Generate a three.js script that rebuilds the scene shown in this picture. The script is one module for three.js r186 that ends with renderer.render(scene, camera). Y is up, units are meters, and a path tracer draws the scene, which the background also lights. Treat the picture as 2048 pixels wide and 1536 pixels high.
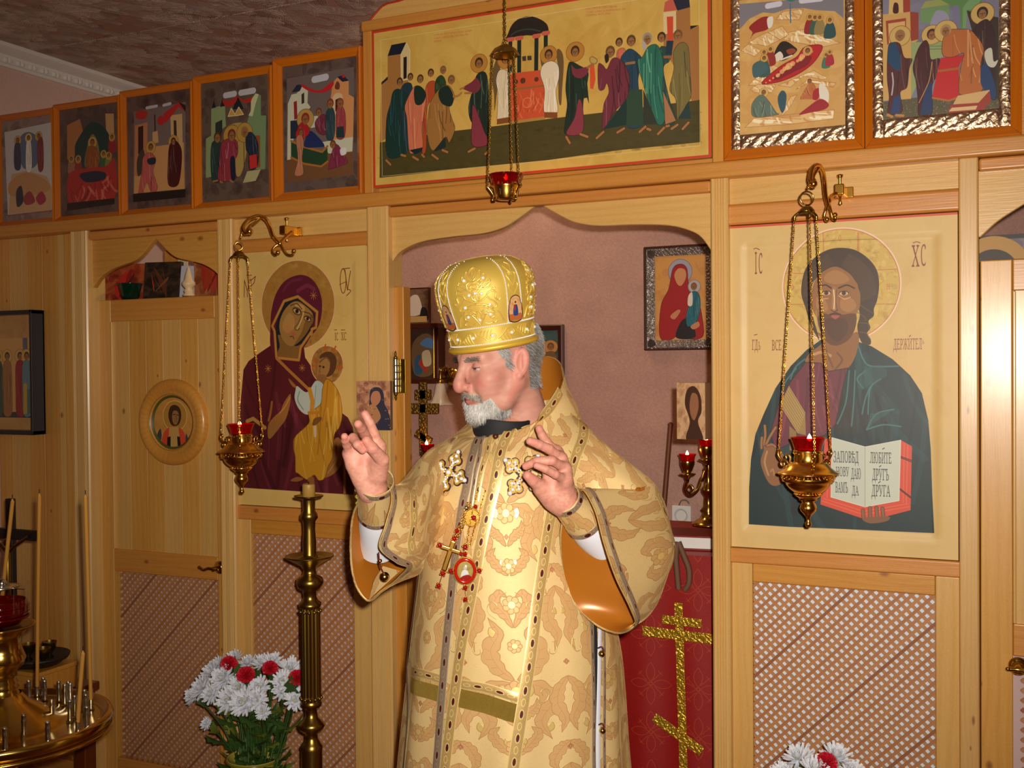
import * as THREE from 'three';
import { RoundedBoxGeometry } from 'three/addons/geometries/RoundedBoxGeometry.js';
import { mergeGeometries, mergeVertices } from 'three/addons/utils/BufferGeometryUtils.js';
import { RectAreaLightUniformsLib } from 'three/addons/lights/RectAreaLightUniformsLib.js';

// ---------- camera, light, exposure ----------
const scene = new THREE.Scene();
scene.background = new THREE.Color(0x000000);
const camera = new THREE.PerspectiveCamera(2 * Math.atan(768 / 2143.4) * 180 / Math.PI, 4 / 3, 0.05, 30);
camera.position.set(0, 1.6, 3.0);
camera.rotation.order = 'YXZ';
camera.rotation.set(-0.01552, 0.43112, -0.00882);
scene.add(camera);
const renderer = new THREE.WebGLRenderer({ antialias: true });
renderer.toneMapping = THREE.LinearToneMapping;
renderer.toneMappingExposure = 1.0;
renderer.shadowMap.enabled = true;
renderer.shadowMap.type = THREE.PCFSoftShadowMap;
RectAreaLightUniformsLib.init();
// the camera's own flash, a hand's breadth above and to the right of the lens
const flash = new THREE.SpotLight(0xfff4e4, 27, 0, 0.74, 1, 2);
flash.name = 'camera_flash';
flash.position.set(0.05, 1.652, 3.0);
flash.target.position.set(-1.15, 1.6, 0);
flash.castShadow = true; flash.shadow.radius = 0.8; flash.shadow.mapSize.set(2048, 2048);
scene.add(flash, flash.target);

// ---------- helpers ----------
const V = (x, y, z) => new THREE.Vector3(x, y, z);
const A3 = (a) => new THREE.Vector3(a[0], a[1], a[2]);
const { lerp, clamp, smoothstep } = THREE.MathUtils;
const PI = Math.PI, TAU = 2 * Math.PI;
const rng = (s) => () => { s = (s + 0x6d2b79f5) | 0; let t = Math.imul(s ^ (s >>> 15), 1 | s); t = (t + Math.imul(t ^ (t >>> 7), 61 | t)) ^ t; return ((t ^ (t >>> 14)) >>> 0) / 4294967296; };
const hash2 = (x, y, s) => { let h = Math.imul(x, 374761393) ^ Math.imul(y, 668265263) ^ Math.imul(s, 974711); h = Math.imul(h ^ (h >>> 13), 1274126177); return ((h ^ (h >>> 16)) >>> 0) / 4294967296; };
const pm = (a, n) => ((a % n) + n) % n;
// value noise on a lattice that repeats after nx, ny cells
function noise(x, y, nx, ny, s) {
  const ix = Math.floor(x), iy = Math.floor(y); let fx = x - ix, fy = y - iy; fx = fx * fx * (3 - 2 * fx); fy = fy * fy * (3 - 2 * fy);
  const a = pm(ix, nx), b = pm(ix + 1, nx), c = pm(iy, ny), d = pm(iy + 1, ny);
  return lerp(lerp(hash2(a, c, s), hash2(b, c, s), fx), lerp(hash2(a, d, s), hash2(b, d, s), fx), fy);
}
const used = new Map();
function numbered(name) { const n = used.get(name) || 0; used.set(name, n + 1); return n ? name + '_' + String(n).padStart(3, '0') : name; }
function shade(o) { o.castShadow = true; o.receiveShadow = true; return o; }
function part(name, geo, m, parent) { const o = shade(new THREE.Mesh(geo, m)); o.name = name; parent.add(o); return o; }
function tag(o, label, category, group) { o.userData.label = label; o.userData.category = category; if (group) o.userData.group = group; return o; }
function thing(name, label, category, p = [0, 0, 0], turn = 0, group) {
  const o = new THREE.Group(); o.name = numbered(name); o.position.set(...p); o.rotation.y = turn; scene.add(o); return tag(o, label, category, group);
}
function struct(name, geo, m, label, category) { const o = part(numbered(name), geo, m, scene); o.userData.kind = 'structure'; if (label) tag(o, label, category || name.split('_')[0]); return o; }
const col = (r, g, b) => new THREE.Color().setRGB(r / 255, g / 255, b / 255, THREE.SRGBColorSpace);
const mat = (c, rough = 0.6, metal = 0, extra = {}) => new THREE.MeshPhysicalMaterial({ color: c instanceof THREE.Color ? c : new THREE.Color(c), roughness: rough, metalness: metal, ...extra });
function canvas(w, h) { const c = document.createElement('canvas'); c.width = w; c.height = h; return [c, c.getContext('2d')]; }
function ctex(c, rep, srgb = true) { const t = new THREE.CanvasTexture(c); if (srgb) t.colorSpace = THREE.SRGBColorSpace; t.wrapS = t.wrapT = THREE.RepeatWrapping; if (rep) t.repeat.set(rep[0], rep[1]); t.anisotropy = 8; return t; }
function paint(w, h, f) { const [c, g] = canvas(w, h), im = g.createImageData(w, h), d = im.data; for (let y = 0, i = 0; y < h; y++) for (let x = 0; x < w; x++, i += 4) { const q = f(x, y); d[i] = q[0]; d[i + 1] = q[1]; d[i + 2] = q[2]; d[i + 3] = 255; } g.putImageData(im, 0, 0); return [c, g]; }
// geometry helpers
function place(g, x = 0, y = 0, z = 0, rx = 0, ry = 0, rz = 0) { if (rx) g.rotateX(rx); if (ry) g.rotateY(ry); if (rz) g.rotateZ(rz); g.translate(x, y, z); return g; }
function rbox(w, h, d, r = 0.004, s = 1) { return new RoundedBoxGeometry(w, h, d, s, Math.min(r, w / 2.01, h / 2.01, d / 2.01)); }
function join(list) { const l = list.map((g) => { g = g.index ? g.toNonIndexed() : g; for (const k of Object.keys(g.attributes)) if (!['position', 'normal', 'uv'].includes(k)) g.deleteAttribute(k); if (!g.attributes.uv) g.setAttribute('uv', new THREE.BufferAttribute(new Float32Array(g.attributes.position.count * 2), 2)); return g; }); return mergeGeometries(l); }
// uv in metres: v runs along the grain axis (0 x, 1 y, 2 z)
function grain(g, axis, ou = 0, ov = 0) {
  const p = g.attributes.position, n = g.attributes.normal, uv = new Float32Array(p.count * 2);
  for (let i = 0; i < p.count; i++) {
    const P = [p.getX(i), p.getY(i), p.getZ(i)], N = [Math.abs(n.getX(i)), Math.abs(n.getY(i)), Math.abs(n.getZ(i))];
    let k = N[0] > N[1] && N[0] > N[2] ? 0 : N[1] > N[2] ? 1 : 2, al = axis; if (k === axis) al = (axis + 1) % 3;
    const ac = 3 - k - al;
    uv[i * 2] = P[ac] + ou; uv[i * 2 + 1] = P[al] + ov;
  }
  g.setAttribute('uv', new THREE.BufferAttribute(uv, 2)); return g;
}
let wr = rng(77);
// a wooden bar between opposite corners
function bar(parent, name, m, x0, x1, y0, y1, z0, z1, axis, r = 0.004) {
  const g = grain(rbox(x1 - x0, y1 - y0, z1 - z0, r), axis, wr() * 3, wr() * 3);
  const o = part(name, g, m, parent); o.position.set((x0 + x1) / 2, (y0 + y1) / 2, (z0 + z1) / 2); return o;
}
function lathe(pts, seg = 32) { return new THREE.LatheGeometry(pts.map((p) => new THREE.Vector2(p[0], p[1])), seg); }
function tube(pts, r, seg = 24, rad = 8, closed = false) { return new THREE.TubeGeometry(new THREE.CatmullRomCurve3(pts.map((p) => Array.isArray(p) ? A3(p) : p), closed), seg, r, rad, closed); }
function extrude(pts, depth, bevel = 0, curved = false) { const s = new THREE.Shape(); if (curved) { s.moveTo(...pts[0]); s.splineThru(pts.slice(1).map((p) => new THREE.Vector2(...p))); } else pts.forEach((p, i) => i ? s.lineTo(...p) : s.moveTo(...p)); return new THREE.ExtrudeGeometry(s, { depth, bevelEnabled: bevel > 0, bevelThickness: bevel, bevelSize: bevel, bevelSegments: 2, curveSegments: 10, steps: 1 }); }
// a chain of small links along a line, one mesh
function chainGeo(a, b, link = 0.007, wire = 0.0011, sag = 0) {
  const A = A3(a), B = A3(b), n = Math.max(3, Math.round(A.distanceTo(B) / (link * 0.78))), out = [], dir = B.clone().sub(A).normalize(), q = new THREE.Quaternion().setFromUnitVectors(V(0, 1, 0), dir);
  const t0 = new THREE.TorusGeometry(link * 0.34, wire, 4, 8); t0.scale(1, 1.6, 1);
  for (let i = 0; i < n; i++) { const t = (i + 0.5) / n, g = t0.clone(); g.rotateY(i % 2 ? PI / 2 : 0); g.rotateY(i * 0.35); g.applyQuaternion(q); const p = A.clone().lerp(B, t); g.translate(p.x, p.y - sag * 4 * t * (1 - t), p.z); out.push(g); }
  return join(out);
}
function scroll(cx, cy, r0, r1, a0, turns, n = 18) { const o = []; for (let i = 0; i <= n; i++) { const t = i / n, r = lerp(r0, r1, t), a = a0 + turns * TAU * t; o.push([cx + r * Math.cos(a), cy + r * Math.sin(a), 0]); } return o; }

// ---------- materials ----------
function woodCanvas(seed, light, dark, knots, W = 512, H = 1024) {
  const r = rng(seed), ks = []; for (let i = 0; i < knots; i++) ks.push([r() * W, r() * H, 5 + r() * 8]);
  const [c, g] = paint(W, H, (x, y) => {
    let wx = x; for (const k of ks) { const dx = x - k[0], dy = (y - k[1]) / 2.6, d = Math.hypot(dx, dy); wx += Math.sign(dx) * Math.max(0, 1 - d / (k[2] * 4)) * k[2] * -0.9; }
    const bend = (noise(x / 64, y / 256, W / 64, H / 256, seed) - 0.5) * 20, u = wx + bend;
    const ring = 0.5 + 0.5 * Math.sin((u / W * TAU * 22) + 3 * noise(u / 32, y / 512, W / 32, H / 512, seed + 1));
    const fine = noise(x / 2, y / 64, W / 2, H / 64, seed + 2), broad = noise(x / 128, y / 512, W / 128, H / 512, seed + 3);
    let t = 0.2 * Math.pow(ring, 2.2) + 0.2 * fine + 0.5 * broad;
    const v = (noise(x, y / 4, W, H / 4, seed + 5) - 0.5) * 8;
    return [lerp(light[0], dark[0], t) + v, lerp(light[1], dark[1], t) + v, lerp(light[2], dark[2], t) + v];
  });
  for (const k of ks) { const q = g.createRadialGradient(0, 0, 0, 0, 0, k[2]); q.addColorStop(0, 'rgba(88,48,26,.6)'); q.addColorStop(0.55, 'rgba(120,70,36,.45)'); q.addColorStop(1, 'rgba(150,95,45,0)'); g.save(); g.translate(k[0], k[1]); g.scale(1, 1.5); g.fillStyle = q; g.beginPath(); g.arc(0, 0, k[2], 0, TAU); g.fill(); g.restore(); }
  return c;
}
const pineC = woodCanvas(11, [223, 181, 110], [203, 152, 78], 4);
const pineT = ctex(pineC, [2, 1]), pineT2 = ctex(woodCanvas(23, [218, 170, 90], [190, 134, 58], 6), [2, 1]), pineT3 = ctex(woodCanvas(41, [212, 166, 98], [188, 134, 68], 2), [2, 1]);
const bumpW = ctex(paint(256, 512, (x, y) => { const v = 128 + 70 * (noise(x / 2, y / 48, 128, 512 / 48 | 0, 5) - 0.5) + 30 * (noise(x / 8, y / 96, 32, 5, 6) - 0.5); return [v, v, v]; })[0], [4, 2], false);
const wood = (t, tint, rough = 0.38) => mat(tint, rough, 0, { map: t, bumpMap: bumpW, bumpScale: 0.0006, clearcoat: 0.35, clearcoatRoughness: 0.22 });
const M = {
  pine: wood(pineT, 0xffffff), pineN: wood(ctex(woodCanvas(83, [224, 184, 116], [206, 158, 86], 0), [2, 1]), 0xffffff), pineK: wood(ctex(woodCanvas(87, [222, 182, 118], [200, 150, 84], 9), [4, 1]), 0xffffff), pineB: wood(pineT2, 0xfff6e6), honey: wood(pineT2, 0xf8e4c0), amber: wood(pineT3, 0xffe6bc), rail: wood(pineT3, 0xffe0bc),
  walnut: wood(pineT3, 0x8a5a34),
  frame: mat(col(206, 120, 26), 0.22, 0, { map: ctex(woodCanvas(61, [255, 246, 230], [226, 196, 150], 0), [3, 1]), clearcoat: 0.7, clearcoatRoughness: 0.12 }),
  brass: mat(col(204, 168, 82), 0.2, 1), gold: mat(col(228, 176, 80), 0.22, 1), brassOld: mat(col(160, 132, 62), 0.3, 1), silver: mat(col(210, 208, 200), 0.22, 1),
  ruby: mat(col(190, 14, 20), 0.06, 0, { transmission: 0.85, thickness: 0.003, ior: 1.5, attenuationColor: col(170, 4, 10), attenuationDistance: 0.006 }),
  glass: mat(0xffffff, 0.03, 0, { transmission: 1, thickness: 0, ior: 1.5 }),
  wax: mat(col(205, 160, 80), 0.5, 0, { transmission: 0.12, thickness: 0 }), wick: mat(0x1c1712, 0.9),
  flame: new THREE.MeshStandardMaterial({ color: 0x000000, emissive: new THREE.Color(1, 0.72, 0.34), emissiveIntensity: 7 }),
  white: mat(col(232, 230, 226), 0.7), dark: mat(col(38, 30, 26), 0.5),
};
function flameAt(parent, x, y, z, h = 0.014) {
  const f = part('flame', place(lathe([[0, 0], [0.24 * h, 0.14 * h], [0.3 * h, 0.34 * h], [0.2 * h, 0.66 * h], [0, h]], 12), x, y, z), M.flame, parent);
  const L = new THREE.PointLight(0xffa650, 0.03, 0, 2); L.position.set(x, y + h * 0.5, z); L.castShadow = true; L.shadow.radius = 0.2; L.name = 'flame_light'; parent.add(L); return f;
}

// ---------- paintings (flat print of the icons) ----------
const icons = {};
function path(g, a, closed, smooth) {
  const n = a.length / 2, P = (i) => { i = closed ? pm(i, n) : clamp(i, 0, n - 1); return [a[2 * i], a[2 * i + 1]]; };
  g.beginPath(); g.moveTo(a[0], a[1]);
  for (let i = 0; i < (closed ? n : n - 1); i++) { const p0 = P(i - 1), p1 = P(i), p2 = P(i + 1), p3 = P(i + 2); if (smooth) g.bezierCurveTo(p1[0] + (p2[0] - p0[0]) / 6, p1[1] + (p2[1] - p0[1]) / 6, p2[0] - (p3[0] - p1[0]) / 6, p2[1] - (p3[1] - p1[1]) / 6, p2[0], p2[1]); else g.lineTo(...p2); }
  if (closed) g.closePath();
}
const blob = (g, a, f, s, w = 2) => { path(g, a, true, true); if (f) { g.fillStyle = f; g.fill(); } if (s) { g.strokeStyle = s; g.lineWidth = w; g.stroke(); } };
const poly = (g, a, f, s, w = 2) => { path(g, a, true, false); if (f) { g.fillStyle = f; g.fill(); } if (s) { g.strokeStyle = s; g.lineWidth = w; g.lineJoin = 'round'; g.stroke(); } };
const line = (g, a, s, w = 2, sm = true) => { path(g, a, false, sm); g.strokeStyle = s; g.lineWidth = w; g.lineCap = g.lineJoin = 'round'; g.stroke(); };
const circ = (g, a, f, s, w = 2) => { const r = Math.hypot(a[2] - a[0], a[3] - a[1]); g.beginPath(); g.arc(a[0], a[1], r, 0, TAU); if (f) { g.fillStyle = f; g.fill(); } if (s) { g.strokeStyle = s; g.lineWidth = w; g.stroke(); } return r; };
const rgb = (r, g, b, a = 1) => `rgba(${r},${g},${b},${a})`;
// patchy ground: layered blotches of two paint tones
function ground(g, W, H, base, tone, seed, n = 260, amp = 0.10) { g.fillStyle = base; g.fillRect(0, 0, W, H); const r = rng(seed); for (let i = 0; i < n; i++) { g.fillStyle = tone.replace('A', (amp * r()).toFixed(3)); g.beginPath(); g.ellipse(r() * W, r() * H, 8 + r() * W * 0.09, 6 + r() * H * 0.05, r() * 3, 0, TAU); g.fill(); } }
// text squeezed into a box: x, baseline, width, height
function word(g, s, a, f, style = 'serif') { const [x0, y0, x1, y1] = a, h = Math.abs(y0 - y1); g.save(); g.font = `${(h * 1.35).toFixed(1)}px ${style}`; const w = g.measureText(s).width; g.translate(x0, y0); g.scale((x1 - x0) / w, 1); g.fillStyle = f; g.fillText(s, 0, 0); g.restore(); }
function clipFolds(g, a, seed, light, dark, n = 14, dir = 0.15, sm = true) { g.save(); path(g, a, true, sm); g.clip(); let x0 = 1e9, x1 = -1e9, y0 = 1e9, y1 = -1e9; for (let i = 0; i < a.length; i += 2) { x0 = Math.min(x0, a[i]); x1 = Math.max(x1, a[i]); y0 = Math.min(y0, a[i + 1]); y1 = Math.max(y1, a[i + 1]); } const r = rng(seed), W = x1 - x0, H = y1 - y0; for (let i = 0; i < n; i++) { const x = x0 + r() * W, y = y0 + r() * H * 0.6, L = H * (0.2 + 0.4 * r()), d = (r() - 0.5 + dir) * W * 0.35; line(g, [x, y, x + d * 0.3, y + L * 0.5, x + d, y + L], r() < 0.55 ? light : dark, Math.max(1, W * (0.012 + 0.03 * r()))); } g.restore(); }
// robed figure: garment outline, under-garment, head centre + size, hair tone, halo tone
function saint(g, robe, rc, head, hr, hair, halo, seed = 1, light = 'rgba(235,225,190,.28)', dark = 'rgba(10,10,14,.35)') {
  if (halo) { circ(g, [head[0], head[1], head[0] + hr * 2.0, head[1]], halo, 'rgba(120,70,30,.7)', Math.max(1, hr * 0.12)); }
  if (robe) { blob(g, robe, rc, 'rgba(20,14,14,.55)', Math.max(1, hr * 0.1)); clipFolds(g, robe, seed, light, dark); }
  g.fillStyle = hair; g.beginPath(); g.ellipse(head[0], head[1] - hr * 0.15, hr * 0.95, hr * 1.12, 0, 0, TAU); g.fill();
  g.fillStyle = 'rgb(150,104,58)'; g.beginPath(); g.ellipse(head[0], head[1] + hr * 0.14, hr * 0.66, hr * 0.92, 0, 0, TAU); g.fill();
  g.strokeStyle = 'rgba(60,32,16,.8)'; g.lineWidth = Math.max(0.8, hr * 0.12); g.beginPath(); g.moveTo(head[0] - hr * 0.42, head[1]); g.lineTo(head[0] - hr * 0.1, head[1] - hr * 0.04); g.moveTo(head[0] + hr * 0.12, head[1] - hr * 0.04); g.lineTo(head[0] + hr * 0.45, head[1]); g.moveTo(head[0], head[1] + hr * 0.05); g.lineTo(head[0] - hr * 0.06, head[1] + hr * 0.42); g.stroke();
}
const foot = (g, a) => { line(g, a, 'rgb(60,34,18)', 13); line(g, a, 'rgb(166,112,62)', 10); };
{ // bearded figure with an open book
  const W = 900, H = 1355, [cv, g] = canvas(W, H); ground(g, W, H, 'rgb(216,182,116)', 'rgba(196,156,88,A)', 2); icons.C = cv;
  g.fillStyle = 'rgb(206,78,44)'; g.fillRect(0, 0, W, 9);
  const hl = [460,266,691,275]; const R = circ(g, hl, 'rgb(206,172,84)');
  g.save(); g.beginPath(); g.arc(hl[0], hl[1], R, 0, TAU); g.clip(); const r = rng(8); for (let i = 0; i < 500; i++) { g.fillStyle = r() < 0.5 ? 'rgba(238,216,140,.22)' : 'rgba(150,116,44,.2)'; g.beginPath(); g.ellipse(hl[0] + (r() - 0.5) * 2 * R, hl[1] + (r() - 0.5) * 2 * R, 2 + r() * 16, 2 + r() * 9, r() * 3, 0, TAU); g.fill(); }
  for (const l of [[223,206,318,212],[227,349,242,337,318,338],[594,210,676,210],[593,346,671,349,682,363],[393,48,394,134],[528,56,527,141],[532,57,532,141]]) line(g, l, 'rgb(190,88,40)', 2, false);
  line(g, [323,87,460,83,603,87], 'rgba(110,84,30,.5)', 3); g.restore();
  g.beginPath(); g.arc(hl[0], hl[1], R, 0, TAU); g.strokeStyle = 'rgb(240,206,184)'; g.lineWidth = 5; g.stroke(); g.beginPath(); g.arc(hl[0], hl[1], R - 5, 0, TAU); g.strokeStyle = 'rgb(196,96,62)'; g.lineWidth = 2; g.stroke();
  circ(g, [261,267,273,268], null, 'rgb(190,88,40)', 2); word(g, 'Н', [637,289,650,266], 'rgb(190,88,40)'); word(g, 'О', [454,87,465,62], 'rgb(190,88,40)');
  // mantle
  const mantle = [383,485,326,525,260,592,197,684,148,792,113,877,94,981,85,1105,83,1258,256,1260,463,1257,644,1256,812,1254,805,1100,800,924,791,809,768,703,725,633,659,568,579,515,525,495];
  poly(g, mantle, 'rgb(14,42,46)'); clipFolds(g, mantle, 5, 'rgba(36,84,88,.35)', 'rgba(4,16,22,.4)', 40, 0.2, false);
  const neck = [369,454,387,497,336,540,321,578,382,581,412,615,488,602,525,528,525,457,447,494]; blob(g, neck, 'rgb(140,92,46)'); line(g, [354,545,387,536,419,551], 'rgba(214,170,110,.6)', 12); line(g, [447,541,465,570,438,608], 'rgba(90,54,24,.6)', 8); line(g, [392,493,406,541,429,598], 'rgba(96,58,26,.6)', 8);
  const tun = [321,577,382,581,412,615,488,602,470,665,451,761,437,832,395,876,277,903,195,944,176,866,191,816,221,723,264,650]; poly(g, tun, 'rgb(104,38,56)', 'rgb(44,14,22)', 3); clipFolds(g, tun, 9, 'rgba(150,70,88,.4)', 'rgba(60,16,28,.4)', 22, 0.1, false);
  poly(g, [252,675,318,786,320,878,287,870,216,753], 'rgb(150,122,66)'); for (let i = 0; i < 9; i++) { const t = i / 8; line(g, [lerp([252,675][0], [216,753][0], t), lerp([252,675][1], [216,753][1], t), lerp([318,786][0], [289,870][0], t), lerp([318,786][1], [289,870][1], t)], 'rgba(216,196,130,.7)', 1.6, false); }
  poly(g, [253,840,282,864,277,942,254,942], 'rgb(140,112,60)');
  for (const l of [[529,514,547,566,579,595,681,596],[614,647,574,684,565,788],[560,850,596,788,663,768],[560,850,623,830,689,836],[493,613,479,741,446,828],[516,613,510,741,501,836],[547,684,524,646,556,614],[542,788,556,722,574,680],[283,602,240,655,216,709],[317,564,279,597,259,646]]) { line(g, l, 'rgba(48,108,112,.75)', 7); line(g, l, 'rgba(96,150,150,.4)', 2.4); }
  poly(g, [560,850,574,783,596,788,658,773,596,816], 'rgba(40,96,100,.55)'); blob(g, [547,614,615,591,637,633,574,670,533,684], 'rgba(36,88,92,.5)');
  // hair and face
  blob(g, [304,288,318,202,356,151,407,121,460,114,517,126,567,162,600,210,609,267,602,328,589,365,588,393,568,414,575,440,562,464,576,487,573,509,541,498,525,438,530,363,448,218,356,242,346,357,373,473,373,484,341,424,322,357], 'rgb(62,40,26)');
  blob(g, [347,290,360,243,388,210,439,189,490,215,517,249,535,288,536,349,522,386,517,438,493,485,447,509,410,498,378,449,367,401,347,352], 'rgb(146,98,50)');
  blob(g, [369,396,388,378,420,383,441,374,466,385,503,381,522,391,516,443,491,487,447,510,410,499,380,454], 'rgb(98,58,28)'); blob(g, [397,407,441,398,484,409,484,461,447,494,411,464], 'rgba(70,40,20,.55)');
  blob(g, [356,242,388,206,439,184,462,190,403,135,356,175,327,241], 'rgb(62,40,26)'); blob(g, [460,190,494,210,521,249,539,297,580,252,549,175,495,144], 'rgb(66,43,27)');
  for (let i = 0; i < 16; i++) { const t = i / 15; line(g, [lerp([435,179][0], [407,135][0], t), lerp([435,179][1], [407,135][1], t), lerp([370,224][0], [323,222][0], t), lerp([370,224][1], [323,222][1], t), lerp([351,309][0], [313,308][0], t), lerp([351,309][1], [313,308][1], t)], 'rgba(110,78,44,.45)', 1.5); line(g, [lerp([467,185][0], [495,139][0], t), lerp([467,185][1], [495,139][1], t), lerp([517,240][0], [576,214][0], t), lerp([517,240][1], [576,214][1], t), lerp([544,335][0], [598,309][0], t), lerp([544,335][1], [598,309][1], t)], 'rgba(116,84,48,.5)', 1.5); }
  for (const b of [[525,377,553,397,557,411],[534,420,566,425,570,444],[534,457,561,463,570,482],[530,344,557,364,584,383]]) line(g, b, 'rgba(120,84,46,.6)', 4);
  for (const h of [[[398,225,435,203,476,219,494,248,448,261,402,249], .3],[[369,310,397,321,411,359,388,373,364,348], .3],[[462,323,503,320,521,353,494,376,462,361], .3],[[430,274,444,284,446,356,434,374,425,360], .25]]) blob(g, h[0], `rgba(214,160,100,${h[1]})`);
  line(g, [381,267,402,262,423,276], 'rgb(64,36,20)', 6); line(g, [453,277,485,266,514,280], 'rgb(64,36,20)', 6);
  for (const e of [[404,296,418,297],[473,299,487,299]]) { const s = Math.abs(e[2] - e[0]); g.fillStyle = 'rgb(206,172,132)'; g.beginPath(); g.ellipse(e[0], e[1], s * 1.25, s * 0.6, 0, 0, TAU); g.fill(); g.fillStyle = 'rgb(74,36,18)'; g.beginPath(); g.arc(e[0], e[1] - 1, s * 0.6, 0, TAU); g.fill(); g.strokeStyle = 'rgb(54,28,16)'; g.lineWidth = 3; g.beginPath(); g.ellipse(e[0], e[1], s * 1.3, s * 0.66, 0, PI, TAU); g.stroke(); }
  line(g, [444,284,442,332,446,365], 'rgba(90,50,24,.7)', 4); line(g, [433,284,436,322,434,360], 'rgba(240,214,170,.85)', 5); line(g, [423,364,434,372,448,366], 'rgb(86,44,22)', 4); line(g, [418,383,439,378,459,384], 'rgb(60,30,16)', 5); blob(g, [422,389,439,387,456,390,439,403], 'rgb(170,84,72)'); line(g, [374,310,388,318,411,317], 'rgba(236,200,150,.55)', 4); line(g, [453,308,476,322,498,315], 'rgba(236,200,150,.55)', 4); line(g, [364,367,369,425,397,478], 'rgba(190,150,100,.5)', 5);
  // book
  poly(g, [395,893,424,885,553,921,689,890,731,914,725,1168,635,1197,538,1209,377,1161], 'rgb(214,72,44)'); for (const l of [[384,1146,545,1194,721,1154],[391,1136,547,1181,715,1143],[702,903,697,1137],[715,909,709,1141],[409,893,404,1131]]) line(g, l, 'rgba(236,120,84,.7)', 3, false);
  for (const l of [[688,955,729,970],[688,960,729,976],[685,1088,727,1121],[685,1083,727,1116]]) line(g, l, 'rgb(50,14,14)', 3, false);
  poly(g, [424,885,553,920,552,1163,419,1129], 'rgb(196,202,188)', 'rgb(236,232,214)', 2); poly(g, [553,920,689,890,682,1132,552,1163], 'rgb(200,206,190)', 'rgb(236,232,214)', 2); line(g, [553,922,552,1162], 'rgba(150,156,140,.8)', 3, false);
  const ink = 'rgb(52,44,44)'; g.save(); word(g, 'ЗАПОВЬД', [429,986,528,938], ink); line(g, [500,950,513,951], ink, 3, false); word(g, 'НОВУ', [438,1042,491,1003], ink); word(g, 'ДАЮ', [498,1051,537,1006], ink); word(g, 'ВАМЪ', [436,1109,486,1065], ink); word(g, 'ДА', [501,1118,528,1078], ink); word(g, 'ЛЮБИТЕ', [571,985,654,939], ink); word(g, 'ДРУГЪ', [580,1053,644,1005], ink); word(g, 'ДРУГА', [577,1118,649,1070], ink); line(g, [620,928,627,923], ink, 3); line(g, [608,999,614,994], ink, 3); line(g, [604,1064,611,1058], ink, 3); g.restore();
  for (const f of [[544,1177,547,1210,559,1219],[571,1166,572,1204,582,1213],[596,1164,598,1202,604,1212],[619,1166,622,1197,622,1206]]) { line(g, f, 'rgb(70,40,24)', 15); line(g, f, 'rgb(140,94,60)', 11); } blob(g, [545,1210,635,1196,644,1210,613,1223,568,1228], 'rgb(128,84,52)');
  // raised hand
  blob(g, [137,901,147,940,134,989,146,1038,170,1082,199,1091,229,1065,234,977,200,924,171,920,154,927], 'rgb(140,92,52)'); for (const f of [[157,920,171,890,197,847],[147,920,154,881,152,841],[138,935,138,911,140,891],[162,925,181,919,200,931]]) { line(g, f, 'rgb(84,48,24)', 13); line(g, f, 'rgb(158,108,64)', 9); } line(g, [161,949,151,994,166,1047], 'rgba(206,160,110,.6)', 8); line(g, [176,1032,185,1022,190,1047], 'rgba(206,160,110,.5)', 6);
  // lettering
  const red = 'rgb(128,58,40)'; word(g, 'І', [113,205,124,110], red); word(g, 'С', [129,204,146,116], red); line(g, [110,100,119,97,134,104], red, 3); word(g, 'Х', [731,204,761,116], red); word(g, 'С', [764,202,785,115], red); line(g, [737,110,750,106,763,111], red, 3);
  word(g, 'ГД', [100,523,125,478], red); word(g, 'Ь', [127,523,136,488], red); line(g, [110,461,122,458], red, 3); word(g, 'ВСЕ', [182,526,223,481], red); word(g, 'ДЕРЖИТЕЛ', [662,530,769,486], red); word(g, 'Ь', [770,509,777,493], red); line(g, [722,480,727,474], red, 3);
}
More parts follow.
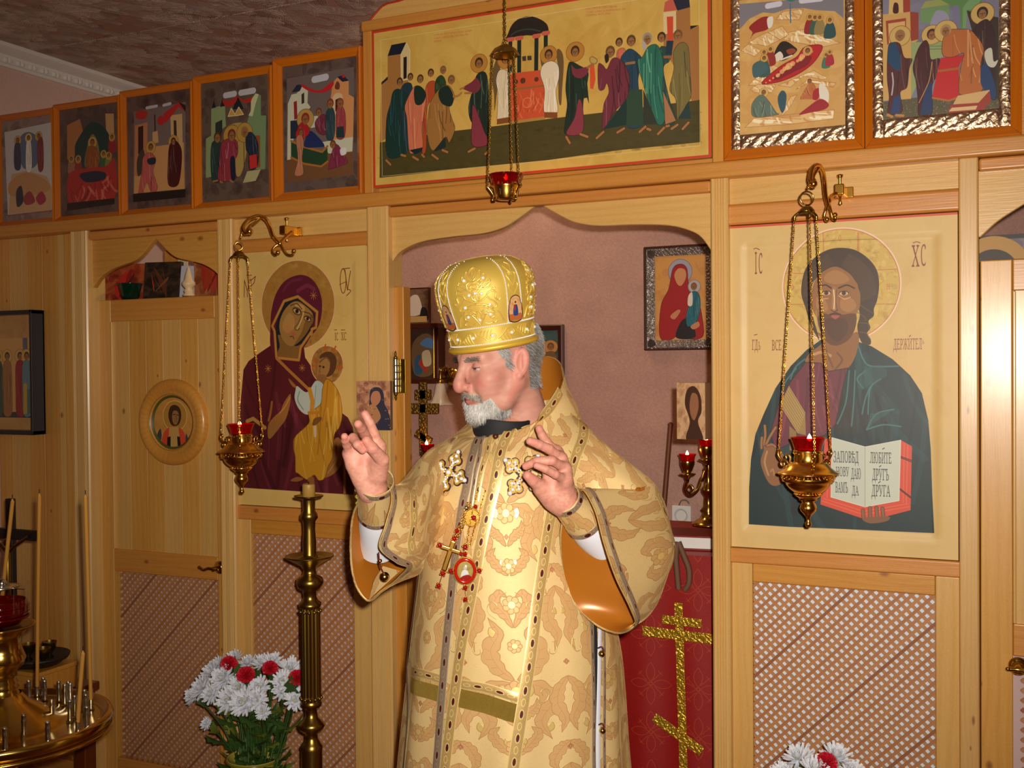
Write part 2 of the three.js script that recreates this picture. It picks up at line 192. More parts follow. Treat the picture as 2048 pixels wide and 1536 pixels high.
{ // veiled mother with child
  const W = 840, H = 1306, [cv, g] = canvas(W, H); ground(g, W, H, 'rgb(216,180,104)', 'rgba(188,146,70,A)', 12); icons.M = cv;
  const halo = (hl, seed, f) => { const R = circ(g, hl, f); g.save(); g.beginPath(); g.arc(hl[0], hl[1], R, 0, TAU); g.clip(); const r = rng(seed); for (let i = 0; i < 260; i++) { g.fillStyle = r() < 0.5 ? 'rgba(206,166,84,.16)' : 'rgba(110,70,24,.14)'; g.beginPath(); g.ellipse(hl[0] + (r() - 0.5) * 2 * R, hl[1] + (r() - 0.5) * 2 * R, 3 + r() * 24, 3 + r() * 12, r() * 3, 0, TAU); g.fill(); } g.restore(); g.beginPath(); g.arc(hl[0], hl[1], R, 0, TAU); g.strokeStyle = 'rgb(226,178,140)'; g.lineWidth = 4; g.stroke(); };
  halo([425,279,649,281], 3, 'rgb(166,118,48)');
  const body = [254,482,185,519,114,560,81,603,71,688,57,830,52,925,65,1091,71,1219,301,1222,525,1225,748,1227,758,1093,761,985,748,895,720,846,685,824,586,734,501,587,468,546,460,486];
  poly(g, body, 'rgb(84,22,30)'); clipFolds(g, body, 4, 'rgba(120,44,62,.4)', 'rgba(50,8,14,.4)', 34, 0.1, false);
  blob(g, [256,380,263,305,293,218,350,155,429,129,496,141,545,186,572,255,570,333,547,396,503,441,458,495,367,549,288,539,254,482], 'rgb(92,24,42)'); line(g, [428,209,484,184,528,204], 'rgba(140,60,90,.5)', 20); line(g, [338,206,384,161,451,150], 'rgba(130,50,78,.4)', 14);
  blob(g, [290,390,343,271,422,246,521,322,515,377,452,495,423,545,299,534], 'rgb(26,30,36)');
  blob(g, [307,427,312,483,302,539,423,550,447,481,402,485], 'rgb(128,92,42)');
  blob(g, [312,372,337,312,383,270,427,261,472,285,513,320,521,359,498,397,470,433,424,472,385,486,346,470,319,428], 'rgb(156,116,58)');
  blob(g, [470,367,515,331,521,363,498,397,470,433,424,472,402,480,448,417], 'rgba(96,64,26,.5)'); blob(g, [336,363,371,318,404,346,403,393,363,419,335,400], 'rgba(210,160,96,.35)'); blob(g, [405,268,461,284,466,311,427,301], 'rgba(226,180,120,.5)'); blob(g, [341,386,381,383,380,420,352,424], 'rgba(190,100,60,.3)');
  for (const e of [[421,312,438,317],[485,352,498,358]]) { const s = Math.hypot(e[2] - e[0], e[3] - e[1]); g.save(); g.translate(e[0], e[1]); g.rotate(0.42); g.fillStyle = 'rgba(84,54,24,.75)'; g.beginPath(); g.ellipse(0, -s * 0.1, s * 1.7, s * 1.1, 0, 0, TAU); g.fill(); g.fillStyle = 'rgb(188,156,104)'; g.beginPath(); g.ellipse(0, 0, s * 1.3, s * 0.6, 0, 0, TAU); g.fill(); g.fillStyle = 'rgb(40,24,14)'; g.beginPath(); g.arc(0, -1, s * 0.58, 0, TAU); g.fill(); g.strokeStyle = 'rgb(46,26,14)'; g.lineWidth = 3; g.beginPath(); g.ellipse(0, 0, s * 1.4, s * 0.7, 0, PI, TAU); g.stroke(); g.restore(); }
  line(g, [382,281,422,273,452,302], 'rgb(90,56,26)', 5); line(g, [466,316,499,326,516,345], 'rgb(90,56,26)', 5); line(g, [461,320,448,357,420,402], 'rgba(230,190,130,.8)', 6); line(g, [452,325,426,375,406,393,420,407,437,398], 'rgb(96,60,28)', 4); blob(g, [385,415,403,418,417,432,391,429], 'rgb(178,92,62)'); line(g, [377,438,394,438,400,450], 'rgb(96,52,26)', 5);
  line(g, [508,432,511,404,536,396,544,318,428,237,343,257,311,309,267,382,281,408,291,544,429,558,441,495,503,422], 'rgb(120,70,26)', 17, false); line(g, [508,432,511,404,536,396,544,318,428,237,343,257,311,309,267,382,281,408,291,544,429,558,441,495,503,422], 'rgb(180,126,56)', 13, false);
  line(g, [293,548,366,609,493,711], 'rgb(166,112,48)', 16, false);
  for (const s of [[523,235,544,235],[238,600,258,600],[449,598,468,599]]) for (let k = 0; k < 4; k++) { const a = k * PI / 4, R = Math.abs(s[2] - s[0]); line(g, [s[0] - R * Math.cos(a), s[1] - R * Math.sin(a), s[0] + R * Math.cos(a), s[1] + R * Math.sin(a)], 'rgb(186,124,58)', 2.4, false); }
  // hand of the mother
  blob(g, [230,941,237,885,278,842,312,818,330,781,364,737,377,734,372,781,346,855,305,902,247,959], 'rgb(150,100,46)'); line(g, [237,866,249,828,259,772], 'rgb(140,90,42)', 13); line(g, [306,828,341,795,370,748], 'rgba(206,156,86,.6)', 6); line(g, [100,872,139,858,213,904], 'rgb(176,126,56)', 20, false);
  blob(g, [643,952,670,951,691,1005,685,1069,635,1125,581,1149,573,1127,614,1062,610,1007], 'rgb(146,96,46)'); line(g, [659,979,652,1051,597,1126], 'rgba(206,156,86,.45)', 6); line(g, [696,1014,696,1222], 'rgb(168,116,50)', 15, false);
  // child
  halo([599,584,695,585], 7, 'rgb(158,106,44)'); for (const l of [[512,587,545,590],[648,593,691,598],[584,511,592,483],[638,516,652,493],[517,560,550,569]]) line(g, l, 'rgb(186,84,34)', 8);
  blob(g, [556,547,584,522,622,520,651,543,656,580,637,625,598,643,588,597], 'rgb(86,54,28)'); blob(g, [542,597,556,556,594,547,616,570,612,611,588,643,555,647,541,629], 'rgb(160,116,62)'); line(g, [556,570,594,547,616,566], 'rgb(120,78,40)', 8); for (const e of [[556,590,561,590],[578,595,584,595]]) circ(g, e, 'rgb(44,26,14)'); line(g, [566,588,552,615,561,620], 'rgb(104,66,32)', 3); blob(g, [544,627,558,625,560,633,547,634], 'rgb(176,88,60)');
  blob(g, [544,638,593,638,592,688,570,702,538,688], 'rgb(140,96,48)');
  blob(g, [418,690,477,720,533,663,581,693,564,770,514,821,469,833,425,804,401,753,407,711], 'rgb(176,190,182)'); line(g, [432,716,420,762,453,808], 'rgba(96,124,124,.7)', 6); line(g, [532,688,526,743,520,798], 'rgba(110,130,130,.6)', 5);
  const robe = [593,656,636,679,673,738,685,824,672,888,636,938,626,1043,598,1094,578,1149,542,1164,515,1138,470,1162,415,1132,401,1123,400,1049,390,998,401,947,485,877,489,826,558,780,570,707]; blob(g, robe, 'rgb(190,134,30)', 'rgb(120,74,16)', 3); clipFolds(g, robe, 3, 'rgba(226,184,84,.5)', 'rgba(140,88,14,.45)', 30, 0.1);
  line(g, [493,707,509,762,503,821], 'rgb(190,134,40)', 24, false); line(g, [486,824,558,823], 'rgb(176,122,34)', 14, false); blob(g, [507,885,519,853,557,844,563,857,529,885], 'rgb(120,78,36)'); line(g, [524,894,524,940], 'rgb(206,180,160)', 15); blob(g, [369,1171,409,1151,448,1159,414,1174], 'rgb(140,88,40)'); blob(g, [476,1158,509,1147,514,1188,486,1189], 'rgb(140,88,40)'); blob(g, [366,651,410,688,399,697,377,679], 'rgb(146,98,46)');
  const red = 'rgb(112,54,30)'; line(g, [91,227,94,140,111,197,135,137,136,226], red, 4, false); line(g, [111,197,112,228], red, 4, false); line(g, [138,142,165,124,155,157,139,170], red, 4, false); line(g, [108,115,139,117], red, 4, false);
  g.save(); const e = [700,170,718,171]; g.strokeStyle = red; g.lineWidth = 4; g.beginPath(); g.ellipse(e[0], e[1], 17, 60, 0, 0, TAU); g.stroke(); line(g, [679,187,721,173], red, 3, false); line(g, [712,116,725,216,744,122], red, 4, false); line(g, [725,211,744,221,720,243], red, 4); line(g, [695,110,740,108], red, 4); g.restore();
  word(g, 'ІС', [646,462,668,424], red); word(g, 'ХС', [684,462,716,423], red); line(g, [645,411,660,410], red, 3); line(g, [685,412,708,412], red, 3);
}
{ // wide icon: two rows approaching the altar
  const W = 1536, H = 698, [cv, g] = canvas(W, H); ground(g, W, H, 'rgb(214,176,88)', 'rgba(184,136,48,A)', 21, 420, 0.14); icons.K = cv;
  poly(g, [34,498,358,484,616,483,848,478].concat([1081,477,1493,471,1494,636,1158,636]).concat([846,649,450,650,31,656]), 'rgb(74,66,28)');
  { const r = rng(6); for (let i = 0; i < 300; i++) { const x = 40 + r() * 1450, y = 430 + r() * 220; g.fillStyle = r() < 0.5 ? 'rgba(96,80,34,.14)' : 'rgba(46,46,18,.16)'; g.beginPath(); g.ellipse(x, clamp(y, 520, 640), 6 + r() * 26, 3 + r() * 8, 0, 0, TAU); g.fill(); } }
  // buildings
  poly(g, [43,236,77,209,78,118,145,118,144,223,182,228,180,421,36,498], 'rgb(168,116,60)'); poly(g, [145,118,174,70,193,108,190,235,146,236], 'rgb(214,190,136)', 'rgb(235,220,180)', 2); poly(g, [78,118,98,72,174,70,145,118], 'rgb(20,26,44)'); poly(g, [159,135,176,133,174,227,158,231], 'rgb(34,24,20)'); poly(g, [43,233,77,209,77,222,44,242], 'rgb(30,26,22)');
  poly(g, [1348,109,1399,113,1455,97,1456,192,1491,183,1493,471,1460,472,1396,339,1347,253], 'rgb(166,112,58)'); poly(g, [1347,109,1399,112,1399,196,1347,197], 'rgb(220,196,146)'); poly(g, [1361,129,1387,131,1386,226,1364,224], 'rgb(206,72,40)'); poly(g, [1456,178,1491,181,1456,192], 'rgb(30,26,22)'); poly(g, [1348,108,1354,70,1385,59,1404,109], 'rgb(196,92,74)'); poly(g, [1385,59,1451,61,1455,105,1404,111], 'rgb(30,34,54)');
  // canopy and altar
  blob(g, [664,124,671,96,690,64,722,46,766,42,810,57,847,86,853,121,822,111,784,123,728,115], 'rgb(38,30,24)'); poly(g, [714,119,714,47,784,45,834,81,852,121,793,119,742,119], 'rgb(38,30,24)'); line(g, [683,109,715,96,766,95,816,110], 'rgba(60,80,66,.7)', 6);
  for (const p of [[680,126,676,258],[721,126,719,269],[800,128,797,273],[842,122,840,267]]) { line(g, p, 'rgb(26,40,34)', 18, false); line(g, [p[0] - 11, p[1], p[0] + 11, p[1]], 'rgb(206,96,76)', 18, false); }
  poly(g, [675,276,695,269,833,272,837,466,677,472], 'rgb(206,84,46)'); poly(g, [677,469,837,466,837,477,677,481], 'rgb(176,132,62)'); line(g, [678,338,838,338], 'rgb(150,100,50)', 8, false); clipFolds(g, [678,345,838,344,837,460,677,466], 5, 'rgba(236,140,96,.5)', 'rgba(160,50,24,.4)', 22, 0, false); circ(g, [755,400,775,402], null, 'rgba(232,150,104,.8)', 3);
  for (const x of [[736,306,726,299],[798,308,790,302],[704,307,696,301]]) circ(g, x, 'rgba(70,40,24,.8)'); poly(g, [733,205,751,204,752,225,735,224], 'rgb(70,56,40)'); poly(g, [757,205,776,207,777,225,758,224], 'rgb(70,56,40)');
  const gold = 'rgb(186,130,50)', br = 'rgb(64,40,24)', wing = 'rgb(110,84,48)';
  // angels
  blob(g, [619,193,631,247,614,349,603,418,601,348,592,266], wing); saint(g, [624,252,650,249,675,276,668,356,670,466,642,469,615,466,620,350,611,291], 'rgb(222,206,172)', [656,207], 19, br, gold, 3, 'rgba(255,255,240,.7)', 'rgba(150,120,84,.4)'); poly(g, [615,454,671,451,672,475,613,477], 'rgb(130,74,34)');
  blob(g, [895,194,915,213,921,264,913,363,908,425,897,403,896,277,890,227], wing); blob(g, [817,221,833,228,835,257,823,260], wing); saint(g, [828,252,865,240,896,261,900,311,886,368,891,457,833,451,834,354,816,289], 'rgb(228,214,186)', [854,214], 19, br, gold, 4, 'rgba(255,255,246,.8)', 'rgba(150,120,84,.4)'); poly(g, [833,448,891,455,891,480,832,471], 'rgb(130,74,34)');
  // left group, back to front
  saint(g, [150,261,196,254,202,315,180,421,178,542,143,539,132,355], 'rgb(28,56,70)', [193,226], 15, br, null, 11);
  saint(g, [272,275,306,255,333,282,319,328,277,371,269,544,248,554,257,369], 'rgb(178,74,36)', [296,221], 16, br, null, 12);
  saint(g, [320,256,347,236,368,262,367,310,319,316], 'rgb(40,66,34)', [357,216], 16, 'rgb(120,96,50)', null, 13);
  saint(g, [104,280,133,271,174,300,167,347,145,393,153,479,157,558,72,563,67,410,90,327], 'rgb(18,54,50)', [139,241], 16, br, null, 14, 'rgba(60,110,130,.5)'); foot(g, [65,580,86,601]); foot(g, [143,563,163,570]);
  saint(g, [188,301,216,268,258,285,271,323,264,370,249,452,251,543,206,563,182,542,173,408,163,353], 'rgb(206,116,82)', [243,241], 17, 'rgb(80,52,30)', null, 15, 'rgba(250,190,160,.55)', 'rgba(150,60,44,.4)'); blob(g, [213,274,244,272,271,311,250,350,216,343], 'rgb(24,44,36)'); foot(g, [202,577,227,592]); foot(g, [248,572,258,582]); poly(g, [185,546,251,540,248,557,213,568], 'rgb(22,40,40)');
  saint(g, [298,338,346,289,387,288,413,339,386,377,399,432,412,475,384,531,364,506,303,559,276,491,280,402], 'rgb(160,112,54)', [397,263], 18, 'rgb(112,86,50)', null, 16, 'rgba(206,164,100,.5)', 'rgba(84,52,20,.5)'); blob(g, [340,295,380,287,407,338,393,375,352,361,333,324], 'rgb(22,44,36)'); line(g, [407,335,427,335,445,324], 'rgb(170,118,66)', 9); poly(g, [306,560,364,506,367,550,316,564], 'rgb(26,44,42)'); foot(g, [299,577,326,597]); foot(g, [350,561,374,572]);
  // two central figures
  saint(g, [520,257,560,250,575,310,574,438,576,532,544,494,492,453,479,393,493,336], 'rgb(26,44,36)', [531,208], 20, br, gold, 17, 'rgba(140,160,140,.45)'); blob(g, [520,269,539,306,513,332,467,315,454,302,494,283], 'rgb(120,46,60)'); blob(g, [499,383,519,409,551,494,573,555,497,554,495,454], 'rgb(132,52,66)', 'rgb(60,20,28)', 2); line(g, [463,327,493,330], 'rgb(166,114,62)', 9); line(g, [457,302,440,307], 'rgb(166,114,62)', 8); foot(g, [477,580,507,569]); foot(g, [557,597,576,584]);
  saint(g, [941,266,959,256,986,272,1026,302,1025,343,1007,415,1002,497,993,546,925,548,926,490,935,428,929,357], 'rgb(24,46,34)', [972,216], 20, br, gold, 18, 'rgba(110,140,110,.4)'); blob(g, [955,268,977,287,1026,285,1025,310,994,327,963,311], 'rgb(124,48,64)'); blob(g, [985,413,1002,440,1001,547,930,548,966,485], 'rgb(136,56,70)', 'rgb(60,20,28)', 2); poly(g, [1021,318,1029,409,1031,436,1022,409,1009,411], 'rgb(24,46,34)'); blob(g, [1035,253,1048,246,1068,262,1061,275,1043,273], 'rgb(190,160,90)', 'rgb(90,60,30)', 2); poly(g, [1035,282,1054,276,1060,339,1049,379,1036,373], 'rgb(214,82,44)'); line(g, [1026,287,1048,276], 'rgb(160,108,60)', 10); foot(g, [930,561,945,587]); foot(g, [992,555,1023,569]);
  // right group, back to front
  saint(g, [1155,236,1178,227,1189,244,1170,270,1152,268], 'rgb(206,104,76)', [1162,204], 16, br, null, 21);
  saint(g, [1330,259,1355,246,1380,265,1371,304,1346,333,1370,456,1395,538,1353,550,1338,412], 'rgb(34,70,66)', [1339,208], 18, br, null, 22); poly(g, [1340,412,1395,542,1353,552,1345,493], 'rgb(170,116,76)'); poly(g, [1360,223,1388,227,1380,277,1355,278], 'rgb(26,50,66)');
  saint(g, [1388,270,1417,238,1446,258,1453,346,1457,449,1436,487,1403,539,1395,458,1371,416,1388,338], 'rgb(122,108,58)', [1406,209], 19, 'rgb(112,80,44)', null, 23, 'rgba(186,176,120,.55)'); poly(g, [1403,535,1448,472,1456,541], 'rgb(30,58,56)'); line(g, [1351,286,1376,289], 'rgb(150,96,54)', 11); foot(g, [1378,572,1401,559]); foot(g, [1423,577,1446,555]); foot(g, [1322,587,1347,565]); foot(g, [1357,560,1366,559]);
  saint(g, [1183,248,1208,235,1238,255,1259,290,1241,360,1249,442,1261,541,1193,544,1198,437,1203,356,1169,279], 'rgb(32,66,88)', [1213,205], 20, 'rgb(92,60,34)', null, 24, 'rgba(90,130,120,.4)'); poly(g, [1196,396,1258,403,1261,543,1189,545], 'rgb(42,70,52)'); line(g, [1193,292,1225,292], 'rgb(158,106,60)', 11);
  saint(g, [1259,274,1284,237,1318,233,1339,272,1346,333,1342,412,1349,533,1320,547,1287,467,1262,383,1238,291], 'rgb(36,108,90)', [1280,206], 21, 'rgb(150,146,140)', null, 25, 'rgba(150,210,180,.6)', 'rgba(10,44,40,.5)'); blob(g, [1260,209,1272,219,1278,236,1265,248,1258,229], 'rgb(176,170,160)'); poly(g, [1262,403,1320,547,1263,544], 'rgb(44,52,40)'); foot(g, [1246,571,1270,553]); foot(g, [1278,562,1290,568]);
  saint(g, [1109,304,1131,266,1161,269,1195,314,1206,373,1190,436,1142,479,1094,544,1087,527,1095,445,1117,399,1108,361,1095,384,1073,377,1072,283,1091,285], 'rgb(114,44,60)', [1124,238], 21, 'rgb(104,70,40)', null, 26, 'rgba(170,110,130,.5)'); blob(g, [1100,249,1114,243,1118,268,1105,279], 'rgb(40,26,18)'); poly(g, [1094,546,1194,428,1191,537], 'rgb(22,52,46)'); foot(g, [1063,578,1092,556]); foot(g, [1152,564,1180,551]);
  const tr = 'rgba(196,104,60,.75)'; for (const [a, n] of [[[315,62,503,67], 26],[[315,76,483,81], 23],[[315,89,352,90], 5],[[1021,52,1154,61], 26],[[1023,66,1195,77], 26],[[1023,79,1132,85], 15]]) { const r = rng(n + a[0]); for (let i = 0; i < n; i++) { const t = i / n, x = lerp(a[0], a[2], t), y = lerp(a[1], a[3], t); line(g, [x, y, x + 2 * (r() - 0.5), y - 8], tr, 1.8, false); if (r() < 0.6) line(g, [x, y - 8 * r(), x + 6, y - 8 * r()], tr, 1.6, false); } }
  g.strokeStyle = 'rgb(200,60,30)'; g.lineWidth = 14; g.strokeRect(3, 3, W - 6, H - 6); g.strokeStyle = 'rgba(226,206,150,.8)'; g.lineWidth = 2; g.strokeRect(44, 44, W - 88, H - 92);
}
// small festival icons
const smallG = (W, H, base, seed) => { const [cv, g] = canvas(W, H); ground(g, W, H, base, 'rgba(40,26,26,A)', seed, 160, 0.25); const r = rng(seed); for (let i = 0; i < 900; i++) { g.fillStyle = `rgba(190,170,160,${0.12 * r()})`; g.fillRect(r() * W, r() * H, 2 + r() * 5, 1 + r() * 3); } return [cv, g]; };
{ const [cv, g] = smallG(320, 462, 'rgb(150,128,118)', 31); icons.F1 = cv; poly(g, [21,51,323,36,309,425,34,429], 'rgb(202,198,196)'); blob(g, [111,136,128,77,181,67,228,102,231,193,199,228,135,222], 'rgb(90,112,146)'); poly(g, [60,247,156,239,281,273,311,328,304,425,40,426], 'rgb(206,164,120)'); blob(g, [48,284,156,247,281,295,280,340,68,347], 'rgb(196,146,96)'); saint(g, [159,110,186,113,188,235,154,232], 'rgb(236,230,214)', [172,93], 11, 'rgb(80,50,30)', 'rgb(220,190,110)', 1); saint(g, [84,119,117,114,120,221,82,218], 'rgb(48,62,90)', [104,97], 11, 'rgb(80,60,40)', 'rgb(200,160,90)', 2); saint(g, [227,117,259,105,261,233,230,238], 'rgb(130,48,56)', [235,91], 11, 'rgb(80,60,40)', 'rgb(200,160,90)', 3); blob(g, [132,360,175,332,206,380,153,392], 'rgb(160,60,70)'); blob(g, [212,365,249,338,274,378,237,398], 'rgb(170,52,72)'); blob(g, [90,326,123,305,132,375,94,395], 'rgb(40,52,66)'); line(g, [34,433,314,429], 'rgb(150,84,60)', 4); }
{ const [cv, g] = smallG(340, 469, 'rgb(104,82,74)', 32); icons.F2 = cv; poly(g, [47,49,325,42,313,422,33,442], 'rgb(84,70,66)'); poly(g, [46,71,121,50,140,110,118,203,43,218], 'rgb(180,116,72)'); poly(g, [268,43,316,48,318,199,275,195], 'rgb(196,150,100)'); blob(g, [89,178,120,123,190,71,267,108,304,184,273,253,117,254], 'rgb(26,62,58)'); blob(g, [147,257,163,171,194,123,227,176,225,263], 'rgb(120,124,74)'); saint(g, [163,185,197,174,226,205,220,270,156,265], 'rgb(150,80,40)', [192,160], 13, 'rgb(70,44,26)', 'rgb(196,150,70)', 4); for (const q of [[[68,220], 'rgb(160,110,80)'], [[108,224], 'rgb(150,60,50)'], [[255,215], 'rgb(60,100,60)'], [[284,225], 'rgb(130,120,70)'], [[304,148], 'rgb(150,40,46)']]) { blob(g, [q[0][0] - 20, q[0][1] + 60, q[0][0] - 15, q[0][1] + 8, q[0][0] + 15, q[0][1] + 8, q[0][0] + 20, q[0][1] + 60], q[1]); saint(g, null, '', q[0], 9, 'rgb(80,50,30)', 'rgb(186,140,70)'); } blob(g, [47,292,117,269,264,267,317,242,314,408,173,412,54,418], 'rgb(176,50,48)'); clipFolds(g, [46,307,116,327,311,314,314,408,173,412,54,418], 4, 'rgba(226,130,110,.6)', 'rgba(110,20,24,.4)', 30, 0); blob(g, [116,291,195,283,263,296,253,324,155,327], 'rgb(34,44,66)'); poly(g, [39,410,314,408,313,433,38,443], 'rgb(36,30,28)'); }
{ const [cv, g] = smallG(360, 498, 'rgb(104,80,72)', 33); icons.F3 = cv; poly(g, [43,68,332,56,325,459,31,463], 'rgb(122,104,100)'); poly(g, [45,231,320,228,321,445,36,430], 'rgb(206,152,96)'); poly(g, [47,128,119,120,117,238,100,354,42,349], 'rgb(190,124,84)'); poly(g, [66,137,95,133,93,250,64,255], 'rgb(60,30,26)'); poly(g, [248,105,313,104,314,328,253,330], 'rgb(206,168,116)'); poly(g, [266,128,280,130,283,224,266,223], 'rgb(60,44,36)'); blob(g, [52,77,77,64,120,76,105,104,62,100], 'rgb(176,48,40)'); poly(g, [210,93,295,52,332,70,332,99,295,73,219,138], 'rgb(190,40,38)'); poly(g, [295,52,332,70,332,99], 'rgb(30,32,44)'); poly(g, [147,167,176,163,180,214,146,218], 'rgb(210,160,110)'); line(g, [162,161,161,95], 'rgb(70,34,30)', 7, false); circ(g, [196,121,217,123], 'rgb(186,40,40)'); blob(g, [58,277,93,236,101,310,62,351], 'rgb(70,60,50)'); saint(g, [92,272,131,254,164,286,149,336,171,411,138,431,110,384,79,449,60,440,81,338], 'rgb(192,90,84)', [136,232], 14, 'rgb(80,50,30)', 'rgb(198,150,76)', 5); blob(g, [116,282,159,278,159,304,125,305], 'rgb(34,44,60)'); saint(g, [241,235,274,216,306,255,305,328,285,406,233,402,230,321], 'rgb(74,22,26)', [263,219], 14, 'rgb(60,24,24)', 'rgb(198,150,76)', 6); poly(g, [31,426,326,427,325,463,31,463], 'rgb(34,28,26)'); for (const a of [[116,58,173,56],[211,57,249,54]]) line(g, a, 'rgb(196,186,190)', 13, false); }
{ const [cv, g] = smallG(420, 604, 'rgb(102,84,72)', 34); icons.F4 = cv; poly(g, [29,280,62,267,65,135,91,128,125,126,151,124,156,229,123,247,83,264,66,474,25,476], 'rgb(142,158,110)'); poly(g, [287,222,314,152,314,110,340,88,372,101,370,199,402,203,392,464,296,456], 'rgb(122,148,104)'); poly(g, [294,191,319,199,339,139,359,95,340,88,311,120,310,172], 'rgb(206,206,160)'); for (const p of [[68,130,82,95,95,131],[121,131,135,90,151,129],[200,150,227,85,268,157]]) poly(g, p, 'rgb(28,32,44)'); poly(g, [170,183,190,144,213,177,236,143,265,183,222,184], 'rgb(200,160,80)', 'rgb(236,214,160)', 4); blob(g, [138,96,178,106,227,88,217,120,177,134,148,123], 'rgb(180,44,38)'); blob(g, [230,88,269,111,314,103,308,125,269,126], 'rgb(184,46,38)'); for (const a of [[155,77,211,75],[250,75,328,73]]) line(g, a, 'rgb(196,192,200)', 30, false); poly(g, [90,207,133,195,133,248,122,278,89,280], 'rgb(40,52,48)'); blob(g, [156,250,196,223,254,223,299,244,292,326,250,468,211,475,167,366], 'rgb(176,150,84)'); for (const x of [350, 412]) line(g, [[209,229][0] + (x - 350) * 0.9, [209,229][1], [209,229][0] + (x - 350) * 0.9, [231,466][1]], 'rgb(90,60,36)', 4, false); poly(g, [292,290,363,296,363,451,296,456], 'rgb(150,84,40)'); saint(g, [62,320,102,297,128,326,133,405,125,489,65,489], 'rgb(34,62,60)', [102,282], 24, 'rgb(84,52,34)', null, 7); saint(g, [121,320,168,293,220,309,226,372,199,422,211,496,105,493,113,404], 'rgb(150,52,66)', [191,280], 26, 'rgb(120,50,44)', 'rgb(186,146,66)', 8, 'rgba(220,180,200,.5)'); blob(g, [180,394,206,391,211,491,185,494], 'rgb(26,32,56)'); saint(g, [279,288,312,276,346,321,355,389,341,450,296,456,294,383,278,356], 'rgb(28,46,64)', [270,272], 24, 'rgb(150,116,70)', 'rgb(186,146,66)', 9); poly(g, [297,389,342,385,344,450,299,456], 'rgb(196,50,44)'); poly(g, [256,520,283,465,366,462,334,516], 'rgb(180,176,124)'); for (const f of [[72,498,99,495],[115,501,128,508],[178,501,194,510]]) line(g, f, 'rgb(170,110,60)', 9); }
{ const [cv, g] = smallG(420, 600, 'rgb(102,84,76)', 35); icons.F5 = cv; poly(g, [26,59,401,50,389,543,19,547], 'rgb(112,98,94)'); poly(g, [20,442,390,427,389,543,19,547], 'rgb(120,80,48)'); poly(g, [30,179,52,137,82,135,119,97,146,127,142,186,159,208,141,226,140,275,74,278,42,442,23,443], 'rgb(206,206,180)'); poly(g, [52,127,83,95,119,97,98,127], 'rgb(34,44,66)'); poly(g, [109,143,124,135,124,184,109,188], 'rgb(50,44,40)'); poly(g, [64,173,82,170,84,254,66,257], 'rgb(150,40,40)'); poly(g, [284,109,311,86,371,110,371,173,399,190,391,388,281,377,272,176], 'rgb(214,148,94)'); poly(g, [308,85,343,80,371,110,337,111], 'rgb(40,34,60)'); circ(g, [343,86,351,87], 'rgb(196,36,40)'); blob(g, [296,125,308,105,322,119,319,142,299,140], 'rgb(110,60,44)'); blob(g, [278,191,301,160,336,174,329,246,283,251], 'rgb(220,190,150)'); poly(g, [298,189,324,182,323,245,297,242], 'rgb(56,30,24)'); blob(g, [107,103,119,97,155,119,214,135,279,104,290,115,266,141,214,147,154,133], 'rgb(196,36,40)'); line(g, [182,82,247,78], 'rgb(196,196,206)', 32, false); poly(g, [44,260,99,261,103,346,43,345], 'rgb(32,48,66)'); poly(g, [159,252,200,252,211,302,158,306], 'rgb(206,206,190)'); poly(g, [222,377,391,369,387,436,257,434], 'rgb(206,206,180)'); poly(g, [46,355,103,385,221,426,251,404,250,473,215,489,120,466,45,430], 'rgb(34,68,44)'); line(g, [46,355,109,386,221,423,251,399], 'rgb(176,110,50)', 10, false); line(g, [45,432,120,469,215,490,250,470], 'rgb(176,110,50)', 9, false); blob(g, [121,387,146,325,175,328,234,393,192,399], 'rgb(30,46,96)'); saint(g, [74,318,104,276,140,290,152,326,115,352,79,348], 'rgb(180,36,42)', [129,261], 24, 'rgb(150,40,44)', 'rgb(186,150,80)', 10); saint(g, [76,348,104,331,118,372,108,445,113,515,65,516,84,443], 'rgb(190,124,92)', [104,321], 14, 'rgb(110,60,40)', null, 11); saint(g, [200,261,236,250,253,296,240,344,199,330,182,289], 'rgb(120,44,66)', [205,238], 18, 'rgb(120,60,40)', null, 12); saint(g, [248,237,277,221,294,262,287,363,249,365,241,285], 'rgb(44,70,80)', [269,205], 20, 'rgb(140,50,44)', null, 13); saint(g, [306,224,335,222,352,273,345,364,304,365,300,282], 'rgb(160,60,66)', [324,209], 20, 'rgb(140,70,50)', null, 14); poly(g, [305,316,340,315,345,367,299,364], 'rgb(34,56,60)'); saint(g, [286,402,310,400,338,441,361,482,332,494,262,508,256,493], 'rgb(132,44,74)', [281,395], 17, 'rgb(110,56,40)', null, 15); blob(g, [321,420,350,416,353,443,326,448], 'rgb(226,222,220)'); }
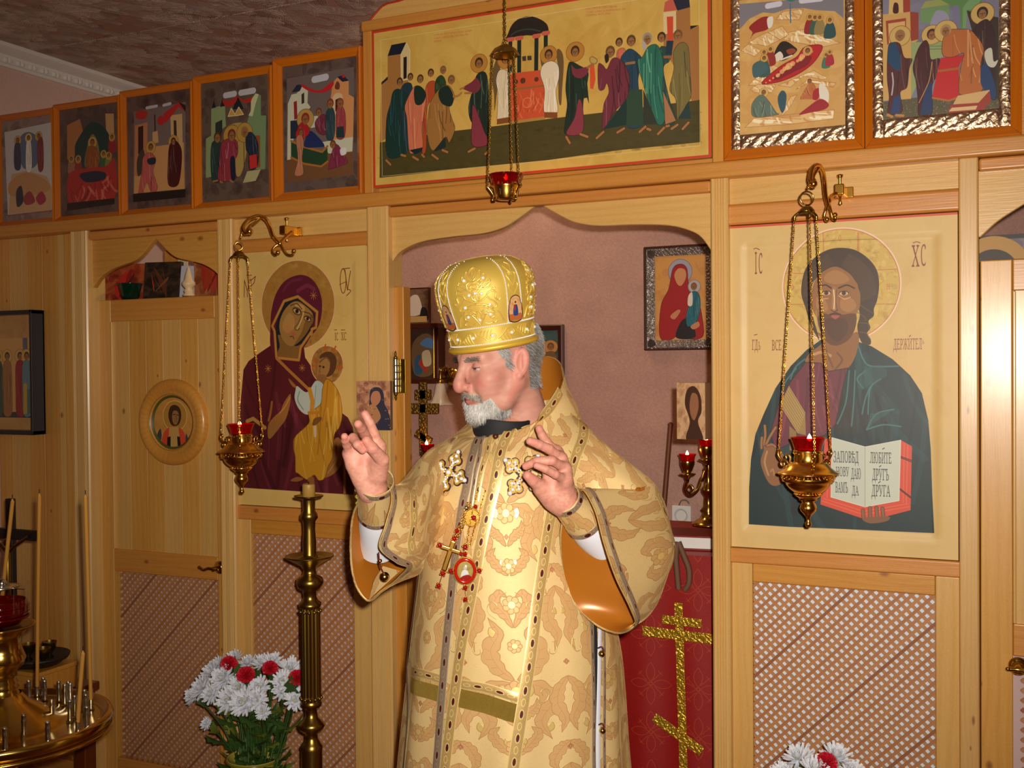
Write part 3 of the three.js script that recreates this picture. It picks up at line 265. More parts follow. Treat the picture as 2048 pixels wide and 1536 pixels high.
{ const W = 560, H = 747, [cv, g] = canvas(W, H); ground(g, W, H, 'rgb(206,158,88)', 'rgba(226,190,120,A)', 41, 200, 0.3); icons.R1 = cv; poly(g, [41,66,511,98,511,201,474,163,391,146,335,128,259,122,201,133,153,121,90,141,45,184], 'rgb(128,124,134)'); const hill = (a) => { poly(g, a, 'rgb(226,190,130)', 'rgb(176,110,60)', 2); clipFolds(g, a, a[0], 'rgba(250,236,200,.9)', 'rgba(190,120,60,.5)', 22, 0.4, false); }; for (const a of [[84,253,172,279,239,254,172,216,128,230],[211,163,245,130,335,133,316,178],[50,283,113,320,143,295,84,258],[249,260,268,229,344,225,496,308,418,316,315,284],[177,217,239,196,268,239,230,258],[83,449,152,393,200,370,239,394,161,458],[219,465,305,441,380,417,436,457,422,465,333,435,276,481],[93,469,127,449,209,463,190,495,112,486],[228,616,276,524,305,518,266,581],[67,643,112,604,218,605,468,603,463,645,266,649],[300,493,352,456,477,485,463,503,361,467]]) hill(a); blob(g, [205,313,230,272,258,269,291,295,306,316,277,341,239,356,210,342], 'rgb(36,24,20)'); blob(g, [147,449,176,416,239,375,305,345,334,310,376,301,418,312,399,357,362,395,296,430,219,450], 'rgb(186,28,34)', 'rgb(120,16,20)', 3); blob(g, [195,428,239,394,305,364,343,350,371,353,352,389,296,411,219,440], 'rgb(132,24,34)'); const r = rng(9); for (let i = 0; i < 26; i++) { const t = i / 26; circ(g, [[161,443][0] + t * 205 + 20 * r(), [161,443][1] - t * 120 + 10 * (r() - 0.5), [161,443][0] + t * 205 + 20 * r() + 2, [161,443][1] - t * 120], 'rgba(240,190,120,.8)'); } saint(g, null, '', [353,325], 11, 'rgb(110,30,34)', 'rgb(206,160,90)'); blob(g, [200,331,229,311,244,337,224,354,200,351], 'rgb(226,214,196)'); blob(g, [258,310,287,304,301,320,272,331], 'rgb(150,66,40)'); line(g, [234,350,282,337], 'rgb(226,214,196)', 8); for (const [p, c2, s] of [[[186,296], 'rgb(150,44,40)', 14], [[157,306], 'rgb(176,110,60)', 14], [[157,333], 'rgb(60,92,88)', 16], [[363,173], 'rgb(150,40,40)', 14], [[386,179], 'rgb(60,96,80)', 14], [[407,182], 'rgb(150,130,80)', 14], [[451,200], 'rgb(40,80,84)', 15], [[434,354], 'rgb(70,120,100)', 11], [[450,344], 'rgb(170,44,56)', 11]]) { blob(g, [p[0] - s * 1.7, p[1] + s * 5, p[0] - s, p[1] + s, p[0] + s, p[1] + s, p[0] + s * 1.6, p[1] + s * 5], c2); saint(g, null, '', p, s * 0.55, 'rgb(90,54,30)', 'rgb(206,160,80)'); } blob(g, [103,363,133,342,162,356,171,391,113,418], 'rgb(66,100,106)'); blob(g, [89,180,134,148,172,143,196,166,172,202,114,213,94,235,104,207], 'rgb(150,34,34)'); blob(g, [172,153,197,147,196,186,177,197], 'rgb(230,224,214)'); line(g, [276,100,278,187], 'rgb(70,110,140)', 5, false); blob(g, [240,61,278,58,311,77,278,91], 'rgb(60,120,110)'); line(g, [175,95,228,93], 'rgb(206,206,222)', 26, false); line(g, [328,94,412,97], 'rgb(206,206,222)', 26, false); saint(g, [107,525,141,499,170,522,209,585,218,600,112,599,97,558], 'rgb(96,116,104)', [154,491], 11, 'rgb(120,80,44)', 'rgb(216,176,100)', 4); blob(g, [219,518,238,491,257,512,252,570,238,593,223,562], 'rgb(50,84,100)'); saint(g, [333,511,366,467,389,499,384,546,323,544], 'rgb(190,110,60)', [361,464], 10, 'rgb(110,60,40)', null, 6); blob(g, [380,507,408,501,398,548,375,545], 'rgb(170,34,44)'); blob(g, [403,486,422,484,445,524,440,571,408,549], 'rgb(230,222,206)'); blob(g, [314,610,351,581,408,549,445,577,426,598,361,606], 'rgb(160,34,46)'); blob(g, [319,543,380,550,352,566,323,568], 'rgb(206,160,90)'); }
{ const W = 560, H = 753, [cv, g] = canvas(W, H); ground(g, W, H, 'rgb(128,128,148)', 'rgba(90,90,110,A)', 42, 120, 0.2); icons.R2 = cv; poly(g, [47,591,514,580,514,689,47,674], 'rgb(92,84,60)'); { const r = rng(4); for (let i = 0; i < 500; i++) { g.fillStyle = r() < 0.5 ? 'rgba(196,186,150,.5)' : 'rgba(50,44,30,.4)'; g.fillRect([47,591][0] + r() * 470, [47,595][1] + r() * 80, 3, 3); } } poly(g, [44,207,156,210,192,220,194,336,163,366,163,591,47,587], 'rgb(206,164,96)'); poly(g, [160,211,194,220,194,336,163,340], 'rgb(150,60,40)'); poly(g, [59,237,143,236,143,290,73,337,65,345], 'rgb(160,66,44)'); poly(g, [69,250,139,249,139,311,73,363], 'rgb(214,176,110)'); poly(g, [74,142,131,146,131,211,71,211], 'rgb(216,180,110)'); blob(g, [90,205,92,170,100,162,111,173,111,208], 'rgb(70,22,26)'); poly(g, [131,146,160,146,160,211,133,211], 'rgb(160,60,40)'); poly(g, [200,208,316,203,320,242,308,300,204,260], 'rgb(112,150,96)'); poly(g, [221,176,332,176,316,203,204,204], 'rgb(150,160,90)'); blob(g, [244,287,261,229,285,224,312,245,316,297], 'rgb(150,150,176)'); poly(g, [269,167,442,167,449,248,387,252,371,309,352,323,332,214], 'rgb(92,136,80)'); blob(g, [332,316,332,223,348,212,360,231,360,320], 'rgb(120,120,150)'); poly(g, [372,224,403,187,446,193,422,244,391,236,383,315,371,313], 'rgb(116,160,104)'); poly(g, [387,239,418,252,511,287,514,639,449,572,410,336], 'rgb(56,44,30)'); poly(g, [163,345,292,358,292,426,236,436,163,582], 'rgb(150,164,110)'); line(g, [240,372,288,378], 'rgb(96,124,84)', 3, false); line(g, [240,385,288,390], 'rgb(96,124,84)', 3, false); const go = 'rgb(206,172,100)'; saint(g, [69,354,90,335,118,347,135,406,167,419,155,460,146,537,118,560,126,643,68,646,72,572,64,484], 'rgb(84,34,36)', [118,311], 22, 'rgb(150,112,72)', go, 2); blob(g, [69,354,94,335,114,377,122,439,110,463,85,443,69,415], 'rgb(26,66,104)'); poly(g, [93,574,120,569,117,651,76,647], 'rgb(36,62,110)'); line(g, [85,469,89,513,83,565], 'rgba(206,214,224,.8)', 6); saint(g, [192,379,220,344,236,367,244,428,280,433,268,500,248,549,247,665,195,668,191,603,183,520,171,454], 'rgb(70,22,30)', [248,324], 21, 'rgb(70,22,30)', go, 3); poly(g, [228,538,248,532,247,665,199,666,211,601], 'rgb(32,54,100)'); line(g, [248,442,236,522,195,612], 'rgba(216,166,96,.8)', 4); poly(g, [284,429,379,427,355,477,359,604,311,620,248,596,268,491], 'rgb(196,30,34)'); poly(g, [248,592,315,612,359,600,357,611,315,621,248,600], 'rgb(176,110,50)'); line(g, [276,484,363,482], 'rgb(170,100,44)', 10, false); saint(g, [316,314,356,315,403,326,442,378,457,430,445,513,445,589,367,597,355,561,363,478,375,420,332,431,292,417,292,353], 'rgb(184,104,46)', [304,315], 23, 'rgb(176,140,96)', go, 5, 'rgba(240,200,140,.5)', 'rgba(120,50,16,.4)'); saint(g, [414,323,442,294,473,294,499,369,499,536,499,633,457,590,441,487,453,404,414,336], 'rgb(54,24,28)', [449,261], 23, 'rgb(50,28,22)', go, 6); blob(g, [445,488,468,482,499,578,495,632,460,595,441,550], 'rgb(30,60,110)'); blob(g, [459,422,484,413,492,468,509,466,495,494,472,487,459,456], 'rgb(206,206,190)'); poly(g, [311,676,351,599,476,588,480,631,441,681], 'rgb(214,176,118)'); poly(g, [311,678,323,634,433,638,476,592,482,635,441,683], 'rgb(160,54,40)'); poly(g, [315,663,327,648,429,650,422,666], 'rgb(222,190,136)'); for (const f of [[101,656,130,661],[66,650,84,661]]) line(g, f, 'rgb(190,130,60)', 11); }
{ // angel of the round icon
  const W = 256, [cv, g] = canvas(W, W); icons.A = cv; ground(g, W, W, 'rgb(196,140,66)', 'rgba(160,100,40,A)', 51, 80, 0.2); circ(g, [140, 98, 140, 170], 'rgb(176,126,52)', 'rgb(224,190,110)', 3); blob(g, [52, 240, 70, 180, 110, 150, 150, 150, 190, 170, 214, 240, 200, 260, 60, 260], 'rgb(206,72,40)'); poly(g, [104, 150, 160, 150, 176, 260, 96, 260], 'rgb(190,150,80)'); poly(g, [92, 200, 112, 196, 110, 260, 88, 260], 'rgb(34,24,24)'); poly(g, [152, 196, 168, 196, 176, 260, 156, 260], 'rgb(34,24,24)'); blob(g, [100, 100, 112, 56, 144, 46, 172, 64, 178, 104, 160, 140, 120, 142], 'rgb(66,42,24)'); blob(g, [122, 104, 132, 74, 158, 78, 164, 108, 150, 138, 130, 134], 'rgb(150,106,58)'); line(g, [128, 92, 142, 90], 'rgb(50,28,16)', 3); line(g, [150, 92, 162, 94], 'rgb(50,28,16)', 3); line(g, [148, 94, 152, 112, 146, 114], 'rgb(90,54,28)', 2); line(g, [138, 124, 152, 124], 'rgb(150,70,54)', 3); blob(g, [30, 190, 50, 160, 56, 200, 40, 230], 'rgb(60,66,74)'); blob(g, [220, 210, 206, 180, 204, 220], 'rgb(60,66,74)');
}
{ // boxed icon: a group of standing figures
  const W = 290, H = 450, [cv, g] = canvas(W, H); icons.B = cv; ground(g, W, H, 'rgb(196,148,84)', 'rgba(150,100,50,A)', 52, 100, 0.2); poly(g, [30, 90, 260, 90, 260, 400, 30, 400], 'rgb(206,158,92)'); poly(g, [196, 90, 222, 90, 222, 136, 196, 136], 'rgb(96,100,120)'); poly(g, [30, 380, 262, 380, 262, 402, 30, 402], 'rgb(40,60,60)'); for (const [x, c, s] of [[60, 'rgb(60,80,60)', 1], [110, 'rgb(160,110,60)', 2], [180, 'rgb(150,34,40)', 3], [250, 'rgb(70,30,28)', 5], [216, 'rgb(90,130,140)', 4]]) { saint(g, [x - 24, 200, x, 176, x + 22, 200, x + 24, 300, x + 20, 388, x - 22, 390, x - 26, 300], c, [x, 162], 14, 'rgb(50,32,24)', 'rgb(206,166,84)', s); } poly(g, [196, 270, 214, 266, 214, 386, 194, 388], 'rgb(190,150,60)'); poly(g, [216, 290, 242, 290, 246, 384, 218, 386], 'rgb(70,110,90)');
}

// ---------- the room ----------
const plasterT = ctex(paint(512, 512, (x, y) => { const n = noise(x / 5, y / 5, 103, 103, 3) * 0.5 + noise(x / 2, y / 2, 256, 256, 4) * 0.5, w = noise(x / 64, y / 64, 8, 8, 9), t = 0.88 + 0.12 * n + 0.06 * (w - 0.5); return [206 * t, 160 * t, 146 * t]; })[0], [1.6, 1.6]);
const plasterB = ctex(paint(512, 512, (x, y) => { const v = 255 * (0.5 * noise(x / 6, y / 6, 86, 86, 13) + 0.5 * noise(x / 3, y / 3, 171, 171, 14)); return [v, v, v]; })[0], [1.6, 1.6], false);
M.plaster = mat(0xffffff, 0.75, 0, { map: plasterT, bumpMap: plasterB, bumpScale: 0.0012 });
M.sidewall = mat(col(222, 190, 176), 0.8, 0, { bumpMap: plasterB, bumpScale: 0.001 });
// ceiling: brushed plaster, fans of comb strokes
const [ceC, ceB] = (() => {
  const [c, g] = canvas(1024, 1024), [b, h] = canvas(1024, 1024), r = rng(5);
  g.fillStyle = 'rgb(176,142,126)'; g.fillRect(0, 0, 1024, 1024); h.fillStyle = '#606060'; h.fillRect(0, 0, 1024, 1024);
  for (let i = 0; i < 420; i++) {
    const x0 = r() * 1024, y0 = r() * 1024, a = (r() - 0.5) * 0.9 + (r() < 0.3 ? 0.7 : 0), len = 70 + r() * 90, cv = (r() - 0.4) * 1.3, n = 8 + (r() * 6 | 0), tone = r();
    for (let k = 0; k < n; k++) {
      const off = (k - n / 2) * 5.4, s = 0.5 + 0.5 * r(), rr = lerp(196, 255, tone * s), cl = `rgba(${rr | 0},${rr * 0.93 | 0},${rr * 0.88 | 0},.9)`, bl = 90 + 150 * s | 0;
      for (const dx of [-1024, 0, 1024]) for (const dy of [-1024, 0, 1024]) {
        const X = x0 + dx, Y = y0 + dy; if (X < -240 || X > 1264 || Y < -240 || Y > 1264) continue;
        const q = (t) => { const an = a + cv * t, L = len * t; return [X + L * Math.cos(an) - (off * (0.4 + t)) * Math.sin(an), Y + L * Math.sin(an) + (off * (0.4 + t)) * Math.cos(an)]; };
        const p0 = q(0), p1 = q(0.5), p2 = q(1), cx = 2 * p1[0] - (p0[0] + p2[0]) / 2, cy = 2 * p1[1] - (p0[1] + p2[1]) / 2;
        for (const [G, st, w] of [[g, cl, 1.5], [h, `rgb(${bl},${bl},${bl})`, 2]]) { G.strokeStyle = st; G.lineWidth = w; G.lineCap = 'round'; G.beginPath(); G.moveTo(...p0); G.quadraticCurveTo(cx, cy, ...p2); G.stroke(); }
      }
    }
  }
  return [c, b];
})();
M.ceiling = mat(0xffffff, 0.55, 0, { map: ctex(ceC, [0.75, 0.75]), bumpMap: ctex(ceB, [0.75, 0.75], false), bumpScale: 0.012 });
const X0 = -3.64, X1 = 2.3, ZB = -1.35, ZF = 4.6, HC = 2.9;
const slab = (x0, x1, y0, y1, z0, z1, ax) => { const g = grain(new THREE.BoxGeometry(x1 - x0, y1 - y0, z1 - z0), ax); return g.translate((x0 + x1) / 2, (y0 + y1) / 2, (z0 + z1) / 2); };
struct('floor', slab(X0 - 0.1, X1 + 0.1, -0.1, 0, ZB - 0.1, ZF + 0.1, 0), wood(pineT3, 0xc49a6a), 'brown wooden floor of the church', 'floor');
// the ceiling is laid in sheets with a joint between them
const ceiling = struct('ceiling', slab(X0 - 0.1, X1 + 0.1, HC + 0.006, HC + 0.1, ZB - 0.1, ZF + 0.1, 0), M.ceiling, 'brown ceiling of brushed feather-stroke plaster sheets', 'ceiling');
for (const [z0, z1] of [[ZB, -0.165], [-0.159, 1.04], [1.046, 2.24], [2.246, 3.44], [3.446, ZF]]) part('ceiling_sheet', slab(X0, X1, HC, HC + 0.006, z0, z1, 0), M.ceiling, ceiling);
struct('wall_left', slab(X0 - 0.12, X0, 0, HC, ZB - 0.1, ZF + 0.1, 1), M.sidewall, 'plain pale pink side wall under the white cornice', 'wall');
struct('wall_right', slab(X1, X1 + 0.12, 0, HC, ZB - 0.1, ZF + 0.1, 1), M.sidewall, 'plain pale pink side wall facing the cornice', 'wall');
struct('wall_back', slab(X0, X1, 0, HC, ZB - 0.12, ZB, 1), M.plaster, 'pink textured wall of the sanctuary behind the screen', 'wall');
struct('wall_front', slab(X0, X1, 0, HC, ZF, ZF + 0.12, 1), M.sidewall, 'plain pale pink wall at the entrance end', 'wall');
{ // moulded cornice on the left wall
  const p = [[0, 0], [0.012, 0], [0.014, 0.012], [0.02, 0.014], [0.02, 0.045], [0.034, 0.05], [0.05, 0.058], [0.062, 0.066], [0.066, 0.08], [0, 0.08]];
  const g = extrude(p, ZF - ZB - 0.02); g.translate(X0, HC - 0.08, ZB + 0.01);
  const tr = struct('trim_1', g, M.white, 'white moulded cornice with carved leaf relief', 'cornice');
  const leaf = lathe([[0, 0], [0.010, 0.004], [0.012, 0.012], [0.006, 0.022], [0, 0.026]], 8); leaf.scale(0.5, 1, 1);
  for (let z = ZB + 0.03, i = 0; z < 1.2; z += 0.03, i++) { const o = part('leaf', leaf, M.white, tr); o.position.set(X0 + 0.02, HC - 0.064, z); o.rotation.x = i % 2 ? 0.5 : -0.5; }
}
// lamps of the room, out of the picture: one over the nave, one over the sanctuary
function ceilingLamp(x, z, power, label) {
  const t = thing('ceiling_lamp', label, 'lamp', [x, HC, z]);
  part('mount', place(lathe([[0, 0], [0.09, 0], [0.1, -0.012], [0.085, -0.02], [0, -0.02]], 32), 0, 0, 0), M.brass, t);
  part('shade', lathe([[0.085, -0.02], [0.17, -0.04], [0.19, -0.06], [0.16, -0.085], [0.08, -0.1], [0, -0.103]], 40), new THREE.MeshStandardMaterial({ color: 0xf2e6d2, emissive: new THREE.Color(1, 0.86, 0.66), emissiveIntensity: 1.2, roughness: 0.4 }), t);
  const L = new THREE.RectAreaLight(0xffd9a8, power, 0.3, 0.3); L.position.set(0, -0.115, 0); L.rotation.x = -PI / 2; L.name = 'lamp_light'; t.add(L);
}
ceilingLamp(-0.6, 2.2, 0.9, 'round frosted glass ceiling lamp over the nave');
ceilingLamp(-2.0, -0.75, 17, 'round frosted glass ceiling lamp above the sanctuary');

// ---------- the icon screen ----------
const screen = thing('icon_screen', 'pine wood icon screen of posts, beams and ogee-arched openings across the church', 'icon screen', [0, 0, 0]);
// post with a pair of fine grooves near each edge
function post(x0, x1, zf, top, m) {
  const w = x1 - x0, d = zf + 0.06, c = 0.005, e = 0.012, p = [[0, 0], [0, d - c], [c, d], [e, d], [e + 0.002, d - 0.003], [e + 0.004, d], [e + 0.007, d], [e + 0.009, d - 0.003], [e + 0.011, d], [w - e - 0.011, d], [w - e - 0.009, d - 0.003], [w - e - 0.007, d], [w - e - 0.004, d], [w - e - 0.002, d - 0.003], [w - e, d], [w - c, d], [w, d - c], [w, 0]];
  const g = extrude(p.map(([a, b]) => [a, -b]), top); g.rotateX(-PI / 2); grain(g, 1, wr() * 3, wr() * 3);
  const o = part('post', g, m, screen); o.position.set(x0, 0, -0.06); return o;
}
post(-3.19, -3.105, 0.03, 2.125, M.pineN); post(-2.495, -2.43, 0.03, 2.125, M.pineN); post(-1.882, -1.802, 0.03, 2.125, M.pineN); post(-0.75, -0.70, 0.03, 2.125, M.pineN); bar(screen, 'post', M.pineK, -0.107, -0.060, 0, 2.125, -0.06, 0.03, 1, 0.006); bar(screen, 'post', M.pineK, 0.56, 0.61, 0, 2.125, -0.06, 0.03, 1, 0.006);
bar(screen, 'beam', M.amber, -3.62, 0.9, 2.122, 2.168, -0.05, 0.045, 0, 0.008);
for (const [a, b, y] of [[-3.105, -2.495, 2.088], [-1.802, -0.75, 2.088], [-0.06, 0.56, 2.088]]) bar(screen, 'rail', M.rail, a, b, y, 2.121, -0.03, 0.022, 0, 0.007);
// main icon surround
bar(screen, 'stile', M.amber, -1.895, -1.861, 2.168, 2.70, -0.03, 0.02, 1); bar(screen, 'stile', M.honey, -0.746, -0.712, 2.168, 2.72, -0.03, 0.02, 1);
bar(screen, 'beam', M.amber, -1.895, -0.712, 2.692, 2.726, -0.03, 0.03, 0, 0.006);
bar(screen, 'back_board', M.amber, -3.62, 0.6, 2.168, 2.56, -0.05, -0.02, 0);
// ogee arch boards
const arch = (cx, half, prof, m, x0, x1, top, zf) => {
  const s = new THREE.Shape(), pts = []; for (let i = prof.length - 1; i >= 0; i--) pts.push([cx - prof[i][0], prof[i][1]]); for (let i = 1; i < prof.length; i++) pts.push([cx + prof[i][0], prof[i][1]]);
  s.moveTo(x0, top); s.lineTo(x0, pts[0][1]); const L = pts.slice(0, prof.length), R = pts.slice(prof.length - 1); s.lineTo(...L[0]); s.splineThru(L.slice(1).map((p) => new THREE.Vector2(...p))); s.splineThru(R.slice(1).map((p) => new THREE.Vector2(...p))); s.lineTo(x1, pts[pts.length - 1][1]); s.lineTo(x1, top);
  const g = new THREE.ExtrudeGeometry(s, { depth: 0.02, bevelEnabled: true, bevelThickness: 0.002, bevelSize: 0.002, bevelSegments: 1, curveSegments: 24 }); g.translate(0, 0, zf - 0.022);
  return part('arch_board', grain(g, 0, wr(), wr()), m, screen);
};
arch(-1.286, 0.53, [[0, 2.098], [0.03, 2.082], [0.07, 2.058], [0.12, 2.034], [0.19, 2.02], [0.3, 2.016], [0.4, 2.008], [0.46, 1.992], [0.5, 1.97], [0.53, 1.93]], M.pine, -1.83, -0.742, 2.1, 0.0);
arch(-2.80, 0.3, [[0, 2.083], [0.02, 2.066], [0.06, 2.03], [0.1, 2.006], [0.16, 1.992], [0.22, 1.976], [0.27, 1.95], [0.305, 1.915]], M.pineB, -3.13, -2.47, 2.09, 0.0);
arch(0.245, 0.3, [[0, 2.083], [0.03, 2.07], [0.1, 2.045], [0.17, 2.018], [0.22, 1.99], [0.265, 1.96], [0.302, 1.925]], M.pine, -0.08, 0.58, 2.09, 0.0);
// panels above the two great icons, and their mouldings
bar(screen, 'panel', M.pine, -2.44, -1.875, 2.05, 2.125, -0.02, 0.004, 0); bar(screen, 'panel', M.pine, -0.71, -0.10, 2.05, 2.125, -0.02, 0.004, 0);
bar(screen, 'moulding', M.rail, -2.44, -1.875, 2.004, 2.05, -0.02, 0.014, 0, 0.01); bar(screen, 'moulding', M.rail, -0.71, -0.10, 1.992, 2.05, -0.02, 0.014, 0, 0.01);
bar(screen, 'rail', M.rail, -2.44, -1.875, 1.08, 1.128, -0.03, 0.014, 0, 0.005); bar(screen, 'rail', M.rail, -0.71, -0.10, 1.046, 1.088, -0.03, 0.014, 0, 0.005);
// far left bay: a panel glued up from staves
for (let i = 0, x = -3.62; x < -3.2; i++) { const w = 0.07 + 0.03 * wr(); bar(screen, 'stave', [M.pineB, M.pine, M.pineB][i % 3], x, Math.min(x + w, -3.17), 0.05, 2.122, -0.035, -0.006 - 0.0015 * (i % 2), 1, 0.002); x += w; }
bar(screen, 'stile', M.pineB, -3.245, -3.185, 0.0, 2.122, -0.03, 0.008, 1);
bar(screen, 'plinth', M.amber, -3.62, -3.19, 0, 0.12, -0.03, 0.03, 0);
bar(screen, 'door_jamb', M.honey, -1.806, -1.765, 0.0, 1.865, -0.05, -0.004, 1);

// lattice of two layers of thin slats
const slatG = new THREE.BoxGeometry(1, 1, 1), slatM = [mat(col(180, 120, 76), 0.55), mat(col(175, 114, 71), 0.55), mat(col(188, 128, 80), 0.55), mat(col(152, 92, 56), 0.55)], slatB = mat(col(184, 132, 80), 0.55);
function lattice(parent, x0, x1, y0, y1, z, pitch = 0.0181, w = 0.0082) {
  const step = pitch * Math.SQRT2, W = x1 - x0, H = y1 - y0;
  for (const layer of [0, 1]) for (let c = -W + step * 0.4, i = 0; c < H; c += step, i++) {
    const a = Math.max(0, -c), b = Math.min(W, H - c), L = (b - a) * Math.SQRT2; if (L < 0.012) continue;
    const mx = (a + b) / 2, my = mx + c, o = part('slat', slatG, layer ? slatB : slatM[i % 11 === 6 ? 3 : i % 3], parent);
    o.scale.set(L, w, 0.003); o.rotation.z = layer ? -PI / 4 : PI / 4;
    o.position.set(layer ? x1 - mx : x0 + mx, y0 + my, z - layer * 0.0031);
  }
}
const backW = mat(col(224, 232, 246), 0.85), backDim = mat(col(206, 178, 176), 0.85);  // both backings are white; the second has dimmer light put into its colour
function latticePanel(label, x0, x1, top, lx0, lx1, ltop, back) {
  const t = thing('lattice_panel', label, 'lattice panel', [0, 0, 0]);
  bar(t, 'stile', M.pine, x0, lx0, 0.06, top, -0.03, 0.002, 1); bar(t, 'stile', M.pine, lx1, x1, 0.06, top, -0.03, 0.002, 1);
  bar(t, 'rail', M.honey, lx0, lx1, ltop, top, -0.03, 0.001, 0); bar(t, 'rail', M.honey, lx0, lx1, 0.06, 0.2, -0.03, 0.001, 0);
  lattice(t, lx0 - 0.004, lx1 + 0.004, 0.195, ltop + 0.004, -0.009);
  part('backing', place(new THREE.BoxGeometry(lx1 - lx0 + 0.03, ltop - 0.17, 0.003), (lx0 + lx1) / 2, (0.2 + ltop) / 2, -0.033), back, t);
}
latticePanel('wooden lattice panel in a pine frame under the icon of the veiled mother', -2.432, -1.88, 1.08, -2.385, -1.965, 1.03, backDim);
latticePanel('wooden lattice panel backed with white under the icon holding an open book', -0.702, -0.106, 1.046, -0.643, -0.166, 0.993, backW);

// side doors
function sideDoor(label, x0, x1, z, right) {
  const t = thing('side_door', label, 'door', [0, 0, 0]), s = right ? 0.076 : 0.084;
  bar(t, 'stile', M.pineB, x0, x0 + s, 0.02, 1.866, z - 0.04, z, 1); bar(t, 'stile', M.pineB, x1 - s, x1, 0.02, 1.866, z - 0.04, z, 1);
  bar(t, 'rail', M.amber, x0 + s, x1 - s, 1.785, 1.866, z - 0.04, z - 0.001, 0); bar(t, 'rail', M.amber, x0 + s, x1 - s, 0.846, 0.93, z - 0.04, z - 0.001, 0); bar(t, 'rail', M.amber, x0 + s, x1 - s, 0.02, 0.14, z - 0.04, z - 0.001, 0);
  const n = 6, w = (x1 - x0 - 2 * s) / n; for (let i = 0; i < n; i++) bar(t, 'stave', [M.pine, M.pineB, M.pineB, M.pine, M.pineB][i % 5], x0 + s + i * w, x0 + s + (i + 1) * w, 0.928, 1.787, z - 0.035, z - 0.008, 1, 0.0015);
  bar(t, 'bead', M.pine, x0 + s, x0 + s + 0.008, 0.93, 1.785, z - 0.01, z + 0.003, 1, 0.003);
  lattice(t, x0 + s + 0.02, x1 - s, 0.135, 0.85, z - 0.012);
  part('backing', place(new THREE.BoxGeometry(x1 - x0 - s, 0.74, 0.003), (x0 + x1) / 2, 0.49, z - 0.036), backDim, t);
  const h = part('handle', join([place(lathe([[0, 0], [0.022, 0], [0.024, 0.004], [0.016, 0.009], [0.009, 0.011], [0.009, 0.04], [0, 0.042]], 20), 0, 0, 0, PI / 2), tube([[0.02, 0, 0.04], [0, 0, 0.038], [-0.02, 0.002, 0.042], [-0.04, -0.004, 0.042], [-0.06, 0.003, 0.04]], 0.006, 16, 8), place(new THREE.SphereGeometry(0.007, 10, 8), -0.06, 0.003, 0.04), place(new THREE.SphereGeometry(0.006, 10, 8), 0.024, 0, 0.04)]), M.brass, t);
  h.position.set(right ? x0 + s + 0.012 : x1 - s + 0.012, right ? 0.822 : 0.895, z); if (right) h.rotation.z = PI;
  return t;
}
sideDoor('pine side door with a round angel icon and lattice below', -3.135, -2.475, -0.03, false);
sideDoor('pale pine side door beside the icon holding an open book', -0.058, 0.556, -0.03, true);

// ---------- icons on the screen ----------
function boardIcon(label, tex, x0, x1, y0, y1, z, depth, rec, name = 'great_icon', rough = 0.5, edgeM = M.honey) {
  const W = x1 - x0, H = y1 - y0, t = thing(name, label, 'icon', [(x0 + x1) / 2, y0, z]);
  const nx = 72, ny = Math.round(72 * H / W), g = new THREE.PlaneGeometry(W, H, nx, ny), p = g.attributes.position;
  if (rec) for (let i = 0; i < p.count; i++) { const x = p.getX(i) + W / 2, y = p.getY(i) + H / 2, d = Math.min(x - rec[0], W - rec[1] - x, y - rec[3], H - rec[2] - y); p.setZ(i, -rec[4] * smoothstep(d, -0.006, 0.006)); }
  g.computeVertexNormals(); g.translate(0, H / 2, 0.0005);
  part('painting', g, mat(0xffffff, rough, 0, { map: tex, clearcoat: 0.06, clearcoatRoughness: 0.3 }), t);
  part('board', grain(place(rbox(W, H, depth, 0.003), 0, H / 2, -depth / 2 - (rec ? rec[4] + 0.001 : 0)), 1), edgeM, t);
  return t;
}
const iconTex = (c) => { const t = ctex(c); t.wrapS = t.wrapT = THREE.ClampToEdgeWrapping; return t; };
boardIcon('large gold-ground icon of a bearded haloed figure holding an open book', iconTex(icons.C), -0.708, -0.110, 1.090, 1.990, 0.004, 0.02, [0.045, 0.05, 0.055, 0.052, 0.004]);
boardIcon('large gold-ground icon of a veiled haloed mother with a child in yellow', iconTex(icons.M), -2.462, -1.899, 1.130, 2.005, 0.004, 0.02, [0.045, 0.05, 0.055, 0.052, 0.004]);
{
  const k = boardIcon('wide icon of two rows of robed figures approaching a red altar table', iconTex(icons.K), -1.858, -0.749, 2.186, 2.690, 0.02, 0.02, [0.03, 0.03, 0.03, 0.032, 0.003]);
}
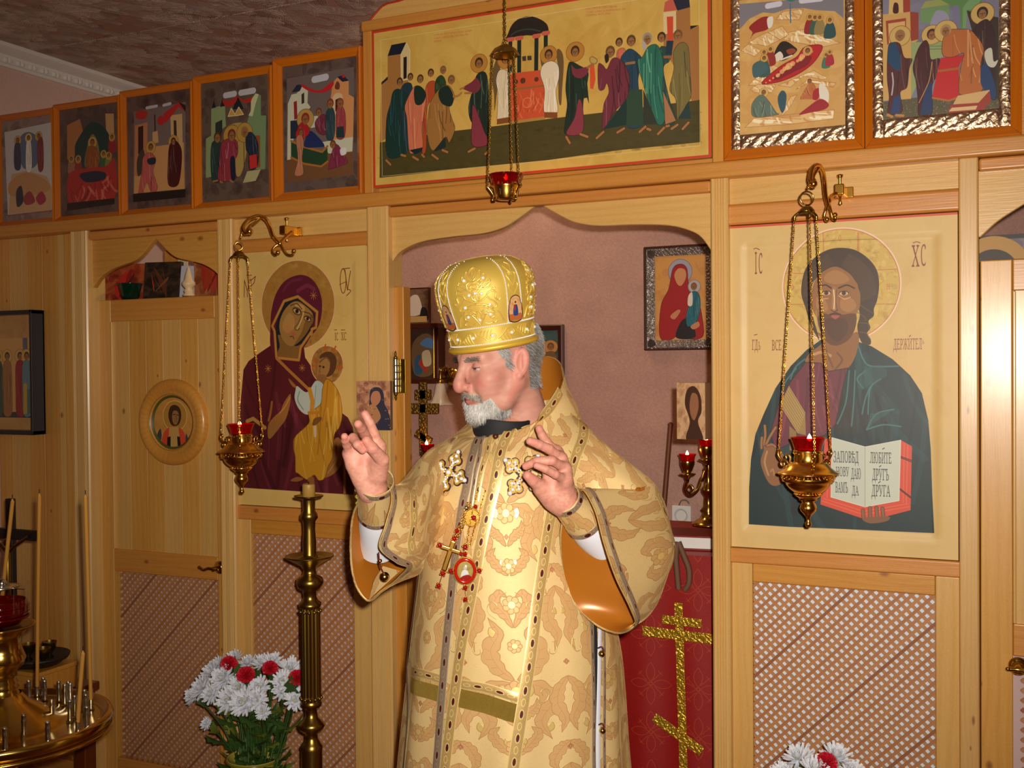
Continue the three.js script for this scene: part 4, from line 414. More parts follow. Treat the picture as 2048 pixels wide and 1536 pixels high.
// glazed icons in mitred frames
function framedIcon(label, c, x0, x1, y0, y1, px0, px1, py0, py1, opt = {}) {
  const W = x1 - x0, H = y1 - y0, t = thing('framed_icon', label, 'icon', [(x0 + x1) / 2, y0, opt.z ?? 0], 0, opt.group), cx = (x0 + x1) / 2, d = opt.d ?? 0.03;
  const a = px0 - x0, b = x1 - px1, lo = py0 - y0, hi = y1 - py1, fm = opt.m || M.frame;
  // mitred sides with a sloped profile
  const side = (len, w, i0, i1) => { const s = [[0, 0, 0], [len, 0, 0], [len - i1, w, 0], [i0, w, 0]], zf = [d, d, d - 0.009, d - 0.009], P = [], q = (A, B, C, D) => P.push(...A, ...B, ...C, ...A, ...C, ...D), f = s.map((p, i) => [p[0], p[1], zf[i]]), r = 0.006, m = [[r, r * 0.9, d + 0.003], [len - r, r * 0.9, d + 0.003]]; q(f[0], f[1], m[1], m[0]); q(m[0], m[1], f[2], f[3]); q(s[0], s[1], f[1], f[0]); q(s[1], s[2], f[2], f[1]); q(f[1], f[2], m[1], m[1]); q(s[2], s[3], f[3], f[2]); q(s[3], s[0], f[0], f[3]); q(s[3], s[2], s[1], s[0]); const g = new THREE.BufferGeometry(); g.setAttribute('position', new THREE.Float32BufferAttribute(P, 3)); g.computeVertexNormals(); return grain(g, 0, wr(), wr()); };
  const sd = [[side(W, lo, a, b), -W / 2, 0, 0], [side(H, b, lo, hi), W / 2, 0, PI / 2], [side(W, hi, b, a), W / 2, H, PI], [side(H, a, hi, lo), -W / 2, H, -PI / 2]];
  for (const [g, x, y, r] of sd) { const o = part('frame_side', g, fm, t); o.position.set(x, y, 0); o.rotation.z = r; }
  const pw = px1 - px0, ph = py1 - py0, ox = (px0 + px1) / 2 - cx, oy = (py0 + py1) / 2 - y0;
  part('print', place(new THREE.PlaneGeometry(pw + 0.004, ph + 0.004), ox, oy, d - 0.0138), opt.print || mat(0xffffff, 0.5, 0, { map: iconTex(c) }), t);
  part('back_board', place(rbox(W - 0.008, H - 0.008, 0.008, 0.001), 0, H / 2, 0.005), M.dark, t);
  if (!opt.noGlass) part('glass', place(new THREE.PlaneGeometry(pw + 0.004, ph + 0.004), ox, oy, d - 0.0105), M.glass, t);
  if (opt.extra) opt.extra(t, ox, oy, d - 0.0138);
  return t;
}
const dg = 'row of small framed festival icons';
framedIcon('small framed icon of a white figure in a blue oval above a rocky hill', icons.F1, -3.575, -3.266, 2.165, 2.597, -3.555, -3.285, 2.185, 2.575, { group: dg });
framedIcon('small framed icon of mourners around a red bier under a green mandorla', icons.F2, -3.264, -2.933, 2.165, 2.606, -3.245, -2.955, 2.185, 2.585, { group: dg });
framedIcon('small framed icon of a winged messenger facing a standing woman in dark red', icons.F3, -2.931, -2.594, 2.166, 2.618, -2.91, -2.615, 2.187, 2.595, { group: dg });
framedIcon('small framed icon with pale green towers, red drapery and a pair greeting an elder', icons.F4, -2.592, -2.25, 2.167, 2.63, -2.565, -2.275, 2.188, 2.605, { group: dg });
framedIcon('small framed icon of a woman in red resting on a green bed', icons.F5, -2.248, -1.897, 2.169, 2.648, -2.215, -1.919, 2.197, 2.62, { group: dg });
// two icons with an embossed foil border
const foilB = ctex(paint(512, 512, (x, y) => { const a = Math.sin(x / 9 + 4 * noise(x / 24, y / 24, 21, 21, 31)) * Math.sin(y / 8 + 4 * noise(x / 20, y / 20, 25, 25, 32)), v = clamp(128 + 90 * a + 60 * (noise(x / 6, y / 6, 85, 85, 33) - 0.5), 0, 255); return [v, v, v]; })[0], [5, 5], false);
M.foil = mat(col(196, 164, 134), 0.36, 1, { bumpMap: foilB, bumpScale: 0.0011 });
const foil = (ix0, ix1, iy0, iy1, px0, px1, py0, py1, seed) => (t, ox, oy, z) => {
  const pw = px1 - px0, ph = py1 - py0, r = rng(seed);
  const strip = (x0, x1, y0, y1) => { const w = x1 - x0, h = y1 - y0, nx = Math.ceil(w / 0.005), ny = Math.ceil(h / 0.005), g = new THREE.PlaneGeometry(w, h, nx, ny), p = g.attributes.position; for (let i = 0; i < p.count; i++) { const X = p.getX(i) + x0, Y = p.getY(i) + y0, e = Math.min(w / 2 - Math.abs(p.getX(i)), h / 2 - Math.abs(p.getY(i))); p.setZ(i, 0.0004 + Math.min(1, e / 0.006) * 0.005 * (0.3 + 0.5 * noise(X * 130 + 90, Y * 130 + 90, 999, 999, seed) + 0.35 * Math.sin(X * 190 + 5 * Math.sin(Y * 90)) * Math.sin(Y * 190))); } g.computeVertexNormals(); grain(g, 1); return g.translate((x0 + x1) / 2 + ox - (px0 + px1) / 2, (y0 + y1) / 2 + oy - (py0 + py1) / 2, z); };
  for (const a of [[px0, ix0, py0, py1], [ix1, px1, py0, py1], [ix0, ix1, py0, iy0], [ix0, ix1, iy1, py1]]) part('foil_border', strip(...a), M.foil, t);
};
framedIcon('framed icon of a cave scene with a red couch, foil border', icons.R1, -0.712, -0.336, 2.17, 2.668, -0.692, -0.362, 2.200, 2.640, { noGlass: true, extra: foil(-0.668, -0.386, 2.24, 2.612, -0.692, -0.362, 2.2, 2.64, 3) });
framedIcon('framed icon of robed figures bowing beside a red draped table, foil border', icons.R2, -0.334, 0.040, 2.168, 2.668, -0.316, 0.014, 2.196, 2.640, { noGlass: true, extra: foil(-0.290, -0.012, 2.243, 2.612, -0.316, 0.014, 2.196, 2.64, 4) });
{ // crest above the wide icon
  const t = thing('carved_crest', 'curved pale wood crest with a red painted edge above the wide icon', 'crest', [-1.3, 2.727, 0.0]);
  const half = [[-0.565, 0], [-0.53, 0.03], [-0.51, 0.042], [-0.45, 0.047], [-0.38, 0.062], [-0.31, 0.10], [-0.22, 0.14], [-0.1, 0.155], [0, 0.158]], pts = half.concat(half.slice(0, -1).reverse().map(([x, y]) => [-x, y]));
  part('board', grain(extrude(pts, 0.02), 0), M.pine, t);
  part('painted_edge', tube(pts.map(([x, y]) => [x, y, 0.021]), 0.0035, 60, 6), mat(col(176, 52, 30), 0.4), t);
  part('inset_panel', place(rbox(0.36, 0.1, 0.004, 0.001), 0.05, 0.06, 0.022), mat(col(96, 30, 44), 0.5), t);
}
{ // round icon on the side door
  const t = thing('round_icon', 'round wooden icon of an angel in red on the side door', 'icon', [-2.756, 1.411, -0.038]);
  const r = place(lathe([[0.098, 0], [0.098, 0.014], [0.104, 0.018], [0.112, 0.016], [0.118, 0.02], [0.135, 0.026], [0.15, 0.022], [0.157, 0.012], [0.158, 0]], 64), 0, 0, 0, PI / 2);
  part('frame_ring', r, M.honey, t);
  part('green_ring', place(lathe([[0.088, 0.006], [0.098, 0.012], [0.104, 0.0185]], 64), 0, 0, 0, PI / 2), mat(col(78, 82, 34), 0.4), t);
  part('painting', place(new THREE.CircleGeometry(0.098, 48), 0, 0, 0.007), mat(0xffffff, 0.4, 0, { map: iconTex(icons.A) }), t);
}
{ // dark shadow-box
  const t = thing('boxed_icon', 'deep black-framed glazed icon of standing figures on the plank wall', 'icon', [-3.52, 1.358, -0.005]);
  const W = 0.31, H = 0.478, d = 0.062, bm = mat(col(40, 40, 44), 0.4);
  for (const [x, y, w, h] of [[-W / 2 + 0.006, H / 2, 0.012, H], [W / 2 - 0.006, H / 2, 0.012, H], [0, 0.008, W, 0.016], [0, H - 0.008, W, 0.016]]) part('frame_side', place(rbox(w, h, d, 0.002), x, y, d / 2), bm, t);
  part('print', place(new THREE.PlaneGeometry(W - 0.02, H - 0.03), 0, H / 2, 0.012), mat(0xffffff, 0.6, 0, { map: iconTex(icons.B) }), t);
  part('back_board', place(rbox(W, H, 0.008, 0.001), 0, H / 2, 0.004), bm, t);
  part('glass', place(new THREE.PlaneGeometry(W - 0.02, H - 0.03), 0, H / 2, d - 0.006), M.glass, t);
}

// ---------- hanging lamps ----------
const lampProfile = [[0, 0], [0.005, 0.0005], [0.008, 0.006], [0.0075, 0.011], [0.0045, 0.016], [0.005, 0.025], [0.011, 0.033], [0.0185, 0.041], [0.0207, 0.048], [0.0185, 0.056], [0.014, 0.063], [0.018, 0.066], [0.022, 0.068], [0.0205, 0.071], [0.025, 0.074], [0.0315, 0.079], [0.033, 0.083], [0.031, 0.086], [0.036, 0.088], [0.046, 0.096], [0.053, 0.105], [0.056, 0.113], [0.0625, 0.114], [0.0635, 0.121], [0.062, 0.13], [0.0735, 0.132], [0.0745, 0.135], [0.066, 0.139], [0.056, 0.147], [0.047, 0.158], [0.038, 0.1605], [0.034, 0.162], [0.0345, 0.17], [0.033, 0.178], [0.0355, 0.188], [0.034, 0.191], [0.031, 0.19], [0.03, 0.165], [0, 0.163]];
function hangingLamp(label, x, y, z, capY, face, arm) {
  const t = thing('hanging_lamp', label, 'oil lamp', [x, y, z]);
  part('bowl', lathe(lampProfile, 48), M.gold, t);
  const beads = []; for (let i = 0; i < 40; i++) { const a = i / 40 * TAU; beads.push(place(new THREE.SphereGeometry(0.0021, 6, 4), 0.0635 * Math.cos(a), 0.1225 + 0.003 * (i % 2), 0.0635 * Math.sin(a))); if (i < 24) { const b = i / 24 * TAU; beads.push(place(new THREE.SphereGeometry(0.0018, 6, 4), 0.035 * Math.cos(b), 0.182 + 0.0025 * (i % 2), 0.035 * Math.sin(b)), place(new THREE.SphereGeometry(0.0017, 6, 4), 0.0335 * Math.cos(b), 0.083, 0.0335 * Math.sin(b))); } }
  part('chased_relief', join(beads), M.gold, t);
  part('glass_cup', lathe([[0, 0.168], [0.028, 0.168], [0.033, 0.192], [0.0365, 0.205], [0.043, 0.222], [0.0415, 0.222], [0.035, 0.205], [0.0315, 0.192], [0.0265, 0.17], [0, 0.17]], 40), M.ruby, t);
  part('oil', place(new THREE.CylinderGeometry(0.031, 0.027, 0.02, 24), 0, 0.183, 0), mat(col(110, 20, 10), 0.3), t);
  flameAt(t, 0.006, 0.212, 0.014, 0.021);
  for (let k = 0; k < 3; k++) {
    const a = face + k * TAU / 3, q = [[0.05, 0.156], [0.056, 0.163], [0.064, 0.163], [0.069, 0.157], [0.066, 0.15], [0.06, 0.151], [0.06, 0.157]].map(([r, h]) => [r * Math.cos(a), h, r * Math.sin(a)]), w = [[0.066, 0.163], [0.072, 0.17], [0.076, 0.18], [0.073, 0.188], [0.068, 0.184], [0.0695, 0.178]].map(([r, h]) => [r * Math.cos(a), h, r * Math.sin(a)]), u = [[0.046, 0.16], [0.045, 0.172], [0.05, 0.179], [0.056, 0.175], [0.054, 0.169]].map(([r, h]) => [r * Math.cos(a), h, r * Math.sin(a)]);
    part('scroll_arm', join([tube(q, 0.0033, 20, 6), tube(w, 0.003, 18, 6), tube(u, 0.0026, 16, 6)]), M.gold, t);
    const C = capY - y; part('chain', chainGeo([0.074 * Math.cos(a), 0.187, 0.074 * Math.sin(a)], [0.031 * Math.cos(a), C - 0.028, 0.031 * Math.sin(a)], 0.0066, 0.001), M.gold, t);
  }
  const C = capY - y, cap = part('chain_cap', join([place(lathe([[0.004, 0.006], [0.012, 0.003], [0.019, -0.006], [0.02, -0.012], [0.012, -0.008], [0, -0.002]], 24), 0, C, 0), ...[0, 1, 2].map((k) => { const a = face + k * TAU / 3, c = Math.cos(a), s = Math.sin(a); return tube([[0.012 * c, C - 0.004, 0.012 * s], [0.022 * c, C - 0.011, 0.022 * s], [0.03 * c, C - 0.017, 0.03 * s], [0.031 * c, C - 0.027, 0.031 * s]], 0.004, 10, 6); })]), M.brassOld, t);
  const rr = arm.ring; part('ring', place(new THREE.TorusGeometry(rr, 0.0022, 8, 28), 0, C + 0.008 + rr, 0, 0, arm.turn), M.brass, t);
  return t;
}
function bracket(label, mount, paths, plate) {
  const t = thing('lamp_bracket', label, 'bracket', mount), L = (p) => [p[0] - mount[0], p[1] - mount[1], p[2] - mount[2]];
  part('mount_plate', place(rbox(0.05, 0.03, 0.012, 0.003), 0, 0, 0), M.gold, t);
  part('screw_block', place(rbox(0.026, 0.03, 0.07, 0.004), -0.004, 0, 0.035), M.gold, t);
  part('thumb_screw', place(lathe([[0, 0], [0.004, 0], [0.004, 0.02], [0.008, 0.024], [0.008, 0.03], [0, 0.032]], 12), -0.004, 0.012, 0.045), M.gold, t); part('drop_finial', place(lathe([[0, 0], [0.004, 0], [0.003, 0.012], [0.006, 0.022], [0, 0.026]], 12), -0.004, -0.014, 0.045, PI), M.gold, t);
  paths.forEach(([pts, r, nm]) => part(nm, join([tube(pts.map(L), r, 30, 8), place(new THREE.SphereGeometry(r * 1.7, 10, 8), ...L(pts[pts.length - 1]))]), M.gold, t));
  return t;
}
bracket('gilt scroll bracket on the panel above the icon of the veiled mother', [-2.1698,2.0626,.014], [
  [[[-2.1452,2.0549,.07], [-2.1474,2.0353,.1], [-2.1493,2.011,.13]], 0.006, 'arm'],
  [[[-2.1493,2.011,.13], [-2.1542,2.0341,.16], [-2.1504,2.0607,.18], [-2.1448,2.0808,.21], [-2.1547,2.0885,.23], [-2.1706,2.0792,.25], [-2.1765,2.0629,.27], [-2.1746,2.0407,.285], [-2.1631,2.0274,.285], [-2.1494,2.0329,.285]], 0.0065, 'swan_neck'],
  [[[-2.1507,2.0895,.22], [-2.1589,2.0761,.23], [-2.1669,2.0643,.24], [-2.1749,2.0557,.25], [-2.1731,2.0418,.26]], 0.005, 'leaf_scroll'],
  [[[-2.1493,2.011,.13], [-2.1639,1.9994,.14], [-2.1684,1.9845,.145], [-2.1566,1.9725,.145], [-2.1465,1.9801,.145]], 0.0045, 'lower_scroll'],
  [[[-2.1454,2.0108,.13], [-2.1376,1.9941,.13], [-2.1238,1.9743,.125], [-2.1077,1.9723,.12], [-2.1015,1.985,.12]], 0.0045, 'lower_scroll'],
  [[[-2.1746,2.0407,.285], [-2.1767,2.0261,.29], [-2.1788,2.0168,.29]], 0.0025, 'hook']]);
hangingLamp('gilt hanging oil lamp before the icon of the veiled mother', -2.188, 1.208, 0.29, 1.968, 0.95, { ring: 0.0125, turn: 0.6 });
bracket('gilt scroll bracket on the panel above the icon with the open book', [-.3904,2.0588,.014], [
  [[[-.3983,2.0513,.07], [-.4069,2.0425,.1], [-.4138,2.0219,.14]], 0.0055, 'arm'],
  [[[-.4139,2.009,.14], [-.4171,2.0347,.16], [-.4165,2.0636,.18], [-.4168,2.0879,.21], [-.422,2.0972,.24], [-.4302,2.0912,.265], [-.4343,2.0699,.285], [-.4328,2.0485,.295], [-.4257,2.0431,.295]], 0.006, 'swan_neck'],
  [[[-.4198,2.0962,.23], [-.4265,2.081,.25], [-.4311,2.0686,.26], [-.4308,2.0547,.27]], 0.0048, 'leaf_scroll'],
  [[[-.4138,2.018,.14], [-.4174,1.9977,.15], [-.4212,1.9812,.15], [-.415,1.9731,.15]], 0.0042, 'lower_scroll'],
  [[[-.4126,2.0179,.14], [-.4078,1.9944,.13], [-.4036,1.9767,.125], [-.3981,1.9744,.12], [-.3993,1.9874,.12]], 0.0042, 'lower_scroll'],
  [[[-.4328,2.0534,.295], [-.4356,2.0407,.3], [-.4369,2.0347,.3]], 0.0025, 'hook']]);
hangingLamp('gilt hanging oil lamp before the icon with the open book', -0.441, 1.199, 0.30, 1.984, 1.2, { ring: 0.0165, turn: 0.5 });
{ // small lamp over the opening
  const t = thing('small_hanging_lamp', 'small red glass lamp hanging on chains over the central opening', 'oil lamp', [-1.277, 2.072, 0.25]);
  part('cup', lathe([[0, 0], [0.026, 0.001], [0.03, 0.004], [0.033, 0.02], [0.037, 0.036], [0.039, 0.04], [0.0375, 0.041], [0.031, 0.02], [0.027, 0.006], [0, 0.004]], 40), M.gold, t);
  const teeth = []; for (let i = 0; i < 18; i++) { const a = i / 18 * TAU, g = new THREE.ConeGeometry(0.005, 0.012, 4); teeth.push(place(g, 0.0405 * Math.cos(a), 0.045, 0.0405 * Math.sin(a))); } part('toothed_rim', join(teeth), M.gold, t);
  for (let k = 0; k < 6; k++) { const a = k / 6 * TAU + 0.9, o = part('cross_piercing', join([rbox(0.0025, 0.018, 0.002, 0.0005), place(rbox(0.01, 0.0025, 0.002, 0.0005), 0, 0.003, 0)]), M.dark, t); o.position.set(0.0338 * Math.sin(a), 0.02, 0.0338 * Math.cos(a)); o.rotation.set(0.14, a, 0, 'YXZ'); }
  const gl = lathe([[0, 0.03], [0.034, 0.034], [0.043, 0.052], [0.049, 0.072], [0.0475, 0.0725], [0.041, 0.052], [0.032, 0.037], [0, 0.034]], 72), p = gl.attributes.position; for (let i = 0; i < p.count; i++) { const a = Math.atan2(p.getZ(i), p.getX(i)), k = 1 + 0.028 * Math.cos(a * 18) * smoothstep(p.getY(i), 0.04, 0.07); p.setX(i, p.getX(i) * k); p.setZ(i, p.getZ(i) * k); } gl.computeVertexNormals(); part('glass_cup', gl, M.ruby, t);
  flameAt(t, 0.008, 0.052, 0.02, 0.018);
  for (let k = 0; k < 3; k++) { const a = 2.5 + k * TAU / 3, c = Math.cos(a), s = Math.sin(a); part('side_scroll', tube([[0.03 * c, 0.0, 0.03 * s], [0.04 * c, -0.002, 0.04 * s], [0.038 * c, 0.012, 0.038 * s], [0.045 * c, 0.025, 0.045 * s], [0.054 * c, 0.036, 0.054 * s]], 0.0035, 16, 6), M.brass, t); part('chain', chainGeo([0.054 * c, 0.038, 0.054 * s], [0.036 * c, 0.408, 0.036 * s], 0.0075, 0.0011), M.brassOld, t); }
  part('chain_cap', join([place(lathe([[0.003, 0.02], [0.012, 0.018], [0.03, 0.008], [0.042, -0.01], [0.038, -0.012], [0.026, 0.004], [0, 0.012]], 6), 0, 0.418, 0), place(new THREE.TorusGeometry(0.006, 0.0016, 6, 14), 0, 0.444, 0)]), M.brassOld, t);
  part('chain', chainGeo([0, 0.45, 0], [0, 0.822, 0], 0.0085, 0.0013), M.brassOld, t);
}
// ---------- small things fixed to the screen ----------
function smallIcon(label, c, p, w, h, d, turn) { const t = thing('small_icon', label, 'icon', p, turn); part('painting', place(new THREE.PlaneGeometry(w, h), 0, h / 2, d / 2 + 0.0006), mat(0xffffff, 0.4, 0, { map: iconTex(c), clearcoat: 0.4 }), t); part('block', place(rbox(w, h, d, 0.003), 0, h / 2, 0), mat(col(120, 88, 60), 0.6), t); return t; }
{
  const mk = (f) => { const [c, g] = canvas(240, 320); f(g); return c; };
  const c1 = mk((g) => { ground(g, 240, 320, 'rgb(206,150,112)', 'rgba(120,70,60,A)', 71, 160, 0.4); blob(g, [90, 150, 100, 60, 150, 40, 190, 70, 200, 150, 230, 210, 236, 320, 110, 320, 80, 230], 'rgb(56,56,74)'); blob(g, [100, 110, 120, 70, 160, 70, 172, 120, 140, 160, 110, 150], 'rgb(196,130,96)'); blob(g, [80, 170, 120, 150, 150, 180, 170, 240, 110, 290, 70, 240], 'rgb(190,134,92)'); const r = rng(3); for (let i = 0; i < 70; i++) { g.fillStyle = r() < 0.5 ? 'rgba(226,180,140,.5)' : 'rgba(60,40,44,.4)'; g.beginPath(); g.ellipse(r() * 240, r() * 320, 1 + r() * 7, 1 + r() * 5, 0, 0, TAU); g.fill(); } });
  smallIcon('small flaking icon of a dark-veiled figure propped at the left jamb', c1, [-1.848, 1.402, 0.043], 0.122, 0.158, 0.018, 0.05);
  const c2 = mk((g) => { ground(g, 240, 320, 'rgb(206,166,124)', 'rgba(150,100,70,A)', 72, 120, 0.4); blob(g, [70, 120, 90, 40, 150, 20, 200, 70, 210, 160, 180, 220, 220, 320, 80, 320, 110, 220], 'rgb(70,44,34)'); blob(g, [110, 120, 130, 60, 175, 70, 185, 140, 150, 210, 118, 180], 'rgb(150,100,70)'); });
  smallIcon('thick small icon block of a long-haired face on the right jamb', c2, [-0.802, 1.392, 0.02], 0.088, 0.16, 0.04, -0.2);
}
{ const t = thing('gate_hinge', 'brass barrel hinge with pointed finials on the left jamb', 'hinge', [-1.79, 1.505, 0.006]);
  part('leaf_plate', place(rbox(0.04, 0.11, 0.003, 0.001), 0.012, 0.07, -0.006), M.brassOld, t);
  for (let i = 0; i < 5; i++) part('knuckle', place(lathe([[0, 0], [0.0085, 0], [0.0095, 0.002], [0.0095, 0.02], [0.0085, 0.0215], [0, 0.0215]], 18), 0, 0.016 + i * 0.022, 0.002), M.silver, t);
  for (const s of [0, 1]) part('finial', place(lathe([[0, -0.002], [0.0075, 0], [0.0065, 0.006], [0.0035, 0.01], [0.0045, 0.016], [0.002, 0.024], [0, 0.026]], 14), 0, s ? 0.126 : 0.016, 0.002, s ? 0 : PI), M.brassOld, t);
}
// ---------- behind the arches ----------
{
  const sh = thing('shelf', 'plank shelf behind the arch over the round-icon door', 'shelf', [-2.9, 1.868, -0.2]); for (let i = 0; i < 5; i++) bar(sh, 'plank', M.rail, -0.45, 0.45, -0.02, 0, -0.14 + i * 0.056, -0.14 + i * 0.056 + 0.053, 0);
  for (const x of [-0.4, 0.4]) bar(sh, 'bracket', M.honey, x - 0.015, x + 0.015, -0.16, -0.02, -0.02, 0.14, 1);
  const y = 1.869, mini = (seed, a, b) => { const [c, g] = canvas(128, 160); ground(g, 128, 160, a, b, seed, 90, 0.5); const r = rng(seed); for (let i = 0; i < 5; i++) blob(g, [20 + r() * 90, 20 + r() * 60, 30 + r() * 80, 60 + r() * 60, 20 + r() * 80, 120 + r() * 30], `rgb(${90 + r() * 120 | 0},${30 + r() * 50 | 0},${20 + r() * 30 | 0})`); return c; };
  const lean = (label, c, px, w, h, d, tilt, roll = 0, z = -0.22) => { const t = thing('leaning_icon', label, 'icon', [px, y, z]); t.rotation.set(-tilt, 0.12, roll); part('painting', place(new THREE.PlaneGeometry(w, h), 0, h / 2, d / 2 + 0.0006), mat(0xffffff, 0.5, 0, { map: iconTex(c) }), t); part('board', place(rbox(w, h, d, 0.002), 0, h / 2, 0), mat(col(70, 44, 26), 0.6), t); };
  lean('red and gold icon leaning on the shelf behind the green glass', mini(3, 'rgb(180,90,50)', 'rgba(120,30,20,A)'), -3.17, 0.2, 0.155, 0.014, 0.12);
  lean('blackened old icon board standing on the arch shelf', mini(8, 'rgb(66,50,36)', 'rgba(20,16,14,A)'), -2.955, 0.165, 0.15, 0.016, 0.1, 0, -0.2);
  lean('icon in brown and red tilted behind the turned white spire', mini(12, 'rgb(176,110,60)', 'rgba(110,50,24,A)'), -2.70, 0.16, 0.2, 0.018, 0.1, 0.09, -0.2);
  lean('plain icon print beside the post on the arch shelf', mini(17, 'rgb(150,110,96)', 'rgba(90,40,34,A)'), -2.575, 0.09, 0.17, 0.01, 0.1, 0.03, -0.21);
  const pp = thing('paper_card', 'pale curled card between the icons on the arch shelf', 'card', [-2.83, y, -0.21]); part('sheet', place(rbox(0.09, 0.13, 0.003, 0.001), 0, 0.065, 0, -0.1, 0, -0.05), mat(col(196, 200, 214), 0.7), pp); part('fold', place(rbox(0.05, 0.2, 0.003, 0.001), -0.05, 0.1, -0.02, -0.08), mat(col(214, 196, 160), 0.7), pp);
  const gg = thing('green_glass', 'dark green glass votive cup on the arch shelf', 'cup', [-3.02, y, -0.1]); part('cup', lathe([[0, 0.002], [0.028, 0.002], [0.034, 0.012], [0.042, 0.05], [0.046, 0.062], [0.043, 0.062], [0.036, 0.03], [0, 0.012]], 28), mat(col(10, 60, 40), 0.08, 0, { transmission: 0.5, thickness: 0.004, attenuationColor: col(4, 60, 36), attenuationDistance: 0.004 }), gg); part('wax_fill', place(new THREE.CylinderGeometry(0.035, 0.03, 0.03, 20), 0, 0.03, 0), mat(col(12, 34, 24), 0.5), gg); part('wick', place(new THREE.CylinderGeometry(0.0025, 0.0025, 0.024, 8), 0, 0.058, 0), M.wick, gg);
  const sp = thing('turned_spire', 'small white turned wooden spire on the arch shelf', 'ornament', [-2.70, y, -0.06]); part('spire', lathe([[0, 0], [0.02, 0], [0.022, 0.006], [0.015, 0.012], [0.018, 0.02], [0.013, 0.028], [0.018, 0.034], [0.024, 0.042], [0.024, 0.05], [0.016, 0.06], [0.01, 0.085], [0.003, 0.105], [0, 0.108]], 28), mat(col(226, 196, 150), 0.45), sp);
  const wb = thing('wooden_block', 'pale wooden block on top of the blackened icon board', 'block', [-2.975, y, -0.3]); part('block', place(rbox(0.075, 0.205, 0.05, 0.004), 0, 0.1025, 0), M.amber, wb);
  // head of a large icon in the right-hand arch
  const [c, g] = canvas(512, 512); ground(g, 512, 512, 'rgb(122,112,120)', 'rgba(70,60,70,A)', 81, 120, 0.4); g.fillStyle = 'rgb(40,30,26)'; g.fillRect(0, 0, 512, 10); poly(g, [0, 200, 30, 150, 110, 150, 200, 230, 260, 512, 0, 512], 'rgb(110,40,36)'); circ(g, [58, 80, 136, 80], 'rgb(190,140,62)'); circ(g, [58, 84, 110, 84], 'rgb(50,32,24)'); blob(g, [26, 110, 40, 84, 58, 78, 78, 86, 90, 110, 76, 150, 40, 150], 'rgb(170,110,60)');
  const t = thing('large_icon', 'large icon with a broad gold halo behind the right-hand arch', 'icon', [0.21, 1.331, -0.24]); part('painting', place(new THREE.PlaneGeometry(0.62, 0.62), 0, 0.31, 0.0105), mat(0xffffff, 0.5, 0, { map: iconTex(c) }), t); part('board', place(rbox(0.62, 0.62, 0.02, 0.003), 0, 0.31, 0), M.honey, t); part('leg', place(rbox(0.05, 1.33, 0.03, 0.003), -0.2, -0.665, 0), M.honey, t); part('leg', place(rbox(0.05, 1.33, 0.03, 0.003), 0.2, -0.665, 0), M.honey, t);
}
